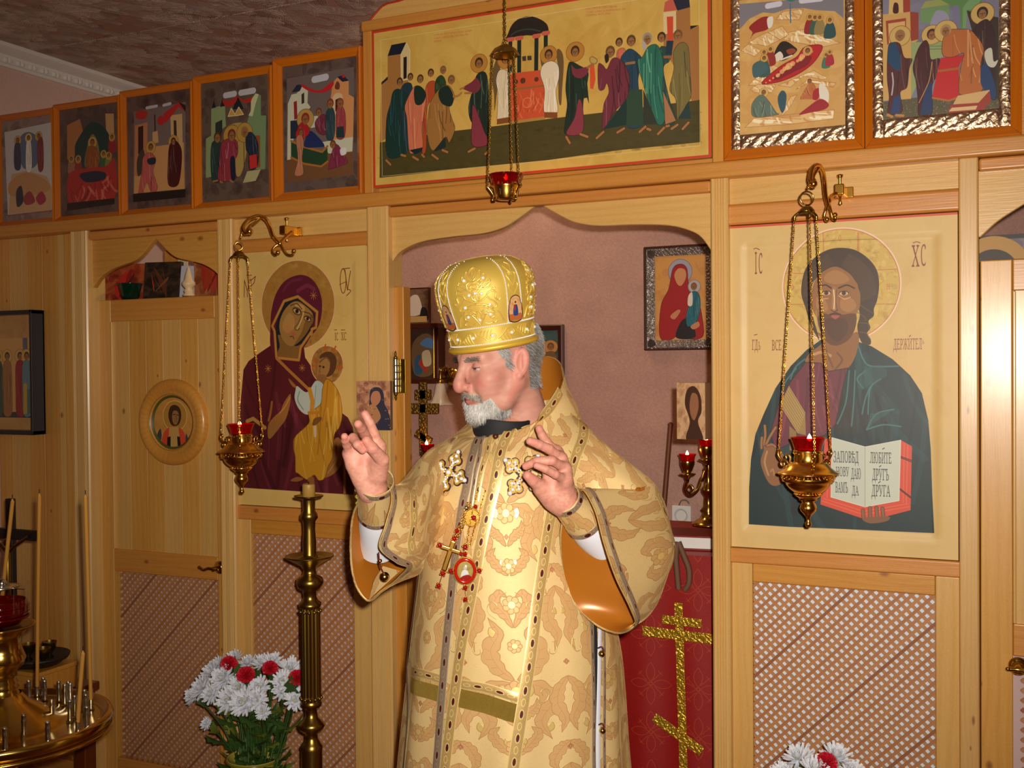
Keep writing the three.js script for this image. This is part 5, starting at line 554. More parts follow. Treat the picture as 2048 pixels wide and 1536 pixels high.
// ---------- the sanctuary ----------
{
  const brocT = (() => { const [c, g] = canvas(512, 512), r = rng(91); g.fillStyle = 'rgb(150,18,16)'; g.fillRect(0, 0, 512, 512); for (let i = 0; i < 3000; i++) { g.fillStyle = r() < 0.5 ? 'rgba(190,34,22,.35)' : 'rgba(96,6,12,.35)'; g.fillRect(r() * 512, r() * 512, 2 + r() * 6, 2); } g.strokeStyle = 'rgba(214,120,50,.75)'; g.lineWidth = 1.6; for (const [X, Y] of [[128, 128], [384, 384], [128, 384], [384, 128]]) { for (let k = 0; k < 4; k++) { g.save(); g.translate(X, Y); g.rotate(k * PI / 2); g.beginPath(); g.moveTo(0, -12); g.bezierCurveTo(30, -40, 30, -80, 0, -110); g.bezierCurveTo(-30, -80, -30, -40, 0, -12); g.moveTo(14, -20); g.lineTo(60, -64); g.moveTo(40, -70); g.lineTo(64, -44); g.stroke(); g.restore(); } g.strokeRect(X - 8, Y - 8, 16, 16); } return c; })();
  const redM = mat(0xffffff, 0.5, 0, { map: ctex(brocT, [3.2, 3.2]), sheen: 0.5, sheenColor: col(220, 90, 60), sheenRoughness: 0.5 }), goldTape = mat(col(206, 164, 50), 0.3, 0.65, { bumpMap: foilB, bumpScale: 0.004 });
  const t = thing('altar_table', 'altar table under a red brocade cloth with a gold tape cross', 'altar', [-1.27, 0, -0.66]);
  const W = 0.92, D = 0.72, H = 1.0;
  part('table', place(rbox(W - 0.03, H - 0.02, D - 0.03, 0.006), 0, H / 2 - 0.01, 0), M.amber, t);
  const g = new THREE.BoxGeometry(W, H, D, 46, 50, 36), p = g.attributes.position; for (let i = 0; i < p.count; i++) { const x = p.getX(i), y = p.getY(i), z = p.getZ(i), dn = (0.5 - y); if (y < 0.49) { const k = 0.006 * Math.min(1, dn * 2), a = Math.atan2(z, x); p.setX(i, x + Math.sign(x) * (Math.abs(x) > W / 2 - 0.01 ? k * Math.sin(z * 40) : 0)); p.setZ(i, z + (Math.abs(z) > D / 2 - 0.01 ? Math.sign(z) * k * Math.sin(x * 38) : 0)); } } g.computeVertexNormals(); grain(g, 1);
  part('cloth', place(g, 0, H / 2 + 0.002, 0), redM, t);
  const tape = (n, cx, cy, w, h, r, dz) => { const q = rbox(w, h, 0.003, 0.001), o = part(n, grain(q, 1, cx * 3, cy), goldTape, t); o.position.set(cx + 1.27, cy, D / 2 + 0.008 + dz); o.rotation.z = r; };
  tape('cross_upright', -0.93, 0.42, 0.027, 0.86, 0.025, 0); tape('cross_top_bar', -0.93, 0.792, 0.128, 0.028, -0.02, 0.002); tape('cross_arm', -0.94, 0.748, 0.24, 0.032, -0.02, 0.003); tape('cross_foot_bar', -0.945, 0.432, 0.18, 0.032, -0.52, 0.004);
  const strap = (pts, nm) => part(nm, tube(pts, 0.009, 20, 6).scale(1, 1, 0.35), mat(col(92, 62, 46), 0.7), t);
  const L = (a) => [a[0] + 1.27, a[1], a[2] + 0.66];
  part('ribbon_loop', tube([[-.9388,1.0439,-.285], [-.9447,1.0028,-.282], [-.9418,.9476,-.282], [-.9373,.8957,-.282]].map(L), 0.0095, 20, 6), mat(col(112, 78, 58), 0.7), t);
  part('ribbon_loop', tube([[-.9372,1.044,-.285], [-.9182,1.0017,-.28], [-.9024,.9587,-.28], [-.9043,.9144,-.28], [-.9163,.8942,-.282]].map(L), 0.0095, 20, 6), mat(col(112, 78, 58), 0.7), t);
  // book
  const b = thing('service_book', 'red-bound book lying on the altar with its white page edges showing', 'book', [-0.94, 1.003, -0.46], 0.12), cov = mat(col(130, 16, 24), 0.4);
  part('cover', place(rbox(0.24, 0.006, 0.17, 0.002), 0, 0.003, 0), cov, b); part('cover', place(rbox(0.24, 0.006, 0.17, 0.002), 0, 0.045, 0), cov, b); part('spine', place(rbox(0.008, 0.045, 0.17, 0.003), 0.118, 0.024, 0), cov, b); part('pages', place(rbox(0.226, 0.036, 0.162, 0.002), -0.002, 0.024, 0), M.white, b); part('bookmark', place(tube([[-0.1, 0.03, 0.08], [-0.11, 0.02, 0.088], [-0.115, 0.0, 0.1]], 0.006, 10, 6), 0, 0, 0), mat(col(26, 40, 36), 0.6), b);
  // candelabrum
  const cb = thing('candelabrum', 'brass branched candelabrum with red glass cups on the altar', 'candelabrum', [-1.005, 1.003, -0.93]), O = [-1.005, 1.003, -0.93], Q = (a) => [a[0] - O[0], a[1] - O[1], a[2] - O[2]];
  part('base', lathe([[0, 0], [0.062, 0], [0.064, 0.008], [0.05, 0.018], [0.03, 0.03], [0.02, 0.05], [0.028, 0.06], [0.016, 0.075], [0.014, 0.11], [0.024, 0.125], [0.026, 0.14], [0.014, 0.155], [0.012, 0.2], [0.02, 0.21], [0.012, 0.225], [0.01, 0.36], [0, 0.362]], 28), M.brass, cb);
  const cup = (P, k) => { const q = Q(P), j = part('cup_holder', place(lathe([[0, -0.07], [0.008, -0.068], [0.012, -0.058], [0.03, -0.05], [0.03, -0.047], [0.012, -0.044], [0.018, -0.034], [0.026, -0.012], [0.0265, 0], [0.024, 0], [0.018, -0.03], [0, -0.034]], 28), ...q), M.brass, cb); part('glass_cup', place(lathe([[0, -0.024], [0.022, -0.02], [0.0262, 0.008], [0.0285, 0.018], [0.033, 0.026], [0.0315, 0.026], [0.026, 0.016], [0.0205, -0.017], [0, -0.02]], 28), ...q), M.ruby, cb); if (k) flameAt(cb, q[0], q[1] + 0.018, q[2] + 0.004, 0.022); };
  const c1 = [-1.0651,1.2486,-.86], c2 = [-.9935,1.3039,-.86];
  cup(c1, 1); cup(c2, 1); cup([O[0] + 0.13, c1[1], O[2]], 0);
  part('branch', tube([Q([c1[0], c1[1] - 0.07, c1[2]]), Q([-1.0761,1.1399,-.87]), Q([-1.06,1.1208,-.88]), Q([-1.0387,1.1381,-.9]), Q([-1.0248,1.1832,-.92]), [0, 0.2, 0]], 0.007, 30, 8), M.brass, cb);
  part('branch_scroll', tube([Q([-1.0747,1.1405,-.865]), Q([-1.0576,1.1596,-.865]), Q([-1.0463,1.1471,-.865]), Q([-1.0558,1.1338,-.865])], 0.005, 18, 6), M.brass, cb);
  part('branch', tube([Q([c2[0], c2[1] - 0.07, c2[2]]), Q([-1.0011,1.2064,-.88]), Q([-1.0189,1.1733,-.89]), [-0.01, 0.21, 0]], 0.006, 24, 8), M.brass, cb);
  part('branch', tube([[0.13, c1[1] - O[1] - 0.07, 0], [0.12, 0.16, 0], [0.08, 0.13, 0], [0.03, 0.17, 0], [0, 0.22, 0]], 0.007, 24, 8), M.brass, cb);
  const st = thing('wooden_staff', 'thin brown wooden staff leaning on the pink wall behind the altar', 'staff', [-1.2721,.9895,-1.24]); { const a = [-1.2605,1.3552,-1.31], o = [-1.2721,.9895,-1.24], d = V(a[0] - o[0], a[1] - o[1], a[2] - o[2]), k = o[1] / d.y; part('shaft', tube([[0, 0, 0].map((v, i) => v - k * [d.x, d.y, d.z][i]), [d.x * 0.3, d.y * 0.3, d.z * 0.3], [d.x, d.y, d.z]], 0.011, 8, 10), mat(col(112, 58, 30), 0.5), st); part('tip', place(new THREE.SphereGeometry(0.012, 12, 8), d.x, d.y, d.z), mat(col(112, 58, 30), 0.5), st); }
  // wall socket
  const so = thing('wall_socket', 'white electric socket on the pink wall above the altar', 'socket', [-1.2252,.9776,-1.35]); part('plate', place(rbox(0.082, 0.082, 0.012, 0.004), 0, 0, 0.006), M.white, so); part('well', place(lathe([[0, 0.004], [0.02, 0.004], [0.022, 0.012], [0.026, 0.0135], [0.03, 0.012]], 28), 0, 0, 0.001, PI / 2), mat(col(206, 204, 200), 0.5), so); for (const x of [-0.009, 0.009]) part('hole', place(new THREE.CylinderGeometry(0.0032, 0.0032, 0.003, 10), x, 0, 0.006, PI / 2), M.dark, so); part('wire', tube([[-0.01, 0.04, 0.008], [0.0, 0.06, 0.012], [0.02, 0.065, 0.014], [0.035, 0.05, 0.012]], 0.003, 14, 6), mat(col(120, 110, 104), 0.6), so);
  // icons on the wall
  const [ci, gi] = canvas(360, 560); ground(gi, 360, 560, 'rgb(220,160,86)', 'rgba(190,120,60,A)', 95, 100, 0.3); circ(gi, [180, 110, 262, 110], 'rgb(170,170,186)', 'rgb(120,120,140)', 4); blob(gi, [40, 540, 46, 330, 100, 220, 130, 90, 180, 60, 226, 90, 240, 200, 300, 300, 330, 420, 330, 540, 220, 540, 210, 420, 140, 540], 'rgb(170,26,32)', 'rgb(90,14,20)', 3); blob(gi, [140, 130, 170, 88, 214, 100, 220, 150, 190, 200, 160, 190], 'rgb(214,150,100)'); blob(gi, [150, 540, 190, 430, 250, 430, 280, 540], 'rgb(30,26,30)'); circ(gi, [276, 210, 318, 210], 'rgb(190,186,196)', 'rgb(130,126,140)', 3); saint(gi, [250, 260, 280, 240, 312, 270, 316, 360, 290, 440, 230, 470, 220, 400, 240, 330], 'rgb(30,110,130)', [274, 212], 22, 'rgb(140,84,40)', null, 3); blob(gi, [236, 270, 262, 250, 262, 330, 232, 330], 'rgb(236,226,210)'); blob(gi, [110, 400, 160, 360, 180, 370, 140, 420], 'rgb(206,140,96)'); blob(gi, [250, 470, 300, 440, 310, 470, 270, 490], 'rgb(206,140,96)');
  const sil = mat(col(150, 140, 136), 0.35, 0.6, { bumpMap: foilB, bumpScale: 0.004 });
  const wi = framedIcon('framed icon of a woman in red with a child on the pink wall', ci, -1.368, -1.078, 1.672, 2.092, -1.332, -1.114, 1.708, 2.058, { z: -1.347, d: 0.024, m: sil, noGlass: true }); for (const [w, h, x, y] of [[0.3, 0.008, 0, -0.003], [0.3, 0.008, 0, 0.423], [0.008, 0.43, -0.148, 0.21], [0.008, 0.43, 0.148, 0.21]]) part('outer_edge', place(rbox(w, h, 0.03, 0.002), x, y, 0.015), mat(col(74, 30, 22), 0.35), wi);
  for (const x of [-0.125, 0.125]) for (const y of [0.02, 0.4]) part('corner_rosette', place(lathe([[0, 0.01], [0.008, 0.008], [0.014, 0.004], [0.02, 0.002], [0.022, 0]], 8), x, y, 0.022, PI / 2), sil, wi);
  const [cj, gj] = canvas(256, 200); ground(gj, 256, 200, 'rgb(60,96,96)', 'rgba(30,50,60,A)', 96, 80, 0.4); for (const [x, s] of [[60, 1], [120, 2], [180, 3], [220, 4]]) saint(gj, [x - 28, 180, x - 20, 110, x + 20, 110, x + 28, 180], ['rgb(190,150,110)', 'rgb(160,120,70)', 'rgb(200,170,130)', 'rgb(120,90,60)'][s - 1], [x, 80], 16, 'rgb(110,70,40)', 'rgb(196,140,80)', s);
  const dkw = mat(col(74, 30, 20), 0.3, 0, { clearcoat: 0.5 });
  framedIcon('dark-framed group icon on the pink wall behind the mitre', cj, -2.06, -1.745, 1.555, 1.785, -2.035, -1.77, 1.58, 1.76, { z: -1.347, d: 0.026, m: dkw });
  const [ck, gk] = canvas(200, 240); ground(gk, 200, 240, 'rgb(70,44,30)', 'rgba(40,24,18,A)', 97, 60, 0.4); blob(gk, [40, 120, 60, 60, 120, 30, 170, 60, 180, 140, 150, 220, 60, 220], 'rgb(120,90,60)'); blob(gk, [90, 80, 130, 50, 170, 70, 160, 100], 'rgb(90,130,180)'); blob(gk, [60, 150, 90, 130, 100, 210, 60, 215], 'rgb(50,90,120)'); blob(gk, [80, 170, 110, 140, 130, 210], 'rgb(180,60,40)'); blob(gk, [100, 120, 140, 110, 150, 170, 110, 180], 'rgb(210,190,150)');
  const ca = thing('icon_case', 'brown glazed icon case with moulded cornice on the sanctuary wall', 'icon case', [-2.445, 1.53, -1.345]); for (const [w, h, d, x, y] of [[0.25, 0.02, 0.09, 0, 0.01], [0.25, 0.022, 0.1, 0, 0.262], [0.022, 0.24, 0.07, -0.1, 0.14], [0.022, 0.24, 0.07, 0.1, 0.14]]) part('case_side', place(rbox(w, h, d, 0.003), x, y, d / 2), dkw, ca); part('picture', place(new THREE.PlaneGeometry(0.19, 0.24), 0, 0.14, 0.02), mat(0xffffff, 0.5, 0, { map: iconTex(ck) }), ca); part('back', place(rbox(0.2, 0.24, 0.01, 0.002), 0, 0.14, 0.006), dkw, ca); for (const x of [-0.084, 0.084]) part('gilt_slip', place(rbox(0.006, 0.235, 0.012, 0.002), x, 0.14, 0.058), M.brass, ca);
  const [cl2, gl2] = canvas(160, 200); ground(gl2, 160, 200, 'rgb(120,90,70)', 'rgba(60,40,30,A)', 98, 60, 0.4); blob(gl2, [40, 150, 50, 50, 100, 40, 120, 140], 'rgb(214,196,180)'); blob(gl2, [110, 180, 120, 110, 150, 120, 156, 180], 'rgb(30,24,26)'); gl2.fillStyle = 'rgb(190,150,90)'; gl2.fillRect(10, 160, 140, 34);
  const ti = thing('propped_icon', 'small icon propped on top of the brown icon case', 'icon', [-2.455, 1.806, -1.29]); part('painting', place(new THREE.PlaneGeometry(0.14, 0.155), 0, 0.078, 0.0085), mat(0xffffff, 0.5, 0, { map: iconTex(cl2) }), ti); part('board', place(rbox(0.15, 0.165, 0.016, 0.002), 0, 0.08, 0), dkw, ti);
  const ac = thing('standing_cross', 'gilt three-barred cross standing on the white-clothed cabinet', 'cross', [-2.297, 0, -1.07]); part('pole', place(new THREE.CylinderGeometry(0.012, 0.014, 0.1, 12), 0, 1.19, 0), M.brassOld, ac); part('base', place(lathe([[0, 0], [0.07, 0], [0.07, 0.012], [0.03, 0.03], [0.015, 0.05]], 28), 0, 1.126, 0), M.brassOld, ac); const crossM = mat(col(132, 104, 44), 0.38, 0.8, { bumpMap: foilB, bumpScale: 0.005 }); part('upright', grain(place(rbox(0.036, 0.32, 0.016, 0.004), 0, 1.38, 0), 1), crossM, ac); part('title_bar', grain(place(rbox(0.078, 0.044, 0.016, 0.004), 0, 1.485, 0), 1), crossM, ac); part('arm_bar', grain(place(rbox(0.152, 0.044, 0.016, 0.004), 0, 1.425, 0), 1), crossM, ac); part('foot_bar', grain(place(rbox(0.085, 0.034, 0.016, 0.004), 0, 1.30, 0, 0, 0, -0.5), 1), crossM, ac);
  const sc = thing('wall_sconce', 'brass wall lamp with a white tulip glass shade', 'wall lamp', [-2.30, 1.56, -1.35]); part('back_plate', place(lathe([[0, 0], [0.04, 0], [0.04, 0.01], [0.02, 0.018], [0, 0.02]], 24), 0, 0, 0, PI / 2), M.brass, sc); part('arm', tube([[0, 0, 0.015], [0, 0.04, 0.06], [0, 0.03, 0.11], [0, -0.02, 0.12]], 0.006, 18, 8), M.brass, sc); const tg = lathe([[0.016, 0], [0.022, -0.02], [0.028, -0.05], [0.04, -0.085], [0.056, -0.105]], 36), tp = tg.attributes.position; for (let i = 0; i < tp.count; i++) { const a = Math.atan2(tp.getZ(i), tp.getX(i)), k = 1 + 0.1 * Math.cos(6 * a) * smoothstep(-tp.getY(i), 0.06, 0.105); tp.setX(i, tp.getX(i) * k); tp.setZ(i, tp.getZ(i) * k); } tg.computeVertexNormals(); part('shade', place(tg, 0, -0.02, 0.12), mat(col(240, 226, 206), 0.3, 0, { transmission: 0.35, thickness: 0, side: THREE.DoubleSide }), sc); part('cap', place(lathe([[0, 0.012], [0.014, 0.008], [0.022, -0.006], [0.018, -0.01], [0, -0.008]], 20), 0, -0.02, 0.12), M.brass, sc);
  const cr = thing('credence_cabinet', 'low wooden cabinet under a white cloth in the sanctuary corner', 'cabinet', [-2.5, 0, -1.14]); part('body', place(rbox(0.62, 1.1, 0.36, 0.006), 0, 0.55, -0.01), M.amber, cr); part('cloth', place(rbox(0.64, 0.04, 0.38, 0.012, 3), 0, 1.105, -0.01), M.white, cr); part('door', place(rbox(0.29, 0.9, 0.014, 0.003), -0.15, 0.55, 0.175), M.honey, cr); part('door', place(rbox(0.29, 0.9, 0.014, 0.003), 0.15, 0.55, 0.175), M.honey, cr);
  const vo = thing('votive_lamp', 'lit red votive lamp on the white-clothed cabinet', 'votive lamp', [-2.24, 1.126, -1.0]); part('foot', lathe([[0, 0], [0.03, 0], [0.03, 0.006], [0.01, 0.014], [0.008, 0.05], [0.01, 0.09], [0.024, 0.105]], 24), M.brass, vo); part('glass_cup', place(lathe([[0, 0], [0.02, 0], [0.026, 0.02], [0.03, 0.045], [0.028, 0.045], [0.023, 0.02], [0, 0.005]], 28), 0, 0.104, 0), M.ruby, vo); flameAt(vo, 0, 0.144, 0.006, 0.024);
  const jar = thing('white_jar', 'round white covered dish on the white-clothed cabinet', 'dish', [-2.42, 1.126, -1.02]); part('dish', lathe([[0, 0], [0.03, 0], [0.032, 0.006], [0.05, 0.02], [0.056, 0.04], [0.05, 0.046]], 32), M.white, jar); part('cover', lathe([[0.054, 0.042], [0.05, 0.06], [0.036, 0.076], [0.01, 0.083], [0, 0.084]], 32), M.white, jar);
}
// ---------- floor candlestick ----------
{
  const t = thing('floor_candlestick', 'tall turned brass floor candlestick with a candle stub beside the vase', 'candlestick', [-1.855, 0, 0.4]), Y = (p) => 1.268 - (p - 965) * 0.00147, k = 0.00143;
  const pr = [[0, 0], [0.16, 0], [0.16, 0.02], [0.12, 0.05], [0.06, 0.08], [0.04, 0.12], [0.045, 0.16], [0.03, 0.2], [0.03, 0.3], [22 * k, Y(1600)], [22 * k, Y(1500)], [23 * k, Y(1494)], [19 * k, Y(1488)], [13 * k, Y(1478)], [13 * k, Y(1468)], [24 * k, Y(1460)], [28 * k, Y(1452)], [24 * k, Y(1445)], [14 * k, Y(1436)], [12 * k, Y(1424)], [15 * k, Y(1416)], [22 * k, Y(1412)], [22 * k, Y(1406)], [20 * k, Y(1402)]], pr2 = [[20 * k, Y(1216)], [23 * k, Y(1212)], [23 * k, Y(1206)], [17 * k, Y(1202)], [13 * k, Y(1194)], [15 * k, Y(1182)], [24 * k, Y(1176)], [28 * k, Y(1166)], [26 * k, Y(1156)], [15 * k, Y(1150)], [12 * k, Y(1140)], [18 * k, Y(1132)], [28 * k, Y(1126)], [49 * k, Y(1114)], [50 * k, Y(1111)], [30 * k, Y(1115)], [17 * k, Y(1114)], [13.5 * k, Y(1108)], [14 * k, Y(1085)], [12 * k, Y(1060)], [13 * k, Y(1042)], [18 * k, Y(1036)], [17 * k, Y(1028)], [12.5 * k, Y(1022)], [13 * k, Y(1000)], [15 * k, Y(998)], [29 * k, Y(994)], [30 * k, Y(991)], [14 * k, Y(993)], [0, Y(993)]];
  part('foot', lathe(pr, 36), M.brassOld, t); part('upper_shaft', lathe(pr2, 36), M.brassOld, t);
  const n = 20, sh = []; for (let i = 0; i <= n * 6; i++) { const a = i / (n * 6) * TAU; sh.push([(20.5 * k - 0.0022 * Math.abs(Math.sin(a * n / 2))) * Math.cos(a), (20.5 * k - 0.0022 * Math.abs(Math.sin(a * n / 2))) * Math.sin(a)]); } const g = extrude(sh, Y(1214) - Y(1404)); g.rotateX(-PI / 2); g.translate(0, Y(1404), 0); part('fluted_column', g, M.brassOld, t);
  const beads = []; for (let i = 0; i < 12; i++) { const a = i / 12 * TAU; beads.push(place(new THREE.SphereGeometry(0.005, 8, 6), 21 * k * Math.cos(a), Y(1222), 21 * k * Math.sin(a)), place(new THREE.SphereGeometry(0.005, 8, 6), 21 * k * Math.cos(a), Y(1396), 21 * k * Math.sin(a))); } part('bead_ring', join(beads), M.brassOld, t);
  const c = thing('candle_stub', 'short burnt beeswax candle stub on the tall brass candlestick', 'candle', [-1.855, Y(993), 0.4]); part('wax', lathe([[0, 0], [13.5 * k, 0], [13 * k, 0.034], [11 * k, 0.038], [4 * k, 0.033], [0, 0.032]], 24), mat(col(176, 136, 66), 0.45), c); part('wick', place(new THREE.CylinderGeometry(0.0016, 0.0016, 0.012, 8), 0, 0.038, 0), M.wick, c);
}
// ---------- flowers ----------
function petalGeo(l, w, curl) { const g = new THREE.PlaneGeometry(w, l, 2, 4), p = g.attributes.position; for (let i = 0; i < p.count; i++) { const y = p.getY(i) + l / 2, t = y / l; p.setX(i, p.getX(i) * (0.5 + 1.1 * t - 0.95 * t * t * t)); p.setY(i, y * (1 - curl * 0.25 * t)); p.setZ(i, curl * l * t * t * 0.6 + Math.abs(p.getX(i)) * 0.5); } g.computeVertexNormals(); return g; }
function mumGeo(R, seed) { const r = rng(seed), out = []; for (let k = 0; k < 5; k++) { const n = 22 - k * 3, el = lerp(-0.25, 1.25, k / 4), L = R * lerp(1, 0.5, k / 4); for (let i = 0; i < n; i++) { const g = petalGeo(L * (0.85 + 0.3 * r()), R * 0.2, 0.5 + 0.5 * r()); g.rotateX(-PI / 2 + el + (r() - 0.5) * 0.3); g.rotateY(i / n * TAU + r() * 0.25 + k); out.push(g); } } const c = join(out); c.translate(0, R * 0.15, 0); return c; }
function carnGeo(R, seed) { const r = rng(seed), out = []; for (let k = 0; k < 5; k++) { const n = 11 - k; for (let i = 0; i < n; i++) { const g = new THREE.PlaneGeometry(R * 0.75, R * 0.85, 6, 4), p = g.attributes.position, ph = r() * 6; for (let j = 0; j < p.count; j++) { const t = (p.getY(j) + R * 0.42) / (R * 0.85); p.setX(j, p.getX(j) * (0.35 + 0.75 * t)); p.setY(j, t * R * 0.85 + (t > 0.9 ? 0.08 * R * Math.sin(p.getX(j) / R * 22) : 0)); p.setZ(j, 0.09 * R * Math.sin(p.getX(j) / R * 16 + ph) * t); } g.rotateX(-PI / 2 + lerp(0.15, 1.35, k / 4) + (r() - 0.5) * 0.2); g.rotateY(i / n * TAU + r() * 0.4 + k); out.push(g); } } const c = join(out); c.computeVertexNormals(); return c; }
const leafG = (() => { const g = new THREE.PlaneGeometry(0.035, 0.075, 4, 6), p = g.attributes.position; for (let i = 0; i < p.count; i++) { const t = (p.getY(i) + 0.0375) / 0.075; p.setX(i, p.getX(i) * Math.sin(PI * clamp(t * 0.95 + 0.04, 0, 1)) * (1 + 0.35 * Math.sin(t * 22))); p.setZ(i, 0.4 * Math.abs(p.getX(i)) - 0.022 * t * t); p.setY(i, t * 0.075); } g.computeVertexNormals(); return g; })();
const mumM = mat(col(232, 236, 246), 0.6, 0, { side: THREE.DoubleSide, transmission: 0.12, thickness: 0 }), redP = mat(col(196, 18, 40), 0.55, 0, { side: THREE.DoubleSide }), leafM = mat(col(52, 84, 30), 0.55, 0, { side: THREE.DoubleSide }), leafM2 = mat(col(104, 116, 34), 0.55, 0, { side: THREE.DoubleSide });
const mumV = [mumGeo(0.042, 1), mumGeo(0.042, 2), mumGeo(0.042, 3)], carV = [carnGeo(0.03, 5), carnGeo(0.03, 6)];
function flower(kind, root, p, dir, s, seed, label, group) {
  const r = rng(seed), t = thing(kind ? 'red_carnation' : 'white_chrysanthemum', label, 'flower', p, 0, group), n = A3(dir).normalize();
  const b = part('bloom', kind ? carV[seed % 2] : mumV[seed % 3], kind ? redP : mumM, t); b.quaternion.setFromUnitVectors(V(0, 1, 0), n); b.scale.setScalar(s);
  if (kind) { const cg = lathe([[0.004, -0.034], [0.01, -0.028], [0.012, -0.006], [0.014, 0.002]], 10), cx = part('calyx', cg, leafM, t); cx.quaternion.copy(b.quaternion); }
  else { const ct = part('heart', new THREE.SphereGeometry(0.008 * s, 10, 8), mat(col(214, 214, 120), 0.6), t); ct.position.copy(n).multiplyScalar(0.016 * s); }
  const e = V(root[0] - p[0], root[1] - p[1], root[2] - p[2]), mid = n.clone().multiplyScalar(-0.08); mid.add(e.clone().multiplyScalar(0.25));
  part('stem', tube([V(0, 0, 0).addScaledVector(n, -0.01), mid, e.clone().multiplyScalar(0.7), e], 0.003, 14, 6), leafM, t);
  for (let i = 0; i < 7; i++) { const u = 0.08 + 0.09 * i + 0.06 * r(), q = part('leaf', leafG, r() < 0.75 ? leafM : leafM2, t); const pos = mid.clone().multiplyScalar(Math.min(1, u * 3)).lerp(e, clamp((u - 0.2) * 1.2, 0, 1)); q.position.copy(pos); q.rotation.set(0.5 + r() * 1.3, r() * TAU, (r() - 0.5) * 1.2, 'YXZ'); q.scale.setScalar(0.75 + 0.5 * r()); }
  return t;
}
{
  const v = thing('flower_vase', 'yellow-green glazed vase of flowers beside the tall brass candlestick', 'vase', [-2.17, 0, 0.27]); part('body', lathe([[0, 0], [0.07, 0], [0.085, 0.02], [0.1, 0.1], [0.095, 0.2], [0.07, 0.29], [0.066, 0.33], [0.08, 0.365], [0.086, 0.372], [0.08, 0.372], [0.06, 0.33], [0.064, 0.28], [0.085, 0.2], [0, 0.05]], 40), mat(col(190, 170, 70), 0.2), v); part('foliage_band', place(new THREE.TorusGeometry(0.083, 0.005, 8, 40), 0, 0.366, 0, PI / 2), mat(col(120, 120, 40), 0.25), v);
  const R = [-2.17, 0.12, 0.27], g = 'white chrysanthemums in the vase beside the candlestick', lb = 'white chrysanthemum in the vase beside the tall candlestick';
  const bl = [1.05, 1, 1.1, 0.9, 0.9, 0.9, 0.85, 1.1, 1.15, 0.9, 1, 0.95, 0.9, 0.9, 0.9, 1.05, 0.95, 0.95, 0.9, 0.8, 0.65, 0.55];
  const P = [[-2.3439,.5741,.3], [-2.3748,.598,.22], [-2.2397,.6237,.32], [-2.3769,.6139,.18], [-2.3305,.6339,.16], [-2.3927,.5399,.28], [-2.2649,.5784,.35], [-2.1878,.5718,.36], [-2.0976,.5898,.4], [-2.0663,.5955,.38], [-2.1728,.6073,.33], [-2.1034,.6112,.32], [-2.2888,.6165,.14], [-2.2255,.626,.15], [-2.1696,.6421,.17], [-2.093,.6319,.18], [-2.0459,.6241,.28], [-1.9952,.6245,.3], [-1.9718,.5898,.32], [-2.0558,.5888,.27], [-2.0581,.5524,.36], [-2.295,.4797,.34]];
  P.forEach((p, i) => flower(0, R, p, [(p[0] + 2.17) * 2.2 + 0.25, 0.55, (p[2] - 0.2) * 4 + 0.5], bl[i], i + 3, i === 21 ? 'small white chrysanthemum bud drooping below the other blooms of the bouquet' : i === 20 ? 'half-size white chrysanthemum low over the bouquet leaves' : lb, g));
  const C = [[[-2.2397,.663,.3], 1.05], [[-2.1248,.6569,.36], 1.1], [[-2.0797,.6678,.3], 0.95], [[-1.9561,.6603,.33], 1.0]];
  C.forEach(([p, s], i) => flower(1, R, p, [(p[0] + 2.17) * 1.2 + 0.2, 0.8, 0.45], s, i + 60, 'red carnation among the white chrysanthemums beside the candlestick', 'red carnations in the vase beside the candlestick'));
  const v2 = thing('flower_vase', 'round glazed vase on the floor under the lattice backed with white', 'vase', [-0.44, 0, 0.25]); part('body', lathe([[0, 0], [0.06, 0], [0.09, 0.05], [0.1, 0.15], [0.07, 0.27], [0.06, 0.31], [0.075, 0.34], [0.07, 0.34], [0.055, 0.3], [0, 0.05]], 40), mat(col(180, 170, 150), 0.25), v2); part('rim', place(new THREE.TorusGeometry(0.073, 0.004, 8, 36), 0, 0.34, 0, PI / 2), mat(col(150, 140, 120), 0.25), v2);
  const g2 = 'white chrysanthemums under the white-backed lattice', R2 = [-0.44, 0.1, 0.25];
  [[-.4765,.5965,.24], [-.3857,.6123,.24], [-.4244,.6004,.32], [-.3546,.5697,.22], [-.5081,.5541,.26], [-.3977,.5809,.34]].forEach((p, i) => flower(0, R2, p, [(p[0] + 0.44) * 3, 0.8, 0.4], 1.0, i + 33, 'white chrysanthemum in the round vase under the white-backed lattice', g2));
  flower(1, R2, [-.4011,.618,.3], [0.1, 0.9, 0.4], 1.05, 80, 'red carnation in the round vase under the white-backed lattice');
}
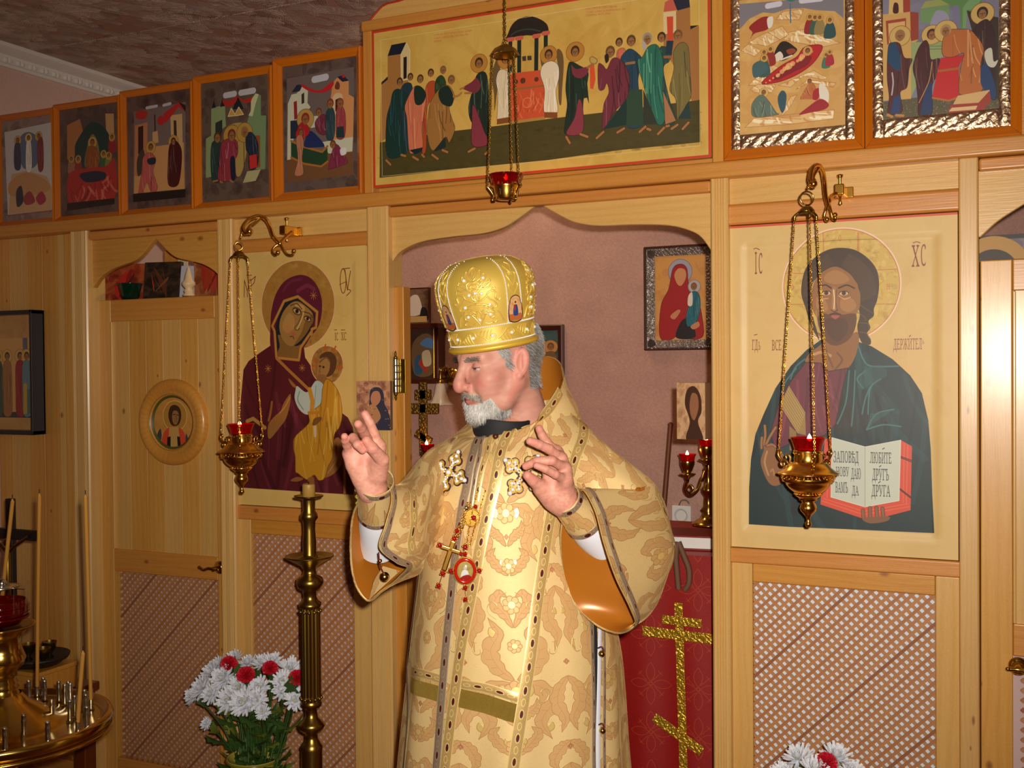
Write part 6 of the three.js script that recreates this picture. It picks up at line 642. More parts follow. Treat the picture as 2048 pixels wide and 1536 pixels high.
// ---------- round candle stand ----------
{
  const O = [-2.212, 0, 1.17], t = thing('candle_stand', 'round brass candle stand with sockets and a red glass lamp', 'candle stand', O), TY = 0.745;
  part('tray', lathe([[0.03, TY - 0.02], [0.2, TY - 0.03], [0.235, TY - 0.028], [0.25, TY - 0.012], [0.255, TY + 0.004], [0.25, TY + 0.014], [0.241, TY + 0.015], [0.232, TY + 0.004], [0.222, TY + 0.0], [0.16, TY - 0.002], [0.13, TY + 0.006], [0.1, TY + 0.03], [0.06, TY + 0.055], [0.045, TY + 0.075]], 72), M.brass, t);
  part('rim_moulding', place(new THREE.TorusGeometry(0.252, 0.005, 8, 72), 0, TY - 0.02, 0, PI / 2), M.brass, t);
  part('column', lathe([[0.045, TY + 0.07], [0.034, TY + 0.085], [0.04, TY + 0.09], [0.034, TY + 0.096], [0.038, TY + 0.102], [0.033, TY + 0.11], [0.037, TY + 0.118], [0.036, TY + 0.13], [0.05, TY + 0.142], [0.057, TY + 0.16], [0.05, TY + 0.178], [0.047, TY + 0.19], [0.05, TY + 0.215], [0.062, TY + 0.23], [0.078, TY + 0.238], [0.079, TY + 0.243], [0.06, TY + 0.24], [0, TY + 0.238]], 48), M.brass, t);
  part('pedestal', lathe([[0, 0], [0.2, 0], [0.2, 0.03], [0.1, 0.07], [0.04, 0.12], [0.035, 0.3], [0.05, 0.34], [0.035, 0.38], [0.035, TY - 0.05], [0.06, TY - 0.02], [0, TY - 0.02]], 40), M.brass, t);
  part('glass_bowl', place(lathe([[0, 0], [0.045, 0.002], [0.062, 0.02], [0.066, 0.04], [0.06, 0.06], [0.057, 0.06], [0.062, 0.04], [0.058, 0.022], [0, 0.006]], 48), 0, TY + 0.242, 0), M.ruby, t);
  const ridge = []; for (let i = 0; i < 3; i++) ridge.push(place(new THREE.TorusGeometry(0.0645, 0.003, 6, 40), 0, TY + 0.262 + i * 0.013, 0, PI / 2)); part('glass_rib', join(ridge), M.ruby, t);
  part('glass_chimney', place(new THREE.CylinderGeometry(0.07, 0.066, 0.07, 40, 1, true), 0, TY + 0.305, 0), M.glass, t);
  part('wick_float', join([place(lathe([[0, 0.006], [0.02, 0.005], [0.05, 0], [0.02, -0.005], [0, -0.006]], 24), 0, TY + 0.335, 0), place(new THREE.SphereGeometry(0.012, 12, 8), 0.02, TY + 0.346, 0.01), place(new THREE.CylinderGeometry(0.0015, 0.0015, 0.07, 6), 0.05, TY + 0.335, 0, 0, 0, PI / 2)]), M.silver, t);
  const soc = lathe([[0.004, 0], [0.009, 0], [0.006, 0.006], [0.0055, 0.03], [0.0068, 0.034], [0.0055, 0.038], [0.0055, 0.048], [0.0066, 0.05], [0.005, 0.05], [0.0045, 0.02], [0, 0.02]], 16), y = TY + 0.001;
  const list = [[-2.0531,.746,1.2942], [-2.0905,.746,1.2103], [-1.9923,.746,1.2262], [-2.1226,.746,1.1], [-2.0756,.746,1.088], [-2.1935,.746,.9947], [-2.205,.746,.9727], [-2.0942,.746,1.0551], [-2.3167,.748,.972], [-2.2949,.748,.9721], [-1.9816,.746,1.1411], [-2.0999,.746,.9985], [-1.9793,.746,1.102]];
  const put = []; for (const q of list) { let x = q[0] - O[0], z = q[2] - O[2]; const r = Math.hypot(x, z); if (r > 0.222) { x *= 0.222 / r; z *= 0.222 / r; } put.push([x, z]); }
  for (let k = 0; k < 16; k++) { const a = 2.2 + k * 0.22; put.push([0.19 * Math.cos(a), 0.19 * Math.sin(a)]); }
  for (const [x, z] of put) { const o = part('socket', soc, M.silver, t); o.position.set(x, y, z); }
  const candle = (label, i, top, r) => { const [x, z] = put[i], c = thing('taper_candle', label, 'candle', [O[0] + x, y + 0.022, O[2] + z]), d = [top[0] - O[0] - x, top[1] - y - 0.022, top[2] - O[2] - z]; part('wax', join([tube([[0, 0, 0], [d[0] * 0.4, d[1] * 0.45, d[2] * 0.4], d], r, 12, 10), place(new THREE.ConeGeometry(r * 0.98, 0.01, 10), d[0], d[1] + 0.004, d[2])]), mat(col(196, 140, 62), 0.42, 0, { clearcoat: 0.2 }), c); part('wick', place(new THREE.CylinderGeometry(0.001, 0.001, 0.01, 6), d[0], d[1] + 0.012, d[2]), M.wick, c); };
  candle('tall unlit yellow taper at the rim of the candle stand', 11, [-1.9489,1.3053,1.1494], 0.0046);
  candle('tall unlit pale taper behind the stand column', 8, [-2.1774,1.2911,1.0785], 0.0046);
  candle('short unlit yellow taper on the candle stand', 10, [-1.9548,.9415,1.1583], 0.0050);
  candle('leaning tall taper beside the red glass of the candle stand', 20, [-2.2046,1.2829,1.1353], 0.0048);
  // memorial table behind the stand
  const m = thing('memorial_table', 'low dark wooden table with brass cups against the plank bay', 'table', [-3.07, 0, 0.46]); bar(m, 'table_top', M.walnut, -0.28, 0.28, 0.52, 0.55, -0.16, 0.16, 0); for (const x of [-0.24, 0.24]) for (const z of [-0.13, 0.13]) bar(m, 'leg', M.walnut, x - 0.025, x + 0.025, 0, 0.52, z - 0.025, z + 0.025, 1); bar(m, 'apron', M.walnut, -0.22, 0.22, 0.44, 0.52, 0.12, 0.14, 0);
  const bx = thing('wooden_box', 'pale wooden box on the memorial table', 'box', [-2.9, 0.551, 0.46]); bar(bx, 'body', M.honey, -0.09, 0.09, 0, 0.07, -0.08, 0.08, 0); bar(bx, 'lid', M.honey, -0.095, 0.095, 0.07, 0.085, -0.085, 0.085, 0);
  const tr = thing('dark_tray', 'dark oval tray of small cups on the pale box', 'tray', [-2.9, 0.637, 0.46]); part('dish', lathe([[0, 0], [0.07, 0], [0.098, 0.02], [0.102, 0.03], [0.094, 0.026], [0.064, 0.008], [0, 0.008]], 36), M.dark, tr); for (const [x, z] of [[-0.04, 0.0], [0.05, 0.02], [0.0, -0.05]]) part('cup', place(lathe([[0, 0.008], [0.014, 0.01], [0.006, 0.02], [0.02, 0.04], [0.024, 0.062], [0.022, 0.062], [0.016, 0.04], [0, 0.025]], 20), x, 0, z), M.brassOld, tr);
  const cx = thing('table_crucifix', 'dark crucifix standing on the memorial table behind the candles', 'crucifix', [-3.06, 0.551, 0.42]); part('upright', place(rbox(0.03, 0.62, 0.02, 0.003), 0, 0.31, 0), M.dark, cx); part('arm', place(rbox(0.24, 0.035, 0.02, 0.003), 0, 0.5, 0), M.dark, cx); part('foot_block', place(rbox(0.16, 0.05, 0.12, 0.006), 0, 0.025, 0), M.dark, cx); part('figure', join([tube([[0, 0.44, 0.014], [0.004, 0.36, 0.018], [0, 0.26, 0.014]], 0.012, 12, 8), tube([[-0.1, 0.5, 0.013], [-0.03, 0.46, 0.016], [0, 0.44, 0.016], [0.03, 0.46, 0.016], [0.1, 0.5, 0.013]], 0.006, 14, 6), place(new THREE.SphereGeometry(0.014, 10, 8), 0, 0.475, 0.018)]), M.brassOld, cx);
}

// ---------- the person: a continuous body under vestments ----------
const who = thing('person', 'person in gold brocade vestments and a tall jewelled mitre, both hands raised in blessing', 'person', [-1.06, 0, 0.735], 0.43771);
// signed distance helpers and surface nets
const smin = (a, b, k) => { const h = Math.max(k - Math.abs(a - b), 0) / k; return Math.min(a, b) - h * h * k * 0.25; };
const smax = (a, b, k) => -smin(-a, -b, k);
const cap = (x, y, z, a, b, r0, r1) => { const dx = b[0] - a[0], dy = b[1] - a[1], dz = b[2] - a[2], px = x - a[0], py = y - a[1], pz = z - a[2], t = clamp((px * dx + py * dy + pz * dz) / (dx * dx + dy * dy + dz * dz + 1e-12), 0, 1); return Math.hypot(px - dx * t, py - dy * t, pz - dz * t) - lerp(r0, r1, t); };
const ell = (x, y, z, c, r) => { const a = (x - c[0]) / r[0], b = (y - c[1]) / r[1], d = (z - c[2]) / r[2], k = Math.hypot(a, b, d), m = Math.hypot(a / r[0], b / r[1], d / r[2]); return m < 1e-9 ? -Math.min(...r) : k * (k - 1) / m; };
const sph = (x, y, z, c, r) => Math.hypot(x - c[0], y - c[1], z - c[2]) - r;
function netMesh(f, lo, hi, h, color) {
  const n = [0, 1, 2].map((i) => Math.ceil((hi[i] - lo[i]) / h) + 1), [nx, ny, nz] = n, F = new Float32Array(nx * ny * nz), id = (i, j, k) => i + nx * (j + ny * k);
  for (let k = 0; k < nz; k++) for (let j = 0; j < ny; j++) for (let i = 0; i < nx; i++) F[id(i, j, k)] = f(lo[0] + i * h, lo[1] + j * h, lo[2] + k * h);
  const vid = new Int32Array(nx * ny * nz).fill(-1), P = [], I = [], E = [[0, 1], [2, 3], [4, 5], [6, 7], [0, 2], [1, 3], [4, 6], [5, 7], [0, 4], [1, 5], [2, 6], [3, 7]];
  for (let k = 0; k < nz - 1; k++) for (let j = 0; j < ny - 1; j++) for (let i = 0; i < nx - 1; i++) {
    const v = []; let m = 0; for (let q = 0; q < 8; q++) { const s = F[id(i + (q & 1), j + ((q >> 1) & 1), k + (q >> 2))]; v.push(s); if (s < 0) m++; } if (!m || m === 8) continue;
    let x = 0, y = 0, z = 0, c = 0; for (const [a, b] of E) if ((v[a] < 0) !== (v[b] < 0)) { const t = v[a] / (v[a] - v[b]); x += (a & 1) + ((b & 1) - (a & 1)) * t; y += ((a >> 1) & 1) + (((b >> 1) & 1) - ((a >> 1) & 1)) * t; z += (a >> 2) + ((b >> 2) - (a >> 2)) * t; c++; }
    vid[id(i, j, k)] = P.length / 3; P.push(lo[0] + (i + x / c) * h, lo[1] + (j + y / c) * h, lo[2] + (k + z / c) * h);
  }
  const quad = (a, b, c, d, flip) => { if (a < 0 || b < 0 || c < 0 || d < 0) return; if (flip) I.push(a, c, b, a, d, c); else I.push(a, b, c, a, c, d); };
  for (let k = 1; k < nz - 1; k++) for (let j = 1; j < ny - 1; j++) for (let i = 1; i < nx - 1; i++) {
    const s = F[id(i, j, k)] < 0;
    if (s !== F[id(i + 1, j, k)] < 0) quad(vid[id(i, j - 1, k - 1)], vid[id(i, j, k - 1)], vid[id(i, j, k)], vid[id(i, j - 1, k)], !s);
    if (s !== F[id(i, j + 1, k)] < 0) quad(vid[id(i - 1, j, k - 1)], vid[id(i - 1, j, k)], vid[id(i, j, k)], vid[id(i, j, k - 1)], !s);
    if (s !== F[id(i, j, k + 1)] < 0) quad(vid[id(i - 1, j - 1, k)], vid[id(i, j - 1, k)], vid[id(i, j, k)], vid[id(i - 1, j, k)], !s);
  }
  const N = new Float32Array(P.length), C = new Float32Array(P.length), e = h * 0.5, c3 = new THREE.Color();
  for (let i = 0; i < P.length; i += 3) { const [x, y, z] = [P[i], P[i + 1], P[i + 2]], g = V(f(x + e, y, z) - f(x - e, y, z), f(x, y + e, z) - f(x, y - e, z), f(x, y, z + e) - f(x, y, z - e)).normalize(); N[i] = g.x; N[i + 1] = g.y; N[i + 2] = g.z; const q = color(x, y, z); c3.setRGB(q[0] / 255, q[1] / 255, q[2] / 255, THREE.SRGBColorSpace); C[i] = c3.r; C[i + 1] = c3.g; C[i + 2] = c3.b; }
  const g = new THREE.BufferGeometry(); g.setAttribute('position', new THREE.Float32BufferAttribute(P, 3)); g.setAttribute('normal', new THREE.BufferAttribute(N, 3)); g.setAttribute('color', new THREE.BufferAttribute(C, 3)); g.setIndex(I); return g;
}
const mixc = (a, b, t) => [lerp(a[0], b[0], t), lerp(a[1], b[1], t), lerp(a[2], b[2], t)];
const skinN = (x, y, z) => noise(x * 160 + 50, y * 160 + 50, 9999, 9999, 3) * 0.6 + noise(z * 90 + 50, y * 90 + x * 60 + 50, 9999, 9999, 4) * 0.4;
// --- head, face towards +z, origin between the ears at eye level
function headF(x0, y, z) {
  const x = Math.abs(x0);
  let d = ell(x, y, z, [0, 0.038, -0.014], [0.077, 0.096, 0.1]);
  d = smin(d, ell(x, y, z, [0, -0.028, 0.022], [0.064, 0.09, 0.07]), 0.03);
  d = smin(d, cap(x, y, z, [0.057, -0.05, -0.005], [0.045, -0.088, 0.03], 0.017, 0.018), 0.03);
  d = smin(d, cap(x, y, z, [0.045, -0.088, 0.03], [0.012, -0.108, 0.068], 0.018, 0.02), 0.025);
  d = smin(d, sph(x, y, z, [0, -0.104, 0.07], 0.022), 0.02);
  d = smin(d, ell(x, y, z, [0.042, -0.03, 0.06], [0.026, 0.02, 0.024]), 0.025);
  d = smin(d, ell(x, y, z, [0.034, -0.058, 0.062], [0.024, 0.028, 0.024]), 0.025);
  d = smin(d, cap(x, y, z, [0.008, 0.02, 0.086], [0.046, 0.019, 0.07], 0.0125, 0.011), 0.02);
  d = smax(d, -sph(x, y, z, [0.033, -0.001, 0.1], 0.0165), 0.014);
  d = smin(d, sph(x, y, z, [0.032, -0.002, 0.0745], 0.0132), 0.004);
  d = smin(d, cap(x, y, z, [0.018, -0.012, 0.079], [0.046, -0.011, 0.068], 0.0075, 0.006), 0.012);
  d = smin(d, cap(x, y, z, [0, 0.014, 0.089], [0, -0.03, 0.1135], 0.0095, 0.012), 0.012);
  d = smin(d, sph(x, y, z, [0, -0.042, 0.1145], 0.0142), 0.01);
  d = smin(d, sph(x, y, z, [0.0135, -0.046, 0.101], 0.0092), 0.007);
  d = smax(d, -sph(x, y, z, [0.0075, -0.0565, 0.104], 0.0042), 0.004);
  d = smin(d, ell(x, y, z, [0, -0.068, 0.083], [0.028, 0.022, 0.017]), 0.014);
  d = smin(d, cap(x, y, z, [0, -0.069, 0.0975], [0.022, -0.073, 0.085], 0.0052, 0.0025), 0.005);
  d = smin(d, cap(x, y, z, [0, -0.079, 0.0965], [0.018, -0.078, 0.086], 0.0062, 0.003), 0.005);
  d = smax(d, -cap(x, y, z, [0, -0.0742, 0.106], [0.026, -0.0752, 0.092], 0.0024, 0.0016), 0.003);
  d = smax(d, -cap(x, y, z, [0.02, -0.047, 0.101], [0.034, -0.072, 0.089], 0.0022, 0.002), 0.01);
  d = smin(d, cap(x, y, z, [0, -0.05, -0.03], [0, -0.2, -0.055], 0.056, 0.062), 0.03);
  // ear
  const ex = x - 0.0785, ey = y + 0.010, ez = z + 0.012, ca = Math.cos(0.5), sa = Math.sin(0.5), u = ex * ca + ez * sa, w = -ex * sa + ez * ca, wy = w + ey * 0.2;
  let er = Math.max(Math.hypot(wy / 0.0185, (ey - 0.002) / 0.033, u / 0.02) - 1, 0) * 0.02 + (Math.hypot(wy / 0.0185, (ey - 0.002) / 0.033) - 1 < 0 ? 0 : 0);
  er = ell(u, ey - 0.002, wy, [0, 0, 0], [0.0075, 0.033, 0.0185]);
  er = smax(er, -ell(u, ey - 0.002, wy, [0.008, 0.003, 0.002], [0.0065, 0.024, 0.0115]), 0.003);
  er = smin(er, cap(u, ey, wy, [0.001, 0.018, -0.004], [0.001, -0.012, -0.006], 0.0035, 0.0035), 0.004);
  er = smin(er, sph(u, ey, wy, [0.001, -0.028, 0.005], 0.0075), 0.008);
  d = smin(d, er, 0.006);
  return d;
}
const inBeard = (x, y, z) => { const ax = Math.abs(x); return y < -0.087 + 0.34 * Math.max(0, ax - 0.024) && z > 0.016 && y > -0.15 && ax < 0.055 - 0.2 * Math.max(0, -y - 0.12) ; };
const inMous = (x, y, z) => { const ax = Math.abs(x); return z > 0.07 && ax < 0.037 && y < -0.0575 - 0.25 * ax && y > -0.0665 - 0.38 * ax; };
const inHair = (x, y, z) => { const ax = Math.abs(x); return y > -0.075 + 0.5 * Math.max(0, z + 0.03) && z < 0.05 - 0.42 * Math.max(0, 0.05 - y) && !(ax > 0.062 && y < 0.03 && z > -0.032 && z < 0.012) && !(ax > 0.05 && y < 0.008 && z > -0.04 && !(z > 0.006 && z < 0.026 && y > -0.018)); };
function headColor(x, y, z) {
  const ax = Math.abs(x), n = skinN(x, y, z); let c = mixc([204, 150, 132], [186, 128, 112], n);
  c = mixc(c, [196, 112, 96], 0.55 * Math.exp(-(((ax - 0.044) / 0.018) ** 2) - (((y + 0.035) / 0.018) ** 2)) * (z > 0.03 ? 1 : 0));
  c = mixc(c, [190, 104, 92], 0.6 * Math.exp(-(((y + 0.043) / 0.013) ** 2) - ((ax / 0.02) ** 2)) * (z > 0.095 ? 1 : 0));
  if (ax > 0.07) c = mixc(c, [204, 120, 106], 0.45);
  if (z > 0.086 && ax < 0.022 && y < -0.0655 && y > -0.0845) c = mixc(c, [176, 96, 88], 0.75);
  if (z > 0.088 && ax < 0.024 && Math.abs(y + 0.0745) < 0.0018) c = [110, 56, 52];
  const e = Math.hypot(ax - 0.032, y + 0.003, z - 0.0745); if (e < 0.0152 && z > 0.07) { const yy = y + 0.0055 + 6 * (ax - 0.032) ** 2; if (Math.abs(yy) < 0.0019) c = Math.abs(ax - 0.033) < 0.0045 ? [44, 36, 36] : [196, 180, 172]; else if (yy > 0 && yy < 0.0042) c = [84, 52, 46]; else c = mixc(c, [176, 108, 98], 0.35); }
  if (inHair(x, y, z)) c = mixc([150, 148, 146], [112, 108, 106], n);
  if (inBeard(x, y, z)) c = mixc([206, 204, 200], [170, 164, 158], n); if (inMous(x, y, z)) c = [178, 168, 158];
  return c;
}
const headM = new THREE.Matrix4().multiplyMatrices(new THREE.Matrix4().makeRotationY(-0.977), new THREE.Matrix4().makeRotationX(0.175)).setPosition(...[-.0168,1.6175,0]);
const headG = netMesh(headF, [-0.1, -0.2, -0.125], [0.1, 0.145, 0.135], 0.0023, headColor); headG.applyMatrix4(headM);
// --- hands
const chain = (f, pts, rad, k) => { for (let i = 0; i < pts.length - 1; i++) f.push([pts[i], pts[i + 1], rad[i], rad[i + 1], k]); };
function handGeo(digits, palm, h, lo, hi, nails) {
  const P = []; for (const [a, b, r0, r1] of palm) P.push([a, b, r0, r1]);
  const f = (x, y, z) => {
    let d = 1; for (const [a, b, r0, r1] of P) d = smin(d, cap(x, y, z, a, b, r0, r1), 0.014);
    let dg = 1; for (const D of digits) { let q = 1; for (let i = 0; i < D.p.length - 1; i++) q = smin(q, cap(x, y, z, D.p[i], D.p[i + 1], D.r[i], D.r[i + 1]), 0.0025); dg = smin(dg, q, 0.0012); } d = smin(d, dg, 0.006);
    return d + 0.0004 * (noise(x * 300 + 99, y * 300 + z * 200 + 99, 9999, 9999, 8) - 0.5);
  };
  return netMesh(f, lo, hi, h, (x, y, z) => { let c = mixc([212, 156, 136], [190, 124, 108], skinN(x * 1.4, y * 1.4, z)); for (const D of digits) { const t = D.p[D.p.length - 1], d = Math.hypot(x - t[0], y - t[1], z - t[2]); if (d < 0.022) c = mixc(c, [206, 118, 108], 0.55 * (1 - d / 0.022)); for (let i = 1; i < D.p.length - 1; i++) { const j = D.p[i], e = Math.hypot(x - j[0], y - j[1], z - j[2]); if (e < 0.013) c = mixc(c, [178, 108, 94], 0.18); } } return c; });
}
const box3 = (pts, m) => { const lo = [9, 9, 9], hi = [-9, -9, -9]; for (const p of pts) for (let i = 0; i < 3; i++) { lo[i] = Math.min(lo[i], p[i] - m); hi[i] = Math.max(hi[i], p[i] + m); } return [lo, hi]; };
const rw = [-.2754,1.3554,.2974], rfa = [-.2695,1.2764,.2137];
const rd = [
  { p: [[-.2593,1.4409,.3132], [-.266,1.4671,.3228], [-.2737,1.49,.3324], [-.2832,1.5084,.335]], r: [0.0105, 0.0098, 0.0092, 0.0082] },
  { p: [[-.2778,1.4486,.319], [-.2826,1.47,.3506], [-.2862,1.4824,.3754], [-.2893,1.4914,.3952]], r: [0.0108, 0.0102, 0.0096, 0.0086] },
  { p: [[-.2997,1.4399,.323], [-.304,1.4619,.3626], [-.2924,1.4503,.3829], [-.2834,1.4389,.3771]], r: [0.0102, 0.0098, 0.0092, 0.0082] },
  { p: [[-.3168,1.428,.325], [-.3192,1.4481,.3487], [-.32,1.4581,.3626], [-.3195,1.4657,.3724]], r: [0.0094, 0.0086, 0.008, 0.0072] },
  { p: [[-.2615,1.383,.3171], [-.2485,1.4171,.3467], [-.2641,1.4414,.3732], [-.2746,1.458,.3829]], r: [0.018, 0.0142, 0.0118, 0.0095] }];
const rp = [[rw, rd[0].p[0], 0.024, 0.0135], [rw, rd[1].p[0], 0.024, 0.0135], [rw, rd[2].p[0], 0.024, 0.013], [rw, rd[3].p[0], 0.022, 0.0125], [rd[0].p[0], rd[3].p[0], 0.012, 0.011], [[-.2564,1.4098,.3317], [-.2611,1.3833,.3201], 0.019, 0.02], [[-.3089,1.4046,.3255], [-.2958,1.3746,.312], 0.016, 0.018], [rw, rfa, 0.027, 0.031]];
const lw = [.1194,1.3181,.2606], lfa = [.1793,1.2573,.1869];
const ld = [
  { p: [[.1062,1.4201,.2489], [.0866,1.4419,.2415], [.0775,1.4563,.2352], [.0714,1.4698,.2289]], r: [0.0106, 0.0098, 0.0092, 0.0082] },
  { p: [[.1155,1.4091,.2692], [.0898,1.4309,.2917], [.0688,1.4412,.3034], [.0502,1.4491,.3111]], r: [0.011, 0.0102, 0.0096, 0.0086] },
  { p: [[.1239,1.3896,.2845], [.0946,1.4094,.319], [.0639,1.4089,.3218], [.0416,1.398,.3119]], r: [0.0106, 0.0098, 0.0092, 0.0086] },
  { p: [[.123,1.367,.2969], [.1011,1.3815,.3265], [.0805,1.394,.3382], [.0623,1.4014,.3399]], r: [0.0098, 0.0088, 0.0082, 0.0074] },
  { p: [[.0982,1.3265,.2673], [.0729,1.3515,.2828], [.056,1.3669,.2994], [.0445,1.3783,.3092]], r: [0.019, 0.0145, 0.012, 0.0098] }];
const lp = [[lw, ld[0].p[0], 0.024, 0.0135], [lw, ld[1].p[0], 0.024, 0.0135], [lw, ld[2].p[0], 0.024, 0.013], [lw, ld[3].p[0], 0.023, 0.0125], [ld[0].p[0], ld[3].p[0], 0.0125, 0.0115], [[.0729,1.347,.2799], [.0941,1.3221,.2654], 0.017, 0.02], [[.0923,1.3801,.2695], [.0972,1.3383,.2701], 0.016, 0.02], [lw, lfa, 0.027, 0.031]];
const handR = (() => { const [lo, hi] = box3([...rd.flatMap((d) => d.p), rw], 0.022); lo[1] -= 0.02; return handGeo(rd, rp, 0.0022, lo, hi); })();
const handL = (() => { const [lo, hi] = box3([...ld.flatMap((d) => d.p), lw], 0.022); lo[1] -= 0.015; hi[0] += 0.02; return handGeo(ld, lp, 0.0022, lo, hi); })();
// --- trunk, arms and legs inside the vestments
const rS = [-.1027,1.3628,-.0466], rE = [-.2135,1.2099,.1051], lS = [.1118,1.4026,-.0458], lE = [.2767,1.174,.0889], neck = [.0112,1.4629,-.0474];
const bodyF = (x, y, z) => { let d = ell(x, y, z, [0.0, 1.28, -0.02], [0.155, 0.2, 0.1]); d = smin(d, ell(x, y, z, [0, 1.0, -0.02], [0.16, 0.2, 0.11]), 0.08); d = smin(d, cap(x, y, z, rS, rE, 0.045, 0.04), 0.05); d = smin(d, cap(x, y, z, rE, rfa, 0.042, 0.033), 0.02); d = smin(d, cap(x, y, z, lS, lE, 0.055, 0.045), 0.05); d = smin(d, cap(x, y, z, lE, lfa, 0.042, 0.033), 0.02); d = smin(d, cap(x, y, z, rS, lS, 0.045, 0.045), 0.06); d = smin(d, cap(x, y, z, [neck[0], 1.38, -0.04], neck, 0.06, 0.06), 0.05); for (const s of [-1, 1]) { d = smin(d, cap(x, y, z, [s * 0.09, 0.9, 0], [s * 0.1, 0.5, 0.01], 0.085, 0.06), 0.05); d = smin(d, cap(x, y, z, [s * 0.1, 0.5, 0.01], [s * 0.1, 0.09, -0.01], 0.055, 0.04), 0.03); d = smin(d, cap(x, y, z, [s * 0.1, 0.045, -0.02], [s * 0.12, 0.04, 0.14], 0.042, 0.036), 0.03); } return d; };
const bodyG = netMesh(bodyF, [-0.34, -0.01, -0.2], [0.36, 1.52, 0.3], 0.013, () => [190, 130, 110]);
part('body', mergeGeometries([headG, handR, handL, bodyG]), mat(0xffffff, 0.56, 0, { vertexColors: true, sheen: 0.15 }), who);
// --- hair, beard and brows as fine strands grown from the skin
function strands(name, test, count, box, len, rad, dirF, colF, seed, jitter = 0.5) {
  const r = rng(seed), P = [], N = [], C = [], I = [], e = 0.002, c3 = new THREE.Color(); let made = 0;
  for (let tries = 0; tries < count * 30 && made < count; tries++) {
    let x = lerp(box[0], box[1], r()), y = lerp(box[2], box[3], r()), z = lerp(box[4], box[5], r()), d = headF(x, y, z); if (Math.abs(d) > 0.012) continue;
    let g; for (let k = 0; k < 3; k++) { g = V(headF(x + e, y, z) - headF(x - e, y, z), headF(x, y + e, z) - headF(x, y - e, z), headF(x, y, z + e) - headF(x, y, z - e)).normalize(); x -= g.x * d; y -= g.y * d; z -= g.z * d; d = headF(x, y, z); }
    if (!test(x, y, z)) continue; made++;
    const L = len * (0.6 + 0.7 * r()), dir = A3(dirF(x, y, z, g)).normalize(); dir.x += (r() - 0.5) * jitter; dir.y += (r() - 0.5) * jitter; dir.z += (r() - 0.5) * jitter; dir.normalize();
    const q = [V(x, y, z).addScaledVector(g, -0.001), V(x, y, z).addScaledVector(g, L * 0.22).addScaledVector(dir, L * 0.35), V(x, y, z).addScaledVector(g, L * 0.2).addScaledVector(dir, L)], w = g.clone().cross(dir).normalize(), b0 = P.length / 3, cc = colF(r()); c3.setRGB(cc[0] / 255, cc[1] / 255, cc[2] / 255, THREE.SRGBColorSpace);
    q.forEach((p, k) => { const rr = rad * [1, 0.9, 0.15][k]; for (const [a, b] of [[1, 0], [-0.5, 0.87], [-0.5, -0.87]]) { const o = w.clone().multiplyScalar(a).addScaledVector(g, b); P.push(p.x + o.x * rr, p.y + o.y * rr, p.z + o.z * rr); N.push(o.x, o.y, o.z); C.push(c3.r, c3.g, c3.b); } });
    for (let k = 0; k < 2; k++) for (let a = 0; a < 3; a++) { const i0 = b0 + k * 3 + a, i1 = b0 + k * 3 + (a + 1) % 3; I.push(i0, i1, i1 + 3, i0, i1 + 3, i0 + 3); }
  }
  const g = new THREE.BufferGeometry(); g.setAttribute('position', new THREE.Float32BufferAttribute(P, 3)); g.setAttribute('normal', new THREE.Float32BufferAttribute(N, 3)); g.setAttribute('color', new THREE.Float32BufferAttribute(C, 3)); g.setIndex(I); g.applyMatrix4(headM);
  return part(name, g, mat(0xffffff, 0.55, 0, { vertexColors: true }), who);
}
strands('beard', inBeard, 4200, [-0.056, 0.056, -0.145, -0.07, 0.0, 0.105], 0.0125, 0.0006, (x, y, z, g) => [g.x * 0.3, -1, 0.25 + g.z * 0.2], (t) => mixc([232, 230, 226], [168, 164, 160], t * t), 7, 0.45);
strands('moustache', inMous, 800, [-0.038, 0.038, -0.085, -0.053, 0.07, 0.11], 0.008, 0.00055, (x, y, z, g) => [Math.sign(x) * 0.9, -0.75, 0.2], (t) => mixc([196, 188, 180], [116, 104, 98], t), 8, 0.3);
strands('hair', inHair, 4200, [-0.085, 0.085, -0.08, 0.07, -0.12, 0.052], 0.014, 0.0006, (x, y, z, g) => [g.x * 0.2, -0.8, -0.6], (t) => mixc([214, 212, 210], [120, 116, 114], t), 9, 0.3);
for (const sd of [-1, 1]) strands('eyebrow', (x, y, z) => { const a = x * sd; return a > 0.012 && a < 0.05 && Math.abs(y - 0.0175 - 0.12 * (0.03 - Math.abs(a - 0.034)) + 0.002) < 0.005 && z > 0.06; }, 230, [-0.05, 0.05, 0.008, 0.03, 0.06, 0.11], 0.01, 0.0006, (x, y, z, g) => [Math.sign(x), -0.1, 0], (t) => mixc([150, 140, 134], [96, 86, 82], t), 10, 0.5);

